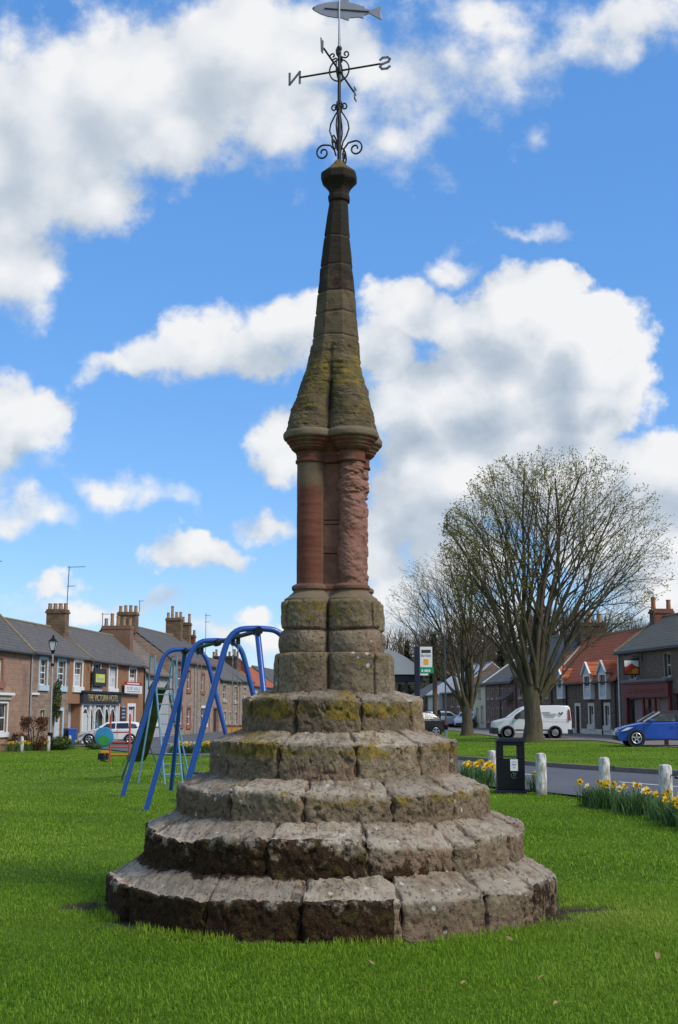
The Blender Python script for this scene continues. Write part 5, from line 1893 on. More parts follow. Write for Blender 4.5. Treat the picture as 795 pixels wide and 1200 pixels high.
# the board hangs from an arm, turned towards the green
ang = -math.radians(32)
b = MB(); b.bar((0.0, 0, c1 + 0.16), (0.0, -1.3, c1 + 0.16), 0.05); b.bar((0, 0, c1 + .5), (0, -0.9, c1 + .18), 0.03)
b.bar((0.0, -.02, c1 - .1), (0, -.02, c1 + .6), 0.06)
b.build('bracket', M['ink'], sg)
w_ = 0.92
b = MB(); b.box(-0.04, 0.04, -1.22, -0.22, c1 - 0.92, c1 + 0.10); b.build('board', M['ink'], sg, bevel=0.01)
for s_ in (1, -1):
    xo = s_ * 0.048
    b = MB(); b.box(min(xo, xo - s_ * .006), max(xo, xo - s_ * .006), -1.16, -0.28, c1 - 0.42, c1 - 0.06); b.build('pale_band', M['sign_white'], sg)
    b = MB()
    pl = [(-1.15, c1 - 0.85), (-0.30, c1 - 0.85), (-0.28, c1 - 0.5), (-0.4, c1 - .40), (-0.55, c1 - 0.34), (-0.68, c1 - 0.24), (-0.82, c1 - 0.28), (-1.0, c1 - 0.40), (-1.15, c1 - 0.5)]
    b.prism(pl, xo + s_ * .002, xo + s_ * .010, 'yz'); b.build('picture', M['signred'], sg)
    b = MB()
    b.prism([(-0.75, c1 - .82), (-0.34, c1 - .82), (-.34, c1 - .55), (-.5, c1 - .5), (-.7, c1 - .62)], xo + s_ * .011, xo + s_ * .016, 'yz'); b.build('picture', M['signyel'], sg)

hr = House(ROWR, 'cottage', 'dark stone cottage with an orange pantile roof and white gabled dormers', 'house', 646.2, 725.6, 0, 3.6, 6.8, 3.0, 'w_dark', 'r_red', TR, verge=[('a', 'whiteverge')])
for x0, x1, yt, y0, y1 in ((688.6, 697, 776, 790, 819.5), (706.8, 715.6, 774, 788, 819.5), (657.4, 664, 783.5, 794, 819)):
    u0, u1, z0, z1 = hr.rect(x0, x1, y0, y1)
    _, zp = hr.loc((x0 + x1) / 2, yt)
    d = MB()
    zt_ = z1
    # a tall white window breaking the eaves, with a steep gablet
    d.box(u0, u0 + 0.17, -0.30, 0.06, z0, zt_); d.box(u1 - 0.17, u1, -0.30, 0.06, z0, zt_); d.box(u0 + .17, u1 - .17, -0.298, .06, z0, z0 + .16)
    d.box(u0 + .17, u1 - .17, -0.302, .06, zt_ - .16, zt_)
    um = (u0 + u1) / 2
    dm = d.build('dormer', M['white'], hr.root)
    g = MB()
    d.v = []
    g.add([(u0 + .02, -0.29, zt_ + .002), (u1 - .02, -0.29, zt_ + .002), (um, -0.29, zp - .1), (u0 + .02, 2.2, zt_ + .002), (u1 - .02, 2.2, zt_ + .002), (um, 2.2, zp - .1)], [(0, 1, 2), (0, 3, 4, 1), (0, 2, 5, 3), (1, 4, 5, 2)])
    g.build('gablet_wall', M['bluegrey'], dm)
    g = MB(); g.bar((u0 - .16, -0.36, zt_ - .02), (um, -0.36, zp), 0.10, 0.12, up=(0, 1, 0)); g.bar((u1 + .16, -0.36, zt_ - .02), (um, -0.36, zp), 0.10, 0.12, up=(0, 1, 0)); g.build('bargeboard', M['white'], dm)
    for sg_, ue in ((-1, u0 - .2), (1, u1 + .2)):
        g = MB(); g.add([(ue, -0.32, zt_ - .06), (um, -0.32, zp + .03), (um, 2.4, zp + .03), (ue, 2.4, zt_ - .06), (ue, -0.32, zt_ - .12), (um, -0.32, zp - .03), (um, 2.4, zp - .03), (ue, 2.4, zt_ - .12)],
                          [(0, 1, 2, 3), (7, 6, 5, 4), (0, 4, 5, 1), (1, 5, 6, 2), (2, 6, 7, 3), (3, 7, 4, 0)]); g.build('roof_slope', M['r_red'], dm)
    g = MB(); g.box(u0 + .15, u1 - .15, -0.20, -0.18, z0 + .15, zt_ - .15); g.build('pane', M['pane'], dm)
    g = MB(); g.box(u0 + .171, u1 - .171, -0.235, -0.205, (z0 + zt_) / 2 - .04, (z0 + zt_) / 2 + .04); g.box(um - .02, um + .02, -0.233, -0.206, z0 + .16, zt_ - .16); g.box(u0 + .172, u1 - .172, -.231, -.207, z0 + .16, z0 + (zt_ - z0) * .46); g.build('sash', M['curtain'], dm)
hr.door(674.6, 681.2, 824, 859, 0.2, 'whiteverge', 'darkdoor')
hr.window(690, 697.2, 823.7, 853, 0.2, 'whiteverge', (2, 2), curtain=0.5)
hr.window(708.6, 715.9, 823.4, 854.5, 0.2, 'whiteverge', (2, 2), curtain=0.5)
b = MB(); ud0, ud1, _, _ = hr.rect(674.0, 681.8, 824, 859)
b.box(0.02, ud0 - .02, -0.05, 0.0, 0, 0.35); b.box(ud1 + .02, hr.W - .02, -0.05, 0, 0, 0.35); b.build('plinth', M['whiteverge'], hr.root)
hr.pipe(706, 800); hr.pipe(722, 797); hr.pipe(664.6, 802); hr.pipe(647.5)
hr.shell()

h3 = House(ROWR, 'terraced_house', 'dark stone terraced house with a tall chimney left of the orange roofed cottage', 'house', 603, 646, 0, 4.3, 7.3, 3.2, 'w_purple', 'r_slate', TR)
for x0 in (609, 621, 632, 640):
    h3.window(x0, x0 + 3.6, 803, 818, 0.1, 'stonetrim', (1, 2)); h3.window(x0, x0 + 3.6, 829, 847, 0.1, 'stonetrim', (1, 2))
h3.shell()
h3.stack(h3.W - 0.25, 6.4, h3.loc(691, 730, h3.half)[1], 1.3, 1.9, 'w_darkstack', [0.8, 0.9, 0.7], m_pot='pot')
h4r = House(ROWR, 'terraced_house', 'purple brown stone terraced house with narrow windows and a small porch behind the white van', 'house', 569.5, 602.8, 0, 3.9, 6.0, 3.0, 'w_purple', 'r_slate2', TR, verge=[('a', 'whiteverge')])
for x0 in (572.5, 577, 583, 587.5, 597.5):
    h4r.window(x0, x0 + 2.0, 806, 819, 0.08, 'stonetrim', (1, 2)); h4r.window(x0, x0 + 2.0, 829, 846, 0.08, 'stonetrim', (1, 2))
h4r.pipe(587), h4r.pipe(605.5)
a0, a1, c0, c1 = h4r.rect(594, 602, 811, 820)
b = MB(); b.prism([(-1.0, c0), (0, c0), (0, c1)], a0, a1, 'yz'); b.build('porch', M['r_slate'], h4r.root)
h4r.shell()
h5r = House(ROWR, 'terraced_house', 'narrow cream rendered house beyond the purple brown terrace', 'house', 555, 569.2, 0, 3.8, 5.2, 2.6, 'w_cream', 'r_slate', TR)
h5r.window(558.5, 561, 829, 846, 0.05, 'stonetrim', (1, 2)); h5r.window(564, 566.5, 827, 846, 0.05, 'stonetrim', (1, 2)); h5r.window(561, 563.5, 808, 818, 0.05, 'stonetrim', (1, 1))
h5r.shell()
h6r = House(ROWR, 'terraced_house', 'brown stone house with a pale roof edge seen left of the slim tree', 'house', 526, 546, 0, 3.3, 5.9, 3.2, 'w_purple', 'r_pale', TR, setback=-0.6)
for x0 in (530, 537):
    h6r.window(x0, x0 + 2.2, 818, 828, 0.08, 'stonetrim', (1, 2)); h6r.window(x0, x0 + 2.2, 834, 846, 0.08, 'stonetrim', (1, 2))
h6r.shell()
h7r = House(ROWR, 'terraced_house', 'small white rendered house behind the street lamp column', 'house', 513, 525.6, 0, 3.1, 5.1, 2.8, 'w_white', 'r_pale', TR, setback=-1.0)
h7r.window(517, 519.5, 830, 846, 0.05, 'stonetrim', (1, 2)); h7r.shell()
h8r = House(ROWR, 'terraced_house', 'low brown house at the far end of the right street', 'house', 494, 512.6, 0, 2.9, 4.4, 2.8, 'w_purple', 'r_slate', TR, setback=-1.4)
h8r.window(503, 506, 832, 846, 0.05, 'stonetrim', (1, 2)); h8r.shell()
# ------------------------------------------------------------------ trees
def sweep(polys, rads, n):
    """many bent tubes at once: polys (B,K,3), rads (B,K) -> V, F"""
    Pq, Rr = np.asarray(polys, float), np.asarray(rads, float)
    B, K, _ = Pq.shape
    d = np.gradient(Pq, axis=1)
    d /= np.linalg.norm(d, axis=2, keepdims=True) + 1e-9
    ref = np.where(np.abs(d[:, :1, 2:3]) > 0.9, np.array([1.0, 0, 0]), np.array([0, 0, 1.0]))
    a = np.cross(d, np.broadcast_to(ref, d.shape))
    a /= np.linalg.norm(a, axis=2, keepdims=True) + 1e-9
    b = np.cross(d, a)
    t = 2 * np.pi * np.arange(n) / n
    V = Pq[:, :, None, :] + Rr[:, :, None, None] * (a[:, :, None, :] * np.cos(t)[None, None, :, None] + b[:, :, None, :] * np.sin(t)[None, None, :, None])
    idx = np.arange(B * K * n).reshape(B, K, n)
    nx = np.roll(idx, -1, axis=2)
    Fq = np.stack([idx[:, :-1], nx[:, :-1], nx[:, 1:], idx[:, 1:]], -1).reshape(-1, 4)
    return V.reshape(-1, 3), Fq


class TreeGen:
    def __init__(s, seed, env_c, env_r, env_low):
        s.r = random.Random(seed)
        s.c, s.er, s.low = Vector(env_c), Vector(env_r), env_low
        s.lv = [[], [], [], [], []]
        s.tips = []

    def reach(s, p, d):
        """distance from p along d to the crown's outline"""
        q = Vector(((p.x - s.c.x) / s.er.x, (p.y - s.c.y) / s.er.y, (p.z - s.c.z) / (s.er.z if p.z > s.c.z or d.z > 0 else s.low)))
        e = Vector((d.x / s.er.x, d.y / s.er.y, d.z / (s.er.z if d.z > 0 else s.low)))
        A, B, C = e.dot(e), 2 * q.dot(e), q.dot(q) - 1
        disc = B * B - 4 * A * C
        if disc < 0:
            return 0.2
        return max(0.2, (-B + math.sqrt(disc)) / (2 * A))

    def rnd(s):
        return Vector((s.r.gauss(0, 1), s.r.gauss(0, 1), s.r.gauss(0, 1)))

    def limb(s, p, d, L, r0, lev, counts, upb, wig):
        if lev == 0:
            L = min(L, s.reach(p, d.normalized()) * 0.96)
        K = (10, 8, 6, 5, 4)[lev]
        pts, rr = [p.copy()], [r0]
        d = d.normalized()
        r1 = max(r0 * (0.22 if lev < 2 else 0.3), 0.006)
        for i in range(1, K):
            t = i / (K - 1)
            d = (d + s.rnd() * wig + Vector((0, 0, upb * (0.6 if lev == 0 else 1.0)))).normalized()
            p = p + d * (L / (K - 1))
            q = Vector(((p.x - s.c.x) / s.er.x, (p.y - s.c.y) / s.er.y, (p.z - s.c.z) / (s.er.z if p.z > s.c.z else s.low * 1.9)))
            if q.length > 1.0 and lev < 3:
                p = s.c + (p - s.c) / q.length
            pts.append(p.copy()); rr.append(r0 + (r1 - r0) * t ** 0.8)
        s.lv[lev].append((pts, rr))
        if lev >= len(counts):
            s.tips.append((pts[-1], d.copy())); s.tips.append((pts[len(pts) // 2], d.copy()))
            return
        n = max(2, int(counts[lev] * s.r.uniform(0.8, 1.2)))
        az = s.r.uniform(0, 6.28)
        for k in range(n):
            t = (0.16 if lev else 0.22) + (0.82 if lev else 0.75) * (k + s.r.uniform(0.1, 0.9)) / n
            i = min(K - 2, int(t * (K - 1))); f = t * (K - 1) - i
            b = pts[i].lerp(pts[i + 1], f); rb = rr[i] + (rr[i + 1] - rr[i]) * f
            ax = (pts[i + 1] - pts[i]).normalized()
            az += 2.4 + s.r.uniform(-0.4, 0.4)
            u = ax.cross(Vector((0.3, 0.2, 1))).normalized(); v = ax.cross(u)
            side = u * math.cos(az) + v * math.sin(az)
            an = math.radians(s.r.uniform(24, 50))
            out = Vector((b.x - s.c.x, b.y - s.c.y, 0)) * 0.04
            dd = (ax * math.cos(an) + side * math.sin(an) + out + Vector((0, 0, 0.10))).normalized()
            R = s.reach(b, dd)
            LL = min(R * s.r.uniform(0.80, 1.03), L * (1 - t * 0.55) * s.r.uniform(0.55, 0.9))
            if LL < 0.15 or s.r.random() < (0.10, 0.12, 0.1, 0, 0)[lev]:
                continue
            s.limb(b, dd, LL, max(min(rb * 0.62, 0.018 * LL + 0.008), 0.006), lev + 1, counts, upb, wig)

    def bake(s, levels, sides):
        Vs, Fs, o = [], [], 0
        for l in levels:
            if not s.lv[l]:
                continue
            V, Fq = sweep([x[0] for x in s.lv[l]], [x[1] for x in s.lv[l]], sides[l])
            Vs.append(V); Fs.append(Fq + o); o += len(V)
        return np.concatenate(Vs), np.concatenate(Fs)


def leaf_cards(tips, rng, per, size, spread):
    n = len(tips) * per
    P = np.repeat(np.array([tuple(t[0]) for t in tips]), per, 0) + rng.normal(0, spread, (n, 3))
    a = rng.normal(0, 1, (n, 3)); a /= np.linalg.norm(a, axis=1)[:, None]
    b = np.cross(a, rng.normal(0, 1, (n, 3))); b /= np.linalg.norm(b, axis=1)[:, None]
    sz = size * rng.uniform(0.5, 1.3, (n, 1))
    V = np.stack([P - a * sz, P + b * sz * 0.5, P + a * sz, P - b * sz * 0.5], 1).reshape(-1, 3)
    return V, np.arange(n * 4).reshape(n, 4)


def big_tree():
    base = on_ground(625, 869.5)
    base.z = 0
    t = thing('bare_sycamore', 'large broad bare tree with a round crown and first leaves behind the litter bin', 'tree', base)
    g = TreeGen(5, (1.5, 0, 9.9), (6.1, 5.8, 5.35), 4.9)
    # trunk
    tr = [[(0, 0, -0.1), (0.0, 0, 0.25), (0.02, 0, 0.9), (0.0, 0, 1.8), (-0.03, 0, 2.6), (0.0, 0, 3.3), (0.03, 0, 4.0)]]
    V0, F0 = sweep(tr, [[0.66, 0.52, 0.44, 0.41, 0.43, 0.38, 0.20]], 18)
    nz_ = fbm(V0, 2.2, 3, .5, 77)[:, None]
    V0 = V0 + (V0 * np.array([1, 1, 0])) * nz_ * 0.18
    stems = [  # start, aim, radius
        ((-0.30, 0.0, 2.7), (-2.9, -0.6, 12.0), 0.25), ((-0.12, -0.2, 2.9), (-1.1, -1.2, 13.2), 0.27), ((0.05, 0.1, 3.0), (0.4, 0.9, 13.6), 0.29), ((0.2, -0.15, 2.9), (1.7, -1.0, 13.6), 0.27),
        ((0.30, 0.1, 2.6), (3.2, 0.6, 13.0), 0.27), ((0.36, -0.1, 2.4), (4.8, -0.8, 11.9), 0.24), ((0.40, 0.0, 2.2), (6.4, 0.3, 10.2), 0.23), ((-0.34, 0.1, 2.5), (-3.9, 0.6, 9.8), 0.20),
        ((0.42, -0.15, 2.3), (6.9, -1.2, 8.3), 0.19), ((-0.2, 0.3, 2.9), (-1.8, 3.4, 11.4), 0.22), ((0.1, 0.35, 2.8), (1.6, 4.2, 11.0), 0.22), ((0.3, 0.3, 2.7), (4.0, 3.4, 10.8), 0.2),
        ((-0.1, -0.35, 2.9), (-1.4, -3.6, 11.0), 0.21), ((0.2, -0.35, 2.7), (2.2, -4.0, 11.0), 0.21), ((0.35, -0.3, 2.6), (4.6, -3.2, 10.0), 0.19), ((0.44, 0.05, 2.0), (6.6, 0.9, 6.3), 0.14), ((-0.38, -0.1, 2.2), (-3.8, -1.2, 7.0), 0.12), ((-0.3, -0.2, 2.8), (-3.4, -2.0, 10.4), 0.17), ((-0.2, 0.05, 3.0), (-2.0, 0.4, 12.6), 0.2), ((-0.34, 0.1, 2.6), (-4.4, 0.8, 8.6), 0.15), ((-.3, .2, 2.6), (-3.4, 2.2, 8.3), .14)]
    for a, b, r in stems:
        a, b = Vector(a), Vector(b)
        b = Vector((b.x * 1.05, b.y * 1.05, b.z * 1.12))
        d = (b - a); L = d.length * 0.93
        d0 = (d.normalized() * 0.85 + Vector((d.normalized().x * -0.15, d.normalized().y * -.15, 0.22))).normalized()
        if b.z < 7.5:
            d0 = (d.normalized() + Vector((0, 0, 0.35))).normalized()
        g.limb(a, d0, L, r * .60, 0, (10, 6, 4), -0.010 if b.z < 9 else 0.004, 0.075)
    V1, F1 = g.bake([0, 1], (9, 6, 4, 3, 3))
    raw_mesh('trunk', np.concatenate([V0, V1]), np.concatenate([F0, F1 + len(V0)]), M['bark'], t)
    V2, F2 = g.bake([2, 3], (9, 6, 4, 3, 3))
    cr = raw_mesh('crown', V2, F2, M['bark'], t)
    VL, FL = leaf_cards(g.tips, np.random.default_rng(3), 3, 0.062, 0.10)
    kind(raw_mesh('foliage', VL, FL, M['leafbud'], cr, smooth=False), 'stuff')
    print('big tree', len(V2), 'tips', len(g.tips))
    return t


def slim_tree():
    base = on_ground(548, 862)
    base.z = 0
    t = thing('bare_slim_tree', 'slimmer bare tree with several upright stems left of the large broad tree', 'tree', base)
    g = TreeGen(9, (-0.3, 0, 7.9), (4.9, 4.2, 4.6), 4.2)
    V0, F0 = sweep([[(0, 0, -0.1), (0, 0, 0.2), (0, 0, 0.9), (-0.03, 0, 1.7), (0, 0, 2.4)]], [[0.54, 0.40, 0.33, 0.31, 0.22]], 14)
    stems = [((-0.2, 0, 1.5), (-3.4, 0.2, 9.4), 0.20), ((-0.1, 0.1, 1.8), (-1.6, 0.8, 11.2), 0.20), ((0.05, 0, 1.9), (0.2, 0, 12.0), 0.21), ((0.18, 0, 1.6), (1.7, -0.4, 11.3), 0.20), ((0.2, .1, 1.6), (3.2, 0.6, 9.5), 0.16),
             ((-0.25, -.1, 1.9), (-4.6, -0.4, 7.6), 0.13), ((-.1, -.2, 1.9), (-1.6, -3, 9.2), .15), ((.1, .2, 1.9), (.8, 3.2, 9.2), .15), ((.2, -.15, 1.8), (2.4, -2.4, 9), .14), ((-0.3, .0, 2.3), (-4.4, 0.7, 5.8), 0.08)]
    for a, b, r in stems:
        a, b = Vector(a), Vector(b)
        d = b - a
        d0 = (d.normalized() * 0.8 + Vector((0, 0, 0.25))).normalized()
        g.limb(a, d0, d.length * 0.95, r * .78, 0, (11, 7, 4), 0.002, 0.07)
    V1, F1 = g.bake([0, 1], (8, 5, 4, 3, 3))
    raw_mesh('trunk', np.concatenate([V0, V1]), np.concatenate([F0, F1 + len(V0)]), M['bark'], t)
    V2, F2 = g.bake([2, 3], (8, 5, 3, 3, 3))
    cr = raw_mesh('crown', V2, F2, M['bark'], t)
    VL, FL = leaf_cards(g.tips, np.random.default_rng(4), 2, 0.04, 0.08)
    kind(raw_mesh('foliage', VL, FL, M['leafbud'], cr, smooth=False), 'stuff')
    return t


big_tree()
slim_tree()

# bare trees on the far hill
hillbark = plain('far_bark', (0.105, 0.075, 0.055), 0.95, 0, 0.1, 0.3, 0.5)
protos = []
for s_, (cz, rz_, low) in enumerate(((5.6, 3.6, 3.4), (6.2, 3.4, 4.4))):
    g = TreeGen(20 + s_, (0, 0, cz), (3.6, 3.4, rz_), low)
    rr_ = random.Random(s_)
    for k in range(8):
        a = k * 2.4
        ra = 0.3 + 2.6 * (k / 7)
        b = Vector((ra * math.cos(a), ra * math.sin(a), cz + rz_ * (0.95 - 0.06 * k)))
        g.limb(Vector((0, 0, 1.2 + 0.1 * k)), (b - Vector((0, 0, 1.2))).normalized(), (b - Vector((0, 0, 1.2))).length, 0.14, 0, (7, 5), 0.01, 0.06)
    V0, F0 = sweep([[(0, 0, -0.8), (0, 0, 0.8), (0, 0, 2.2)]], [[0.32, 0.24, 0.14]], 7)
    V1, F1 = g.bake([0], (6, 4, 3, 3, 3)); V2, F2 = g.bake([1, 2], (6, 4, 3, 3, 3))
    protos.append((np.concatenate([V0, V1]), np.concatenate([F0, F1 + len(V0)]), V2, F2))
first = []
rr_ = random.Random(99)
spots = []
for k in range(150):
    for _ in range(20):
        x, y = rr_.uniform(2, 150), rr_.uniform(205, 330)
        if all((x - a) ** 2 + (y - b) ** 2 > 18 for a, b in spots):
            spots.append((x, y)); break
for k, (x, y) in enumerate(spots):
    v = k % 2
    if len(first) <= v:
        t = thing('woodland_tree', '', 'tree', (0, 0, 0))
        raw_mesh('trunk', protos[v][0], protos[v][1], hillbark, t, smooth=False)
        raw_mesh('crown', protos[v][2], protos[v][3], hillbark, t, smooth=False)
        first.append(t)
    else:
        t = copy_tree(first[v])
    t.location = (x, y, float(hill_z(x, y)))
    s_ = rr_.uniform(0.8, 1.25)
    t.scale = (s_ * 1.15, s_ * 1.15, s_)
    t.rotation_euler = (0, 0, rr_.uniform(0, 6.28))
    t['label'], t['group'] = 'bare brown tree in the wood on the hill beyond the right street', 'bare trees on the wooded hill'


# undergrowth on the hill reads as one mass
rng = np.random.default_rng(8)
n = 26000
x, y = rng.uniform(-5, 160, n), rng.uniform(200, 330, n)
P = np.stack([x, y, hill_z(x, y) + rng.uniform(0, 1, n) ** 1.5 * 4.5], -1)
a = rng.normal(0, 1, (n, 3)); a /= np.linalg.norm(a, axis=1)[:, None]
b = np.cross(a, rng.normal(0, 1, (n, 3))); b /= np.linalg.norm(b, axis=1)[:, None]
sz = rng.uniform(0.25, 0.8, (n, 1))
V = np.stack([P - a * sz, P + b * sz * .5, P + a * sz, P - b * sz * .5], 1).reshape(-1, 3)
um_ = leafmat('undergrowth_leaf', (0.055, 0.048, 0.028), (0.085, 0.085, 0.035), 0.2, 0.08)
uo = raw_mesh('undergrowth', V, np.arange(n * 4).reshape(n, 4), um_, None, smooth=False)
tag(kind(uo, 'stuff'), 'brown and green undergrowth covering the wooded hill', 'undergrowth')


def conifer(px, y, z_top, w, label):
    p = at(px, 831, y)
    z0 = float(hill_z(p.x, y)) if y > 195 else 0.0
    H = z_top - z0
    t = thing('conifer', label, 'tree', (p.x, y, z0), 0, 'dark conifers beyond the street')
    m = MB(); m.tube([(0, 0, -0.3), (0, 0, H * 0.97)], [0.25, 0.04], 7); m.build('trunk', M['bark'], t)
    rng = np.random.default_rng(int(px))
    n = 2600
    hh = rng.uniform(0.08, 1.0, n) ** 0.9
    rad_ = w * (1 - hh) * (0.55 + 0.45 * np.sin(hh * 42 + rng.uniform(0, .8, n))) * rng.uniform(0.25, 1, n) + 0.05
    an = rng.uniform(0, 6.28, n)
    P = np.stack([rad_ * np.cos(an), rad_ * np.sin(an), hh * H - rad_ * 0.25], -1)
    d = np.stack([np.cos(an), np.sin(an), rng.uniform(-.5, .1, n)], -1)
    b = np.stack([-np.sin(an), np.cos(an), rng.uniform(-.4, .4, n)], -1)
    sz = rng.uniform(0.25, 0.55, (n, 1))
    V = np.stack([P - d * sz, P + b * sz * .35, P + d * sz, P - b * sz * .35], 1).reshape(-1, 3)
    raw_mesh('crown', V, np.arange(n * 4).reshape(n, 4), M['conifer'], t, smooth=False)


conifer(509.5, 170, at(509.5, 741, 170).z, 1.4, 'slender dark conifer with a pointed top right of the bus stop sign')
conifer(478, 210, at(478, 752, 210).z, 3.2, 'broad dark conifer above the bus shelter roof')
conifer(588, 215, at(588, 757, 215).z, 3.0, 'dark conifer between the two bare trees on the green')
# ------------------------------------------------------------------ playground
def arc_pts(p, c, q, n=6):
    """rounded corner from p by c to q"""
    p, c, q = Vector(p), Vector(c), Vector(q)
    return [(p * (1 - t) + c * t) * (1 - t) + (c * (1 - t) + q * t) * t for t in [i / n for i in range(n + 1)]]


SB = [Vector((-3.05, 25.3, 0)), Vector((-2.1, 22.0, 0)), Vector((-1.2, 18.7, 0))]
bd = (SB[2] - SB[0]).normalized()
pd_ = Vector((-bd.y, bd.x, 0))
if pd_.x > 0:
    pd_ = -pd_
SWH = 2.80
sw = thing('playground_swing', 'tall blue tubular swing frame with three bent arches left of the stone cross', 'swing frame', (SB[1].x, SB[1].y, 0))
so = (SB[1].x, SB[1].y, 0)
for b0 in SB:
    g0 = float(gz(b0.x, b0.y))
    m = MB()
    for s_ in (1, -1):
        foot = b0 + pd_ * s_ * 1.17 + Vector((0, 0, g0 - 0.05))
        top = b0 + pd_ * s_ * 0.40 + Vector((0, 0, SWH))
        mid_ = b0 + Vector((0, 0, SWH + 0.02))
        k1 = top + (foot - top).normalized() * 0.30
        k2 = top + (mid_ - top).normalized() * 0.22
        m2 = MB()
        m2.tube([foot] + arc_pts(k1, top, k2) + [mid_], 0.045, 10)
        m2.build('leg', M['blue'], sw, smooth=True, off=so)
m = MB()
m.tube([SB[0] + Vector((0, 0, SWH - 0.02)), SB[2] + Vector((0, 0, SWH - 0.02))], 0.035, 8)
m.build('beam', M['black'], sw, smooth=True, off=so)
for b0 in SB:
    m = MB(); m.tube([b0 - bd * 0.13 + Vector((0, 0, SWH - 0.02)), b0 + bd * 0.13 + Vector((0, 0, SWH - 0.02))], 0.062, 10)
    m.build('clamp', M['black'], sw, smooth=True, off=so)
for b0, s_ in ((SB[0], -1), (SB[2], 1)):
    m = MB()
    p1 = b0 + bd * s_ * 1.55
    m.tube([b0 + Vector((0, 0, SWH)), p1 + Vector((0, 0, float(gz(p1.x, p1.y)) - .05))], 0.045, 10)
    m.build('leg', M['blue'], sw, smooth=True, off=so)
for (ba, bb), gname in (((SB[0], SB[1]), 'far'), ((SB[1], SB[2]), 'near')):
    c = ba.lerp(bb, 0.5)
    lab = 'single swing seat on chains hanging in the far bay of the blue swing frame' if gname == 'far' else 'swing seat on chains in the near bay of the blue swing frame beside the cross'
    t = thing('hanging_swing', lab, 'swing', (c.x, c.y, 0.48), math.atan2(bd.y, bd.x))
    m = MB(); m.box(-0.22, 0.22, -0.09, 0.09, 0, 0.03); m.build('seat', M['rubber'], t, bevel=0.008)
    for s_ in (-1, 1):
        m = MB()
        n = 46
        for k in range(n):
            z0 = 0.03 + (SWH - 0.06 - 0.48 - 0.03) * k / n
            z1 = 0.03 + (SWH - 0.06 - 0.48 - 0.03) * (k + 1.25) / n
            x = s_ * 0.21
            if k % 2:
                m.box(x - .009, x + .009, -0.003, 0.003, z0, z1)
            else:
                m.box(x - .003, x + .003, -0.009, 0.009, z0, z1)
        m.build('chain', M['chain'], t)
        m = MB(); m.box(s_ * .21 - .03, s_ * .21 + .03, -0.03, 0.03, SWH - .06 - .48 - .08, SWH - .48 + .03); m.build('hanger', M['black'], t)

# ---- slide: ladder towards us, chute running away
sl0 = Vector((-4.02, 29.6, 0)); sl0.z = float(gz(sl0.x, sl0.y))
t = thing('playground_slide', 'old pale blue slide with ladder, its dark mossy chute seen from below', 'slide', sl0)
dirn = Vector((-0.36, 0.93, 0)).normalized(); sd = Vector((dirn.y, -dirn.x, 0))
lad0 = -dirn * 1.05
PT = 2.12


def L3(a, b, z):
    return dirn * a + sd * b + Vector((0, 0, z))


for s_ in (-1, 1):
    m = MB(); m.tube([L3(-1.05, s_ * 0.20, 0), L3(0, s_ * 0.20, PT), L3(0.05, s_ * 0.20, PT + .62)], 0.024, 8); m.build('ladder_rail', M['pale_blue'], t, smooth=True)
    m = MB(); m.tube([L3(-0.12, s_ * .24, PT - .05), L3(-0.05, s_ * 0.26, PT + .75), L3(0.40, s_ * .26, PT + .75), L3(0.62, s_ * .24, PT - .02)], 0.018, 8); m.build('hand_rail', M['pale_blue'], t, smooth=True)
    m = MB(); m.tube([L3(0.45, s_ * 0.22, PT - .1), L3(0.95, s_ * 0.75, 0)], 0.024, 8); m.build('brace', M['teal'], t, smooth=True)
    m = MB(); m.tube([L3(0.2, s_ * 0.22, PT - .1), L3(-.15, s_ * 0.6, 0)], 0.022, 8); m.build('brace', M['pale_blue'], t, smooth=True)
    m = MB(); m.tube([L3(2.2, s_ * 0.18, 0.75), L3(2.2 - s_ * .25, s_ * 0.45, 0)], 0.018, 6); m.build('brace', M['teal'], t, smooth=True)
for k in range(9):
    z = 0.22 + k * 0.22
    f = z / PT
    m = MB(); m.tube([L3(-1.05 + 1.05 * f, -0.2, z), L3(-1.05 + 1.05 * f, 0.2, z)], 0.014, 6); m.build('rung', M['pale_blue'], t)
m = MB(); p = [L3(a, b, PT + c) for c in (-.03, 0.0) for a, b in ((-0.02, -.22), (.5, -.22), (.5, .22), (-.02, .22))]
m.add(p, [(0, 3, 2, 1), (4, 5, 6, 7), (0, 1, 5, 4), (1, 2, 6, 5), (2, 3, 7, 6), (3, 0, 4, 7)]); m.build('platform', M['teal'], t)
m = MB()
prof = [(0.45, PT), (0.75, PT - .12), (1.2, PT - .52), (1.9, PT - 1.22), (2.35, PT - 1.60), (2.7, PT - 1.75), (3.1, PT - 1.78)]
sec = [(-0.19, .16), (-0.18, 0.02), (-0.14, 0.0), (0.14, 0.0), (.18, 0.02), (0.19, .16), (.175, .16), (.16, .03), (-.16, .03), (-.175, .16)]
vs = [L3(a, b, z + c) for a, z in prof for b, c in sec]
n = len(sec)
fs = [(i * n + k, i * n + (k + 1) % n, (i + 1) * n + (k + 1) % n, (i + 1) * n + k) for i in range(len(prof) - 1) for k in range(n)]
m.add(vs, fs + [tuple(range(n)), tuple(range((len(prof) - 1) * n, len(prof) * n))])
m.build('chute', M['chute'], t, smooth=True)

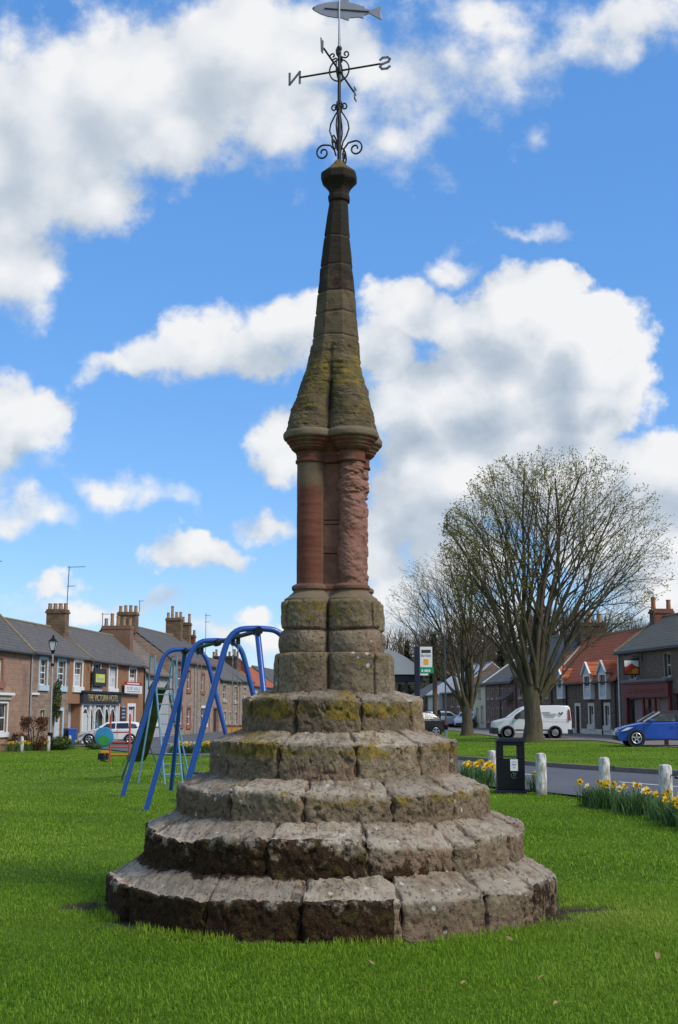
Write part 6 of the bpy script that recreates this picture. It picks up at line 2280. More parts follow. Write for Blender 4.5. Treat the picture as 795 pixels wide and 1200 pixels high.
# ---- red ladder frame, spring rider and low block
cf = on_ground(140, 893); t = thing('climbing_frame', 'small red ladder shaped climbing frame near the slide', 'climbing frame', cf, math.radians(8))
k_ = cf.y / 1500
for x in (-0.34, 0.34):
    m = MB(); m.tube([(x, 0, -.05), (x, 0, 55 * k_)], 0.035, 8); m.build('post', M['redp'], t, smooth=True)
for z in (34, 22.5, 17, 8):
    m = MB(); m.tube([(-0.34, 0, z * k_), (0.34, 0, z * k_)], 0.026, 8); m.build('rung', M['redp'], t)
m = MB(); m.box(-0.30, 0.30, -0.02, 0.02, 8 * k_, 9.6 * k_); m.build('plate', M['orange'], t)
p = on_ground(122, 884.5); p = at(122, 884, 45.5); p.z = float(gz(p.x, p.y)); k_ = p.y / 1500
t = thing('spring_rider', 'round blue and green spring rider beside the red climbing frame', 'spring rider', p, math.radians(-10))
zc_ = at(122, 863.5, p.y).z - p.z
m = MB(); m.lathe([(0.28, -0.05), (0.34, -0.04), (0.35, 0), (0.34, 0.04), (.28, .05)], 26, (0, zc_), 'y'); m.build('side_panel', M['diskblue'], t, smooth=True)
m = MB(); m.prism([(0.22 * math.cos(a), zc_ - .13 + 0.17 * math.sin(a)) for a in np.linspace(0, 6.28, 18, endpoint=False)], -0.068, -0.052); m.build('panel_face', M['diskgreen'], t)
m = MB(); m.tube([(-0.2, 0, zc_ + .30), (-0.38, 0, zc_ + .52)], 0.022, 6); m.build('handle', M['diskblue'], t)
m = MB(); m.tube([(0.12 * math.cos(a), 0.12 * math.sin(a), a * .022) for a in np.linspace(0, 12, 40)], 0.022, 5); m.build('spring', M['black'], t)
p = on_ground(120.5, 890.5); k_ = p.y / 1500
t = thing('toddler_seat', 'low black and orange wooden block seat in front of the spring rider', 'play seat', p)
m = MB(); m.taper((-0.06, 0), 0, 0.26, 0.12, 0.16, 0.10, 0.14); m.build('base', M['black'], t, bevel=0.01)
m = MB(); m.box(-0.05, 0.24, -0.16, 0.16, 0.262, 0.36); m.build('top', M['orange'], t, bevel=0.01)
m = MB(); m.box(0.13, 0.2, -0.14, 0.14, 0, 0.26); m.build('leg', M['black'], t)
# orange planter beyond the swings
p = at(275.5, 862, 62); p.z = float(gz(p.x, p.y)); k_ = 62 / 1500
t = thing('wooden_planter', 'orange brown wooden planter box beyond the daffodils by the terrace', 'planter', p)
zt_ = at(275, 851, 62).z - p.z
m = MB(); m.taper((0, 0), 0.1, zt_, 0.36, 0.25, 0.40, 0.28); m.build('box', M['orange'], t, bevel=0.01)
m = MB(); m.box(-0.43, 0.43, -0.31, 0.31, zt_ + .001, zt_ + .05); m.build('rim', M['wood'], t)
for sx in (-.3, .3):
    m = MB(); m.box(sx - .04, sx + .04, -.2, .2, 0, .1); m.build('leg', M['wood'], t)

# ------------------------------------------------------------------ litter bin and posts
p = on_ground(601, 930); p.z = 0
t = thing('litter_bin', 'black rectangular litter bin with open slot and small white notice', 'litter bin', (p.x, p.y + 0.28, 0), math.radians(-4))
hw, hd, H = 0.275, 0.25, 1.06
m = MB()
m.taper((0, 0), 0.07, 0.66, hw * 0.98, hd * .98, hw, hd)
for x0, x1 in ((-hw, -hw + 0.13), (hw - 0.135, hw)):
    m.box(x0, x1, -hd, hd, 0.661, 0.93)
m.box(-hw, hw, -hd - .004, hd + .004, 0.931, 0.985)
m.build('body', M['black'], t, bevel=0.012)
m = MB(); m.taper((0, 0), 0.987, 1.035, hw + .015, hd + .015, hw + .01, hd + .01); m.taper((0, 0), 1.036, 1.075, hw + .005, hd + .005, hw - .06, hd - .06); m.build('lid', M['black'], t, bevel=0.012)
m = MB(); m.taper((0, 0), 0, 0.068, hw + .035, hd + .03, hw + .012, hd + .01); m.build('base', M['black'], t, bevel=0.01)
m = MB(); m.box(-hw - .003, hw + .003, -hd - .006, hd + .006, 0.70, 0.712); m.build('rim', M['bumper'], t)
m = MB(); m.box(-0.015, 0.135, -hd - .012, -hd - 0.002, 0.44, 0.665); no = m.build('notice', M['sign_white'], t)
m = MB(); m.box(0.02, 0.10, -hd - .016, -hd - .0125, 0.55, 0.575); m.box(0.04, 0.08, -hd - .016, -hd - .0125, 0.50, 0.515); m.box(0.01, 0.11, -hd - .016, -hd - .0125, 0.61, 0.618); m.build('print', M['ltext'], no)
m = MB()
em = plain('grey_emblem', (0.12, 0.12, 0.14), .5)
m.tube([(0.055 + 0.055 * math.cos(a), -hd - .008, 0.35 + 0.055 * math.sin(a)) for a in np.linspace(0.5, 5.6, 16)], 0.006, 5)
m.tube([(0.045, -hd - .008, 0.33), (0.05, -hd - .008, 0.37), (0.045, -hd - .008, .39)], 0.010, 5)
m.tube([(0.075, -hd - .008, 0.32), (0.08, -hd - .008, 0.36), (0.085, -hd - .008, .40)], 0.007, 5)
m.build('emblem', em, t)


def post(px, base_y, top_y, wpx, label, hook=None, group='white posts along the road edge'):
    p = on_ground(px, base_y)
    h_ = at(px, top_y, p.y).z - p.z
    r = wpx / 2 / 1500 * p.y
    t = thing('white_post', label, 'post', p, random.uniform(0, 1), group)
    m = MB(); m.lathe([(r * 1.02, -0.1), (r, h_ * .5), (r * 0.97, h_ - 0.06), (r * 0.88, h_ - 0.015), (r * 0.5, h_ + .004), (0.01, h_ + .006)], 14); m.build('post_body', M['whitepost'], t, smooth=True)
    if hook:
        m = MB(); m.tube([(r * .6, -r * .9, h_ - .17), (r * 1.2, -r * 1.2, h_ - .16), (r * 1.25, -r * 1.2, h_ - .21)], 0.014, 6); m.build('hook', M['iron'], t)
    return p, h_


post(635, 931, 882.5, 12.5, 'white peeling wooden post right of the litter bin')
post(577.5, 912, 879.5, 10.5, 'white post half hidden behind the litter bin')
p2, hh2 = post(709.5, 936.5, 887.5, 13, 'white post behind the left end of the right daffodil bed', True)
p3, hh3 = post(781.5, 950, 896, 15.5, 'white post with a chain hook among the daffodils at the right edge', True)
for px, by, ty, w, l in ((25.5, 881, 863, 4.2, 'leftmost of the far white posts, in front of the copper hedge garden'), (56.8, 880, 862.5, 4.0, 'middle one of the far white posts, by the base of the old street lamp'), (81.6, 877.5, 862, 3.6, 'far white post in front of the blue wheelie bin')):
    post(px, by, ty, w, l)
m = MB()
a = Vector((p3.x + .12, p3.y - .12, hh3 - .2)); b = Vector((p3.x + 2.3, p3.y - 2.2, 0.55))
pts = [a.lerp(b, k / 14) - Vector((0, 0, 0.22 * math.sin(math.pi * k / 14))) for k in range(15)]
for k in range(14):
    m.bar(pts[k], pts[k + 1].lerp(pts[k], -.12), 0.028 if k % 2 else 0.012, 0.012 if k % 2 else 0.028)
tag(m.build('post_chain', M['iron']), 'dark chain sagging from the hooked white post out of the picture', 'chain')
p = on_ground(781.5, 873.5); t = thing('wooden_post', 'short weathered wooden post standing before the blue car', 'post', p)
m = MB(); m.taper((0, 0), -.1, at(781, 854, p.y).z - p.z, .09, .09, .08, .08); m.build('post_body', M['wood'], t, bevel=0.02)

# ------------------------------------------------------------------ bus stop and shelter, lamp columns
by_ = 30.0
x_ = at(489, 800, by_).x
t = thing('bus_stop', 'dark bus stop pole with a white and green flag reading bus stop', 'bus stop', (x_, by_, 0))
zt_ = at(489, 757.5, by_).z
m = MB(); m.box(-0.062, 0.062, -0.062, 0.062, -0.05, zt_); m.build('pole', M['navy'], t, bevel=0.012)
f0, f1 = at(492.3, 760, by_).x - x_, at(506.6, 760, by_).x - x_
za, zb_, zc2, zd = (at(500, y_, by_).z for y_ in (758, 781.8, 789, 791))
m = MB(); m.box(f0, f1, -0.02, 0.02, zb_, za); fl = m.build('flag', M['sign_white'], t)
m = MB(); m.box(f0 - .01, f1 + .03, -0.022, 0.022, zc2, zb_ - .003); gp = m.build('green_panel', M['sign_green'], t)
m = MB(); m.box(f0, f1 - .1, -0.018, 0.018, zd - .01, zc2 - .003); m.build('white_strip', M['sign_white'], t)
fm = (f0 + f1) / 2
m = MB(); m.box(f0 + .035, f1 - .035, -0.026, -0.0205, za - .14, za - .07); bs = m.build('black_panel', M['ink'], fl)
m = MB(); m.box(fm - .055, fm + .055, -0.026, -0.0205, zb_ + .06, zb_ + .19); m.build('orange_square', M['sign_orange'], fl)
tx = text_mesh('lettering', 'Bus Stop', 0.085, M['ltext'], fl, 0.006); tx.location = (fm - .0, -0.024, za - .20); tx.scale.x = (f1 - f0) * .8 / tx.dimensions.x
m = MB()
for k, (a0, a1) in enumerate(((0.03, 0.07), (0.10, .13), (.135, .165), (.17, .19), (.2, .235))):
    m.box(f0 + a0, f0 + a1, -0.027, -0.0225, zc2 + .03, zc2 + .085)
m.build('lettering', M['sign_white'], gp)

sx0, sx1, sy0, sy1 = 0.42, at(496, 795, 31).x, 30.7, 34.4
t = thing('bus_shelter', 'glass sided bus shelter with a pale curved roof, half hidden behind the stone cross', 'bus shelter', ((sx0 + sx1) / 2, 32.5, 0))
so2 = ((sx0 + sx1) / 2, 32.5, 0)
zr0, zr1 = at(470, 799.5, 31).z, at(470, 791, 31).z
m = MB(); m.box(sx0, sx1, sy0, sy1, zr0, zr1); m.build('roof_frame', M['navy'], t, off=so2, bevel=0.02)
m = MB(); ap = []
xa, xb = sx0 - .6, sx1 + .02
for k in range(17):
    u = k / 16
    ap.append((xa + (xb - xa) * u, zr1 + 0.004 + 0.62 * math.sin(math.pi * u) ** 0.8))
m.prism(ap, sy0 - .1, sy1 + .1); m.build('roof_sheet', M['shelterroof'], t, off=so2)
for px_ in (sx0 + .06, sx1 - .42):
    for y_ in (sy0 + .08, sy1 - .08):
        m = MB(); m.box(px_ - .04, px_ + .04, y_ - .04, y_ + .04, 0, zr0); m.build('post', M['navy'], t, off=so2)
gl = bpy.data.materials.new('shelter_glass'); gl.use_nodes = True
gb = gl.node_tree.nodes['Principled BSDF']; gb.inputs['Base Color'].default_value = (0.75, 0.82, 0.80, 1); gb.inputs['Roughness'].default_value = 0.05; gb.inputs['Transmission Weight'].default_value = 0.75; gb.inputs['IOR'].default_value = 1.05; gb.inputs['Alpha'].default_value = 0.6
m = MB(); m.box(sx0 + .1, sx1 - .46, sy1 - .09, sy1 - .075, 0.3, zr0 - .08); m.build('glass', gl, t, off=so2)

lp = on_ground(523.0, 866.5); t = thing('street_lamp', 'slim grey street lamp column with a thicker pale foot, left of the slim bare tree', 'street lamp', lp)
zt_ = at(521.5, 745, lp.y).z; k_ = lp.y / 1500
m = MB(); m.lathe([(1.0 * k_ * 1.0, 15 * k_), (0.95 * k_, 60 * k_), (0.75 * k_, zt_)], 8); m.build('column', M['steel'], t, smooth=True)
m = MB(); m.lathe([(2.2 * k_, 0), (2.1 * k_, 15 * k_), (1.2 * k_, 15.4 * k_)], 8); m.build('foot', M['pale_steel'], t, smooth=True)
m = MB(); m.lathe([(2.3 * k_, 11 * k_), (2.3 * k_, 16.5 * k_)], 8); m.build('band', M['black'], t)
m = MB(); m.tube([(0, 0, zt_), (-.1, 0, zt_ + .12), (-.45, 0, zt_ + .16)], 0.04, 6); m.taper((-.62, 0), zt_ + .10, zt_ + .2, .2, .09, .17, .07); m.build('lantern', M['steel'], t)
lp = at(58.5, 872, 73.5); lp.z = float(gz(lp.x, lp.y)); t = thing('street_lamp', 'old style street lamp with a glazed lantern before the brown rubble house', 'street lamp', lp)
zt_ = at(61.5, 762, lp.y).z - lp.z
m = MB(); m.lathe([(0.11, 0), (0.11, .5), (0.07, .9), (0.06, 1.2), (0.045, zt_)], 10); m.build('column', M['pale_steel'], t, smooth=True)
m = MB(); m.lathe([(0.15, 0.2), (0.15, 0.95)], 10); m.build('foot', M['black'], t)
m = MB(); m.lathe([(0.10, zt_ - .9), (0.10, zt_ - .75)], 8); m.lathe([(0.07, zt_ - .2), (0.13, zt_)], 8); m.build('collar', M['black'], t)
m = MB(); m.taper((0, 0), zt_ + .001, zt_ + .5, .11, .11, .2, .2); ln_ = m.build('lantern', M['lampglass'], t)
m = MB(); m.taper((0, 0), zt_ + .502, zt_ + .72, .24, .24, .06, .06); m.lathe([(.05, zt_ + .72), (.07, zt_ + .8), (.01, zt_ + .9)], 8)
for sx in (-1, 1):
    for sy in (-1, 1):
        m.bar((sx * .115, sy * .115, zt_), (sx * .205, sy * .205, zt_ + .5), .03)
m.build('cap', M['black'], ln_)
pp_ = on_ground(510.5, 862); t = thing('telegraph_pole', 'brown wooden telegraph pole between the bus stop and the street lamp', 'pole', pp_)
m = MB(); m.lathe([(0.17, -.1), (0.15, 3), (0.11, at(509, 762, pp_.y).z)], 10); m.build('shaft', M['wood'], t, smooth=True)
m = MB(); m.lathe([(0.12, at(509, 762, pp_.y).z), (0.05, at(509, 760, pp_.y).z)], 8); m.build('cap', M['black'], t)
pn = on_ground(514.5, 862); t = thing('notice_frame', 'narrow black notice frame on two posts beside the telegraph pole', 'notice', pn); k_ = pn.y / 1500
for x in (-1.6, 1.6):
    m = MB(); m.box(x * k_ - .05, x * k_ + .05, -.05, .05, 0, 23 * k_); m.build('post', M['black'], t)
m = MB(); m.box(-1.5 * k_ + .056, 1.5 * k_ - .056, -.02, .02, 17 * k_, 23 * k_); m.build('panel', M['lampglass'], t)
m = MB(); m.taper((0.5 * k_, 0), 23.2 * k_, 27 * k_, .13, .12, .1, .08); m.lathe([(.1, 27 * k_), (.12, 28.5 * k_), (.02, 30 * k_)], 8, (.5 * k_, 0)); m.build('cap', M['black'], t, bevel=.01)

# ------------------------------------------------------------------ vehicles: nose towards -x, standing on z = 0
def wheel(parent, x, y, r, side, spokes):
    m = MB(); y0, y1 = (y, y + side * 0.20)
    pr = [(r * .62, y0), (r * .95, y0), (r, y0 - side * -.025), (r, y1 - side * .03), (r * .96, y1), (r * .66, y1)]
    m.lathe(pr, 22, (x, r), 'y'); t = m.build('wheel', M['tyre'], parent, smooth=True)
    m = MB()
    if spokes:
        m.tube([(x + r * .64 * math.cos(q), y1 + side * .012, r + r * .64 * math.sin(q)) for q in np.linspace(0, 2 * math.pi, 25)], 0.018, 6)
        for k in range(spokes):
            a = 2 * math.pi * k / spokes + .3
            m.bar((x + .03 * math.cos(a), y1 + side * .014, r + .03 * math.sin(a)), (x + r * .64 * math.cos(a), y1 + side * .012, r + r * .64 * math.sin(a)), 0.055, 0.024, up=(0, 1, 0))
    else:
        m.lathe([(r * .62, y1 + side * .002), (r * .57, y1 + side * .012), (r * .5, y1 - side * .0), (r * .32, y1 + side * .02), (r * .12, y1 + side * .022)], 22, (x, r), 'y')
    m.build('rim', M['rim'] if spokes else M['rimsteel'], t, smooth=True)


def shape_body(poly, W, taper_nose, taper_tail, L, belt=None, inset=0.0, z_top=None):
    """side outline pushed to the car's width; plan narrows at the ends, sides lean in above the belt"""
    bm = bmesh.new()
    sides = []
    for s_ in (-1, 1):
        vs = []
        for x, z in poly:
            w = W
            e0, e1 = (x + L / 2) / (L * .22), (L / 2 - x) / (L * .16)
            if e0 < 1: w -= taper_nose * (1 - max(0, e0)) ** 2
            if e1 < 1: w -= taper_tail * (1 - max(0, e1)) ** 2
            if belt and z > belt:
                w -= inset * (z - belt) / (z_top - belt)
            vs.append(bm.verts.new((x, s_ * w, z)))
        sides.append(vs)
    n = len(poly)
    bm.faces.new(sides[0]); bm.faces.new(sides[1][::-1])
    for i in range(n):
        bm.faces.new((sides[0][i], sides[1][i], sides[1][(i + 1) % n], sides[0][(i + 1) % n]))
    bmesh.ops.recalc_face_normals(bm, faces=bm.faces)
    es = [e for e in bm.edges if abs(e.verts[0].co.y - e.verts[1].co.y) < 0.3]
    bmesh.ops.bevel(bm, geom=es, offset=0.055, segments=3, affect='EDGES', profile=.5, clamp_overlap=True)
    bmesh.ops.triangulate(bm, faces=[f for f in bm.faces if len(f.verts) > 4])
    return bm


def body_obj(name, bm, m, parent):
    me = bpy.data.meshes.new(name); bm.to_mesh(me); bm.free(); me.materials.append(m)
    me.polygons.foreach_set('use_smooth', [True] * len(me.polygons)); me.set_sharp_from_angle(angle=math.radians(35))
    o = bpy.data.objects.new(name, me); COL.objects.link(o); o.parent = parent
    return o


def side_panel(parent, poly, yf, name, m, th=0.012):
    """thin pane following the leaning side; yf gives the half width at height z"""
    for s_ in (-1, 1):
        b = MB()
        n = len(poly)
        vs = [(x, s_ * (yf(z) - .004), z) for x, z in poly] + [(x, s_ * (yf(z) + th), z) for x, z in poly]
        b.add(vs, [tuple(range(n)), tuple(range(2 * n - 1, n - 1, -1))] + [(i, i + n, (i + 1) % n + n, (i + 1) % n) for i in range(n)])
        b.build(name, m, parent)


def arch(parent, x, r, W):
    for s_ in (-1, 1):
        b = MB(); b.lathe([(r, s_ * (W - .10)), (r, s_ * (W + .006)), (r * .9, s_ * (W + .010))], 24, (x, r * .80), 'y')
        b.build('wheel_arch', M['bumper'], parent)


def make_van(loc, rz):
    t = thing('white_van', 'white panel van with a dark bumper parked side on behind the broad tree', 'van', loc, rz)
    L, W = 4.42, 0.90
    poly = [(-2.19, .30), (-2.21, .62), (-2.16, .88), (-2.0, .98), (-1.32, 1.14), (-.62, 1.66), (-.40, 1.76), (0, 1.82), (1.4, 1.84), (2.05, 1.81), (2.14, 1.70), (2.20, .95), (2.20, .35), (2.1, .26), (-2.1, .24)]
    body_obj('body', shape_body(poly, W, .22, .05, L, 1.02, .10, 1.84), M['vanwhite'], t)
    yf = lambda z: W - (.10 * (z - 1.02) / .82 if z > 1.02 else 0)
    side_panel(t, [(-1.18, 1.10), (-.98, 1.30), (-.52, 1.60), (.10, 1.64), (.10, 1.08)], yf, 'window', M['pane'])
    side_panel(t, [(-1.0, .42), (-1.0, .50), (1.05, .50), (1.05, .42)], lambda z: W, 'trim_strip', M['bumper'], .02)
    side_panel(t, [(.16, .45), (.16, 1.68), (.175, 1.68), (.175, .45)], yf, 'door_seam', M['bumper'], .004)
    side_panel(t, [(-1.12, .5), (-1.12, 1.05), (-1.105, 1.05), (-1.105, .5)], yf, 'door_seam', M['bumper'], .004)
    side_panel(t, [(.4, 1.02), (.4, 1.04), (1.95, 1.04), (1.95, 1.02)], yf, 'side_rail', M['pale_steel'], .006)
    side_panel(t, [(2.02, 1.0), (2.02, 1.62), (2.10, 1.60), (2.15, .98)], yf, 'tail_light', M['redlens'], .02)
    side_panel(t, [(-2.12, .80), (-1.85, .88), (-1.62, .98), (-1.98, .93)], lambda z: W - .06, 'headlight', M['lampglass'], .03)
    b = MB(); b.box(-2.27, -1.92, -.80, .80, .24, .60); b.build('bumper', M['bumper'], t, bevel=.05)
    b = MB(); b.box(1.95, 2.27, -.86, .86, .26, .52); b.build('bumper', M['bumper'], t, bevel=.04)
    b = MB(); b.add([(-1.31, -.70, 1.17), (-1.31, .70, 1.17), (-.66, .62, 1.66), (-.66, -.62, 1.66)], [(0, 1, 2, 3)]); b.build('windscreen', M['pane'], t)
    for s_ in (-1, 1):
        b = MB(); b.box(-.98, -.84, s_ * .98 - .09, s_ * .98 + .09, 1.06, 1.26); b.build('mirror', M['bumper'], t, bevel=.03)
        b = MB(); b.box(-.08, .08, s_ * .905 - .012, s_ * .905 + .012, .96, .99); b.build('handle', M['bumper'], t)
        b = MB()
        for k, (a0, a1, z0) in enumerate(((.55, 1.0, 1.42), (.62, 1.35, 1.32), (.70, 1.28, 1.22))):
            b.box(a0, a1, min(s_ * yf(z0) - .003, s_ * yf(z0) + .012), max(s_ * yf(z0) - .003, s_ * yf(z0) + .012), z0, z0 + .05)
        b.build('lettering', M['pipe_grey'], t)
        b = MB()
        for a0, z0, z1 in ((1.52, 1.34, 1.46), (1.62, 1.26, 1.44), (1.68, 1.36, 1.48)):
            b.lathe([(.05, s_ * yf(z0) - .004 * s_), (.05, s_ * (yf(z0) + .016)), (.03, s_ * (yf(z0) + .02))], 10, (a0, (z0 + z1) / 2), 'y')
        b.build('emblem', M['ink'], t)
        for x in (-1.42, 1.25):
            wheel(t, x, s_ * (W - .19), .325, s_, 0)
    arch(t, -1.42, .40, W), arch(t, 1.25, .40, W)
    return t


def make_car(name, label, cat, loc, rz, paint, roof_m=None, soft=False, estate=False, spokes=5, group=None):
    t = thing(name, label, cat, loc, rz, group)
    t.scale = (1, 1, 1.09 if soft else 1)
    L, W = 4.25, 0.88
    low = [(-2.10, .26), (-2.12, .50), (-2.04, .70), (-1.75, .80), (-1.1, .93), (-.98, .95), (1.35, .99), (1.95, 1.0), (2.08, .86), (2.12, .55), (2.06, .28), (-2.0, .20), ]
    body_obj('body', shape_body(low, W, .20, .14, L), paint, t)
    zr = 1.44
    if estate:
        cab = [(-1.0, .93), (-.35, 1.34), (-.15, 1.42), (1.2, 1.45), (1.75, 1.38), (2.0, .97)]
    else:
        cab = [(-1.0, .93), (-.28, 1.35), (-.08, 1.42), (.7, 1.44), (1.25, 1.36), (1.75, .99)]
    cabo = body_obj('cabin' if not soft else 'soft_top', shape_body(cab, W - .06, 0, .10, L, .95, .20, zr), roof_m or paint, t)
    yf = lambda z: (W - .06) - .20 * max(0, z - .95) / (zr - .95) - 0.0
    if estate:
        wins = [[(-.62, 1.0), (-.22, 1.30), (.32, 1.34), (.32, 1.0)], [(.40, 1.0), (.40, 1.34), (1.15, 1.35), (1.2, 1.0)], [(1.28, 1.0), (1.24, 1.34), (1.6, 1.28), (1.76, 1.02)]]
    else:
        wins = [[(-.64, 1.0), (-.20, 1.31), (.42, 1.34), (.42, 1.0)], [(.50, 1.0), (.50, 1.34), (.9, 1.32), (1.22, 1.04)]]
    for w in wins:
        side_panel(t, w, yf, 'window', M['pane'])
    b = MB(); b.add([(-.93, -.66, 1.0), (-.93, .66, 1.0), (-.33, .56, 1.345), (-.33, -.56, 1.345)], [(0, 1, 2, 3)]); b.build('windscreen', M['pane'], t)
    if soft:
        for s_ in (-1, 1):
            b = MB(); b.bar((-.98, s_ * .76, .98), (-.22, s_ * .64, 1.38), .05, .05); b.build('windscreen_pillar', M['rim'], t)
    side_panel(t, [(.46, .35), (.46, .95), (.475, .95), (.475, .35)], lambda z: W, 'door_seam', M['bumper'], .004)
    side_panel(t, [(-.98, .35), (-.98, .92), (-.965, .92), (-.965, .35)], lambda z: W, 'door_seam', M['bumper'], .004)
    side_panel(t, [(-1.0, .25), (-1.0, .31), (1.0, .31), (1.0, .25)], lambda z: W - .01, 'sill_trim', M['bumper'], .02)
    side_panel(t, [(-2.0, .60), (-1.72, .64), (-1.45, .76), (-1.72, .75)], lambda z: W - .06, 'headlight', M['lampglass'], .03)
    side_panel(t, [(1.85, .72), (1.80, .90), (2.0, .9), (2.08, .72)], lambda z: W - .05, 'tail_light', M['redlens'], .02)
    b = MB(); b.box(-2.16, -1.96, -.58, .58, .24, .42); b.build('grille', M['bumper'], t, bevel=.03)
    b = MB(); b.box(2.06, 2.14, -.26, .26, .60, .71); b.build('number_plate', M['sign_white'], t)
    b = MB(); b.box(-2.175, -2.15, -.26, .26, .44, .54); b.build('number_plate', M['sign_white'], t)
    for s_ in (-1, 1):
        b = MB(); b.box(-.72, -.56, s_ * .95 - .08, s_ * .95 + .08, .98, 1.10); b.build('mirror', paint, t, bevel=.03)
        b = MB(); b.box(.22, .40, s_ * .885 - .012, s_ * .885 + .012, .80, .83); b.build('handle', paint, t)
        for x in (-1.32, 1.28):
            wheel(t, x, s_ * (W - .19), .325, s_, spokes)
    arch(t, -1.32, .385, W), arch(t, 1.28, .385, W)
    return t


make_van((at(621.5, 831, 73.5).x, 73.5, 0.02), math.radians(0))
make_car('blue_car', 'bright blue soft top car with silver wheels parked before the maroon fronted pub', 'car', (at(779, 831, 57.5).x, 58.0, 0.02), math.radians(-3), M['carblue'], M['rubber'], soft=True)
make_car('parked_car', 'pale silver estate car far along the right street, past the street lamp', 'car', (at(521, 831, 118).x, 118, 0.02), math.radians(180 + 28), M['carsilver'], None, estate=True)
make_car('parked_car', 'white car seen end on behind the trunk of the slim bare tree', 'car', (at(549, 831, 116).x, 116, 0.02), math.radians(68), M['vanwhite'], None, estate=True)
g_ = on_ground(486, 865)
make_car('parked_car', 'dark car almost hidden behind the right side of the stone steps', 'car', (g_.x - .3, g_.y, 0.05), math.radians(20), M['cardark'])
make_car('parked_car', 'silver white car parked before the inn, behind the red climbing frame', 'car', (at(131, 831, 84).x, 84, -.59), math.radians(6), M['carsilver'] if False else M['vanwhite'], None, estate=True)

# ------------------------------------------------------------------ gardens and small things before the terrace
for px, m_, l in ((86.2, 'binblue', 'blue wheelie bin before the passage of the inn'), (79.2, 'bumper', 'dark wheelie bin left of the blue one')):
    p = at(px, 831, 81.5 if px > 80 else 82); p.z = float(gz(p.x, p.y))
    t = thing('wheelie_bin', l, 'wheelie bin', p, .2, 'wheelie bins by the inn passage')
    b = MB(); b.taper((0, 0), .08, .98, .22, .25, .27, .33); b.build('body', M[m_], t, bevel=.02)
    b = MB(); b.taper((0, 0), .985, 1.06, .30, .36, .26, .32); b.build('lid', M[m_], t, bevel=.02)
    for s_ in (-1, 1):
        b = MB(); b.lathe([(.1, s_ * .2), (.1, s_ * .26)], 12, (.26, .1), 'x'); b.build('wheel', M['tyre'], t)


def bush(name, label, cat, c, rx, ry, rz_, m_, n, leaf, seed, stem=True, box=False, group=None):
    t = thing(name, label, cat, c, 0, group)
    rng = np.random.default_rng(seed)
    d = rng.normal(0, 1, (n, 3)); d /= np.linalg.norm(d, axis=1)[:, None]
    if box:
        d = np.sign(d) * np.abs(d) ** 0.45; d /= np.maximum(np.abs(d).max(axis=1), .6)[:, None]
    rr_ = rng.uniform(0.45, 1.0, (n, 1)) ** 0.5
    bumps = 1 + 0.16 * fbm(d * 2.2, 1.0, 3, .5, seed)[:, None]
    P = d * rr_ * bumps * np.array([rx, ry, rz_]) + np.array([0, 0, rz_])
    P[:, 2] = np.maximum(P[:, 2], .03)
    a = rng.normal(0, 1, (n, 3)); a /= np.linalg.norm(a, axis=1)[:, None]
    b = np.cross(a, rng.normal(0, 1, (n, 3))); b /= np.linalg.norm(b, axis=1)[:, None]
    sz = leaf * rng.uniform(.6, 1.3, (n, 1))
    V = np.stack([P - a * sz, P + b * sz * .55, P + a * sz, P - b * sz * .55], 1).reshape(-1, 3)
    raw_mesh('foliage', V, np.arange(4 * n).reshape(n, 4), M[m_], t, smooth=False)
    m = MB()
    for k in range(7):
        a_ = k * 2.4
        m.tube([(0.15 * rx * math.cos(a_), 0.15 * ry * math.sin(a_), -.05), (0.4 * rx * math.cos(a_), 0.4 * ry * math.sin(a_), rz_), (0.75 * rx * math.cos(a_), .75 * ry * math.sin(a_), rz_ * 1.5)], [.03, .02, .008], 5)
    m.build('stems', M['bark'], t)
    return t


def gp(px, y):
    p = at(px, 831, y); p.z = float(gz(p.x, p.y)); return p


bush('copper_hedge', 'clipped copper brown hedge block before the brown rubble house', 'hedge', gp(41, 72), .66, .6, .92, 'hedge', 3200, .055, 1, box=True)
bush('garden_shrub', 'low dark green shrub under the window of the pink stone house', 'shrub', gp(6, 72.5), .7, .5, .35, 'shrub', 1300, .06, 2)
bush('garden_shrub', 'reddish twiggy shrub left of the copper hedge', 'shrub', gp(22, 73), .6, .5, .48, 'hedge', 900, .05, 3)
bush('garden_shrub', 'green bushy plant between the copper hedge and the white door', 'shrub', gp(71, 72.5), .75, .5, .38, 'shrub', 1300, .06, 4)
bush('wall_climber', 'dark climber growing on the rubble wall behind the old street lamp', 'climbing plant', (ROWL.pt(ROWL.y_at(62.5)).x + .25, ROWL.y_at(62.5), .9), .22, .5, 1.3, 'shrub', 900, .07, 5)
bush('orange_shrub', 'orange yellow shrub at the end of the right street between the two far cars', 'shrub', (at(536, 831, 121).x, 121, 0), 1.3, .8, .75, 'shruborange', 900, .12, 6)
bush('road_shrub', 'dark green tuft beside the tarmac in front of the inn', 'shrub', gp(112, 74), .5, .5, .22, 'shrub', 700, .05, 7)
w0, w1 = gp(-12, 71.2), gp(23, 71.2)
t = thing('garden_wall', 'low brown stone garden wall behind the leftmost far white post', 'wall', w0)
m = MB(); m.box(0, w1.x - w0.x, -.12, .12, -.1, .34); m.build('wall_body', M['w_rubble'], t)
m = MB(); m.box(-.03, w1.x - w0.x + .03, -.15, .15, .342, .40); m.build('coping', M['coping'], t)

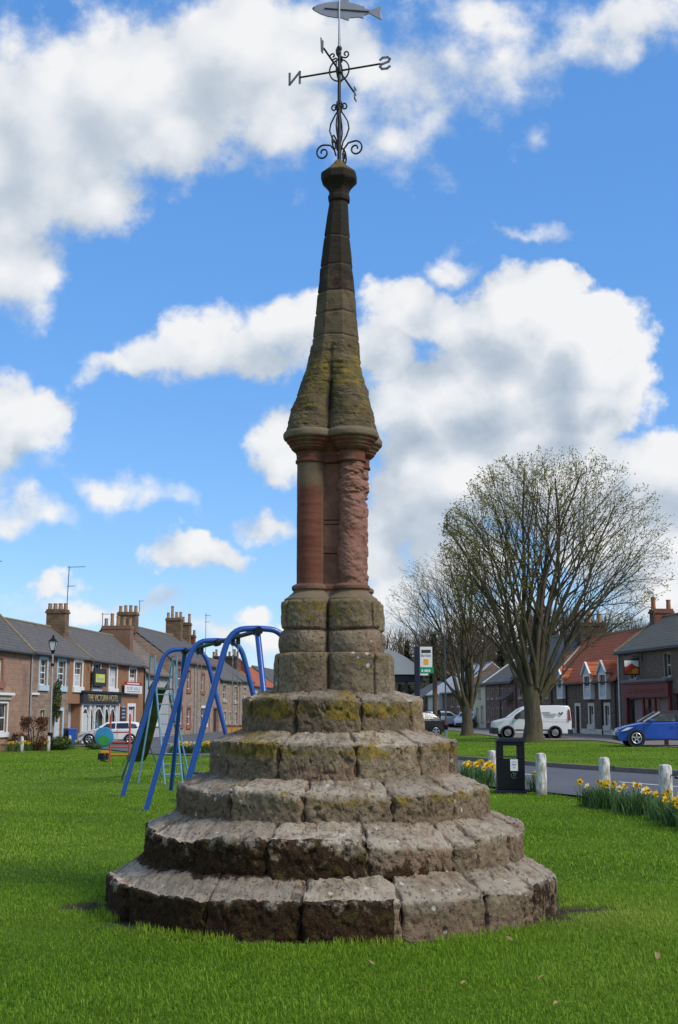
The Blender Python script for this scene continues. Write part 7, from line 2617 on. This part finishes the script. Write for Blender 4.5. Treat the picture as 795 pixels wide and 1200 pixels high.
# ------------------------------------------------------------------ daffodils
def flower_mesh(kind_, rng):
    m = MB()
    # six petals round the trumpet, facing -y
    m.cur = 0
    for k in range(6):
        a = k * math.pi / 3 + .2
        c, s_ = math.cos(a), math.sin(a)
        r0, r1, w = .010, .046, .019
        pts = [(r0 * c, 0, r0 * s_), ((r0 + r1) / 2 * c - w * s_, .004, (r0 + r1) / 2 * s_ + w * c), (r1 * c, .010, r1 * s_), ((r0 + r1) / 2 * c + w * s_, .004, (r0 + r1) / 2 * s_ - w * c)]
        m.add(pts, [(0, 1, 2, 3)])
    m.cur = 1
    m.lathe([(.010, 0), (.013, -.018), (.017, -.030), (.021, -.036), (.014, -.031), (.008, -.006)], 9, (0, 0), 'y')
    m.cur = 2
    m.tube([(0, .006, 0), (0, .03, -.012), (0, .036, -.06), (0, .03, -.36)], .0045, 5)
    pet, tr_ = (M['petal'], M['trumpet']) if kind_ == 0 else (M['petalw'], M['petal'])
    me_o = m.build('flower', [pet, tr_, M['daffleaf']], None, fix=False)
    return me_o


fl_src = [flower_mesh(0, None), flower_mesh(1, None)]
leaf_src = []
for v in range(3):
    rng = np.random.default_rng(60 + v)
    Vs, Fs, o = [], [], 0
    for k in range(60):
        bx, bz = rng.normal(0, .085, 2)
        a = rng.uniform(0, 6.28); L_ = rng.uniform(.24, .42); ln_ = rng.uniform(.15, .75); w = rng.uniform(.006, .010)
        for i in range(5):
            t_ = i / 4
            out = ln_ * L_ * t_ ** 2
            z = L_ * t_ * (1 - .30 * ln_ * t_ ** 2)
            x, y = bx + out * math.cos(a), bz + out * math.sin(a)
            ww = w * (1 - .75 * t_ ** 3)
            Vs += [(x - ww * math.sin(a), y + ww * math.cos(a), z), (x + ww * math.sin(a), y - ww * math.cos(a), z)]
        for i in range(4):
            Fs.append((o + 2 * i, o + 2 * i + 1, o + 2 * i + 3, o + 2 * i + 2))
        o += 10
    leaf_src.append(raw_mesh('leaves', np.array(Vs), np.array(Fs), M['daffleaf'], None))
rd = random.Random(4)


def daff_clump(x, y, label, group, nf, pale=.3, sc=1.0):
    t = thing('daffodil_clump', label, 'daffodils', (x, y, float(gz(x, y)) - .01), rd.uniform(0, 6.28), group)
    l = leaf_src[rd.randrange(3)].copy(); COL.objects.link(l); l.parent = t; l.scale = (sc,) * 3
    kind(l, 'stuff')
    for k in range(nf):
        f = fl_src[1 if rd.random() < pale else 0].copy(); COL.objects.link(f); f.parent = t
        f.location = (rd.gauss(0, .12), rd.gauss(0, .12), rd.uniform(.30, .42) * sc)
        f.rotation_euler = (rd.uniform(-.3, .35), 0, rd.uniform(-.9, .9) - t.rotation_euler.z)
        q = rd.uniform(1.15, 1.5) * sc; f.scale = (q, q, q)
    return t


BEDS = []


def bed(line, n, width, label, group, nf, pale, sc=1.0):
    for k in range(n):
        f = (k + .5) / n * (len(line) - 1)
        i = min(int(f), len(line) - 2); u = f - i
        a, b = line[i], line[i + 1]
        x, y = a[0] + (b[0] - a[0]) * u + rd.uniform(-width, width), a[1] + (b[1] - a[1]) * u + rd.uniform(-width, width)
        daff_clump(x, y, label, group, rd.choice(nf), pale, sc)
        BEDS.append((x, y, .28 * sc))


def gl_(*pts):
    return [(on_ground(a, b).x, on_ground(a, b).y) for a, b in pts]


bed(gl_((694, 944), (712, 947), (735, 952), (760, 957), (790, 966), (825, 974)), 26, .20, 'clump of yellow daffodils in the bed round the right-hand posts', 'daffodils in the right roadside bed', (0, 1, 1, 2, 2), .35, 1.05)
bed(gl_((540, 914), (556, 918), (572, 923)), 9, .22, 'clump of yellow daffodils left of the litter bin', 'daffodils left of the litter bin', (1, 2, 2, 3), .05, 1.15)
bed(gl_((622, 927), (630, 928)), 2, .1, 'lone clump of daffodils between the litter bin and its post', 'daffodils by the bin post', (1, 1), 0, 1.1)
bed(gl_((206, 884), (225, 883.5), (250, 883)), 22, .5, 'clump of daffodils in the row beyond the blue swing frame', 'daffodils beyond the swing', (3, 4, 5), .4, 1.35)
bed(gl_((8, 880.5), (35, 879.5), (60, 879), (80, 877.5)), 20, .45, 'clump of daffodils along the far white posts on the left', 'daffodils by the far white posts', (1, 2, 2, 3), .3, 1.3)
for o in fl_src + leaf_src:
    bpy.data.objects.remove(o)
# ------------------------------------------------------------------ grass
def blades(n, y0, y1, half, hmin, hmax, wid, seed, side=None, thin=None):
    rng = np.random.default_rng(seed)
    y = np.sqrt(rng.uniform(y0 ** 2, y1 ** 2, n))
    x = rng.uniform(-half, half, n) * y
    # keep off the road, the steps and bare earth
    xn = np.interp(y, *np.array(sorted((q[1], q[0]) for q in ROAD_NEAR)).T)
    xf = np.interp(y, *np.array(sorted((q[1], q[0]) for q in ROAD_FAR)).T)
    on_near = x < xn - 0.05 + 0.12 * rng.normal(0, 1, n)
    on_far = x > xf + 0.2
    ge = np.array(sorted((q[0], q[1]) for q in GE2))
    yfar = np.interp(x, ge[:, 0], ge[:, 1])
    keep = on_near | (on_far & (y < yfar - 0.1))
    P = np.stack([x, y, np.zeros(n)], -1)
    keep &= np.hypot(x - CX, y - CY) > R_STEP[0] + 0.015
    dm = dirt_mask(P)
    keep &= rng.uniform(0, 1, n) > dm * 0.93
    x, y, P = x[keep], y[keep], P[keep]
    n = len(x)
    if y0 < 20:
        clump = fbm(P, 3.2, 3, .5, 500) * .5 + fbm(P, 0.9, 2, .5, 501) * .5
    else:
        clump = fbm(P, 0.7, 3, .5, 500)
    h = rng.uniform(hmin, hmax, n) * (1 + 0.75 * clump)
    h *= np.where(rng.uniform(0, 1, n) > .985, 1.5, 1)
    a = rng.uniform(0, 2 * np.pi, n)
    ln = rng.uniform(0.25, 1.35, n)
    fx, fy = np.cos(a), np.sin(a)
    w = wid * rng.uniform(.6, 1.3, n)
    za = gz(x, y) - 0.012
    px, py = -fy * w, fx * w
    m1 = 0.55
    V = np.stack([
        np.stack([x - px, y - py, za], -1), np.stack([x + px, y + py, za], -1),
        np.stack([x + fx * h * ln * .28 + px * .8, y + fy * h * ln * .28 + py * .8, za + h * m1], -1), np.stack([x + fx * h * ln * .28 - px * .8, y + fy * h * ln * .28 - py * .8, za + h * m1], -1),
        np.stack([x + fx * h * ln, y + fy * h * ln, za + h * np.maximum(.25, 1 - .5 * ln)], -1)], 1).reshape(-1, 3)
    i = np.arange(n)[:, None] * 5
    big = fbm(P, 0.45, 3, .5, 510)
    t = np.clip(0.42 + 0.30 * rng.normal(0, 1, n) + 0.55 * big, 0, 1)
    t = np.clip(t + .45 * np.exp(-((x - 1.9) ** 2 + (y - 10.6) ** 2) / .35), 0, 1)
    t = np.where(rng.uniform(0, 1, n) > .97, 1.0, t)
    return V, i + np.array([[0, 1, 2, 3]]), i + np.array([[3, 2, 4]]), np.repeat(t, 5)


Vs, Q4, Q3, Ts, o = [], [], [], [], 0
for args in ((380000, 5.2, 12.5, .50, .022, .055, .0022, 1), (250000, 12.5, 26, .46, .022, .055, .0045, 2), (120000, 26, 60, .36, .025, .05, .011, 3), (40000, 60, 92, .34, .025, .05, .02, 4)):
    V, a, b, t = blades(*args)
    Vs.append(V); Q4.append(a + o); Q3.append(b + o); Ts.append(t); o += len(V)
# longer tufts against the foot of the steps
rng = np.random.default_rng(77)
n = 2600
an = rng.uniform(math.radians(180), math.radians(360), n)
keep = fbm(np.stack([np.cos(an) * 2, np.sin(an) * 2, 0 * an], -1), 2.2, 3, .5, 520) + 0.28 * (an > math.radians(292)) > 0.10
an = an[keep]; n = len(an)
r = R_STEP[0] + 0.02 + np.abs(rng.normal(0, .05, n))
x, y = CX + r * np.cos(an), CY + r * np.sin(an)
h = rng.uniform(.02, .075, n); a = rng.uniform(0, 6.28, n); ln = rng.uniform(.1, .7, n); fx, fy = np.cos(a), np.sin(a); w = .0025
V = np.stack([np.stack([x + fy * w, y - fx * w, 0 * x - .01], -1), np.stack([x - fy * w, y + fx * w, 0 * x - .01], -1), np.stack([x + fx * h * ln * .3 - fy * w * .8, y + fy * h * ln * .3 + fx * w * .8, h * .55], -1), np.stack([x + fx * h * ln * .3 + fy * w * .8, y + fy * h * ln * .3 - fx * w * .8, h * .55], -1), np.stack([x + fx * h * ln, y + fy * h * ln, h * (1 - .35 * ln)], -1)], 1).reshape(-1, 3)
i = np.arange(n)[:, None] * 5
Vs.append(V); Q4.append(i + np.array([[0, 1, 2, 3]]) + o); Q3.append(i + np.array([[3, 2, 4]]) + o); Ts.append(np.repeat(np.clip(rng.normal(.75, .2, n), 0, 1), 5))
go = raw_mesh('grass', np.concatenate(Vs), [np.concatenate(Q4), np.concatenate(Q3)], M['blade'], None, dict(tint=np.concatenate(Ts)), smooth=False)
tag(kind(go, 'stuff'), 'short bright green lawn grass of the village green', 'grass')

# dead leaves lying on the lawn
leaf_pts = [(434, 1137, 1), (597, 1108, 1), (770, 1129, 1.5), (635, 1155, 1), (416, 1161, .8), (543, 1161, .8), (616, 1171, .8), (652, 1186, .9), (493, 1172, .8), (663, 1038, .8), (654, 1185, .7), (545, 1158, .6), (726, 1040, .7)]
first = None
for k, (px, py, s_) in enumerate(leaf_pts):
    p = on_ground(px, py)
    if first is None:
        m = MB()
        m.add([(-.035, 0, 0.004), (-.012, -.014, .012), (.015, -.012, .010), (.036, 0, .002), (.015, .012, .013), (-.012, .013, .009), (0, 0, .002)], [(0, 1, 6), (1, 2, 6), (2, 3, 6), (3, 4, 6), (4, 5, 6), (5, 0, 6)])
        first = m.build('dead_leaf', M['litterleaf'], None, fix=False); o_ = first
    else:
        o_ = first.copy(); COL.objects.link(o_)
    o_.location = (p.x, p.y, .045)
    o_.rotation_euler = (random.uniform(-.5, .5), random.uniform(-.5, .5), random.uniform(0, 6.28))
    o_.scale = (s_ * .9,) * 3
    tag(o_, 'small pale dead leaf lying on the lawn before the steps', 'dead leaf', 'dead leaves on the lawn')
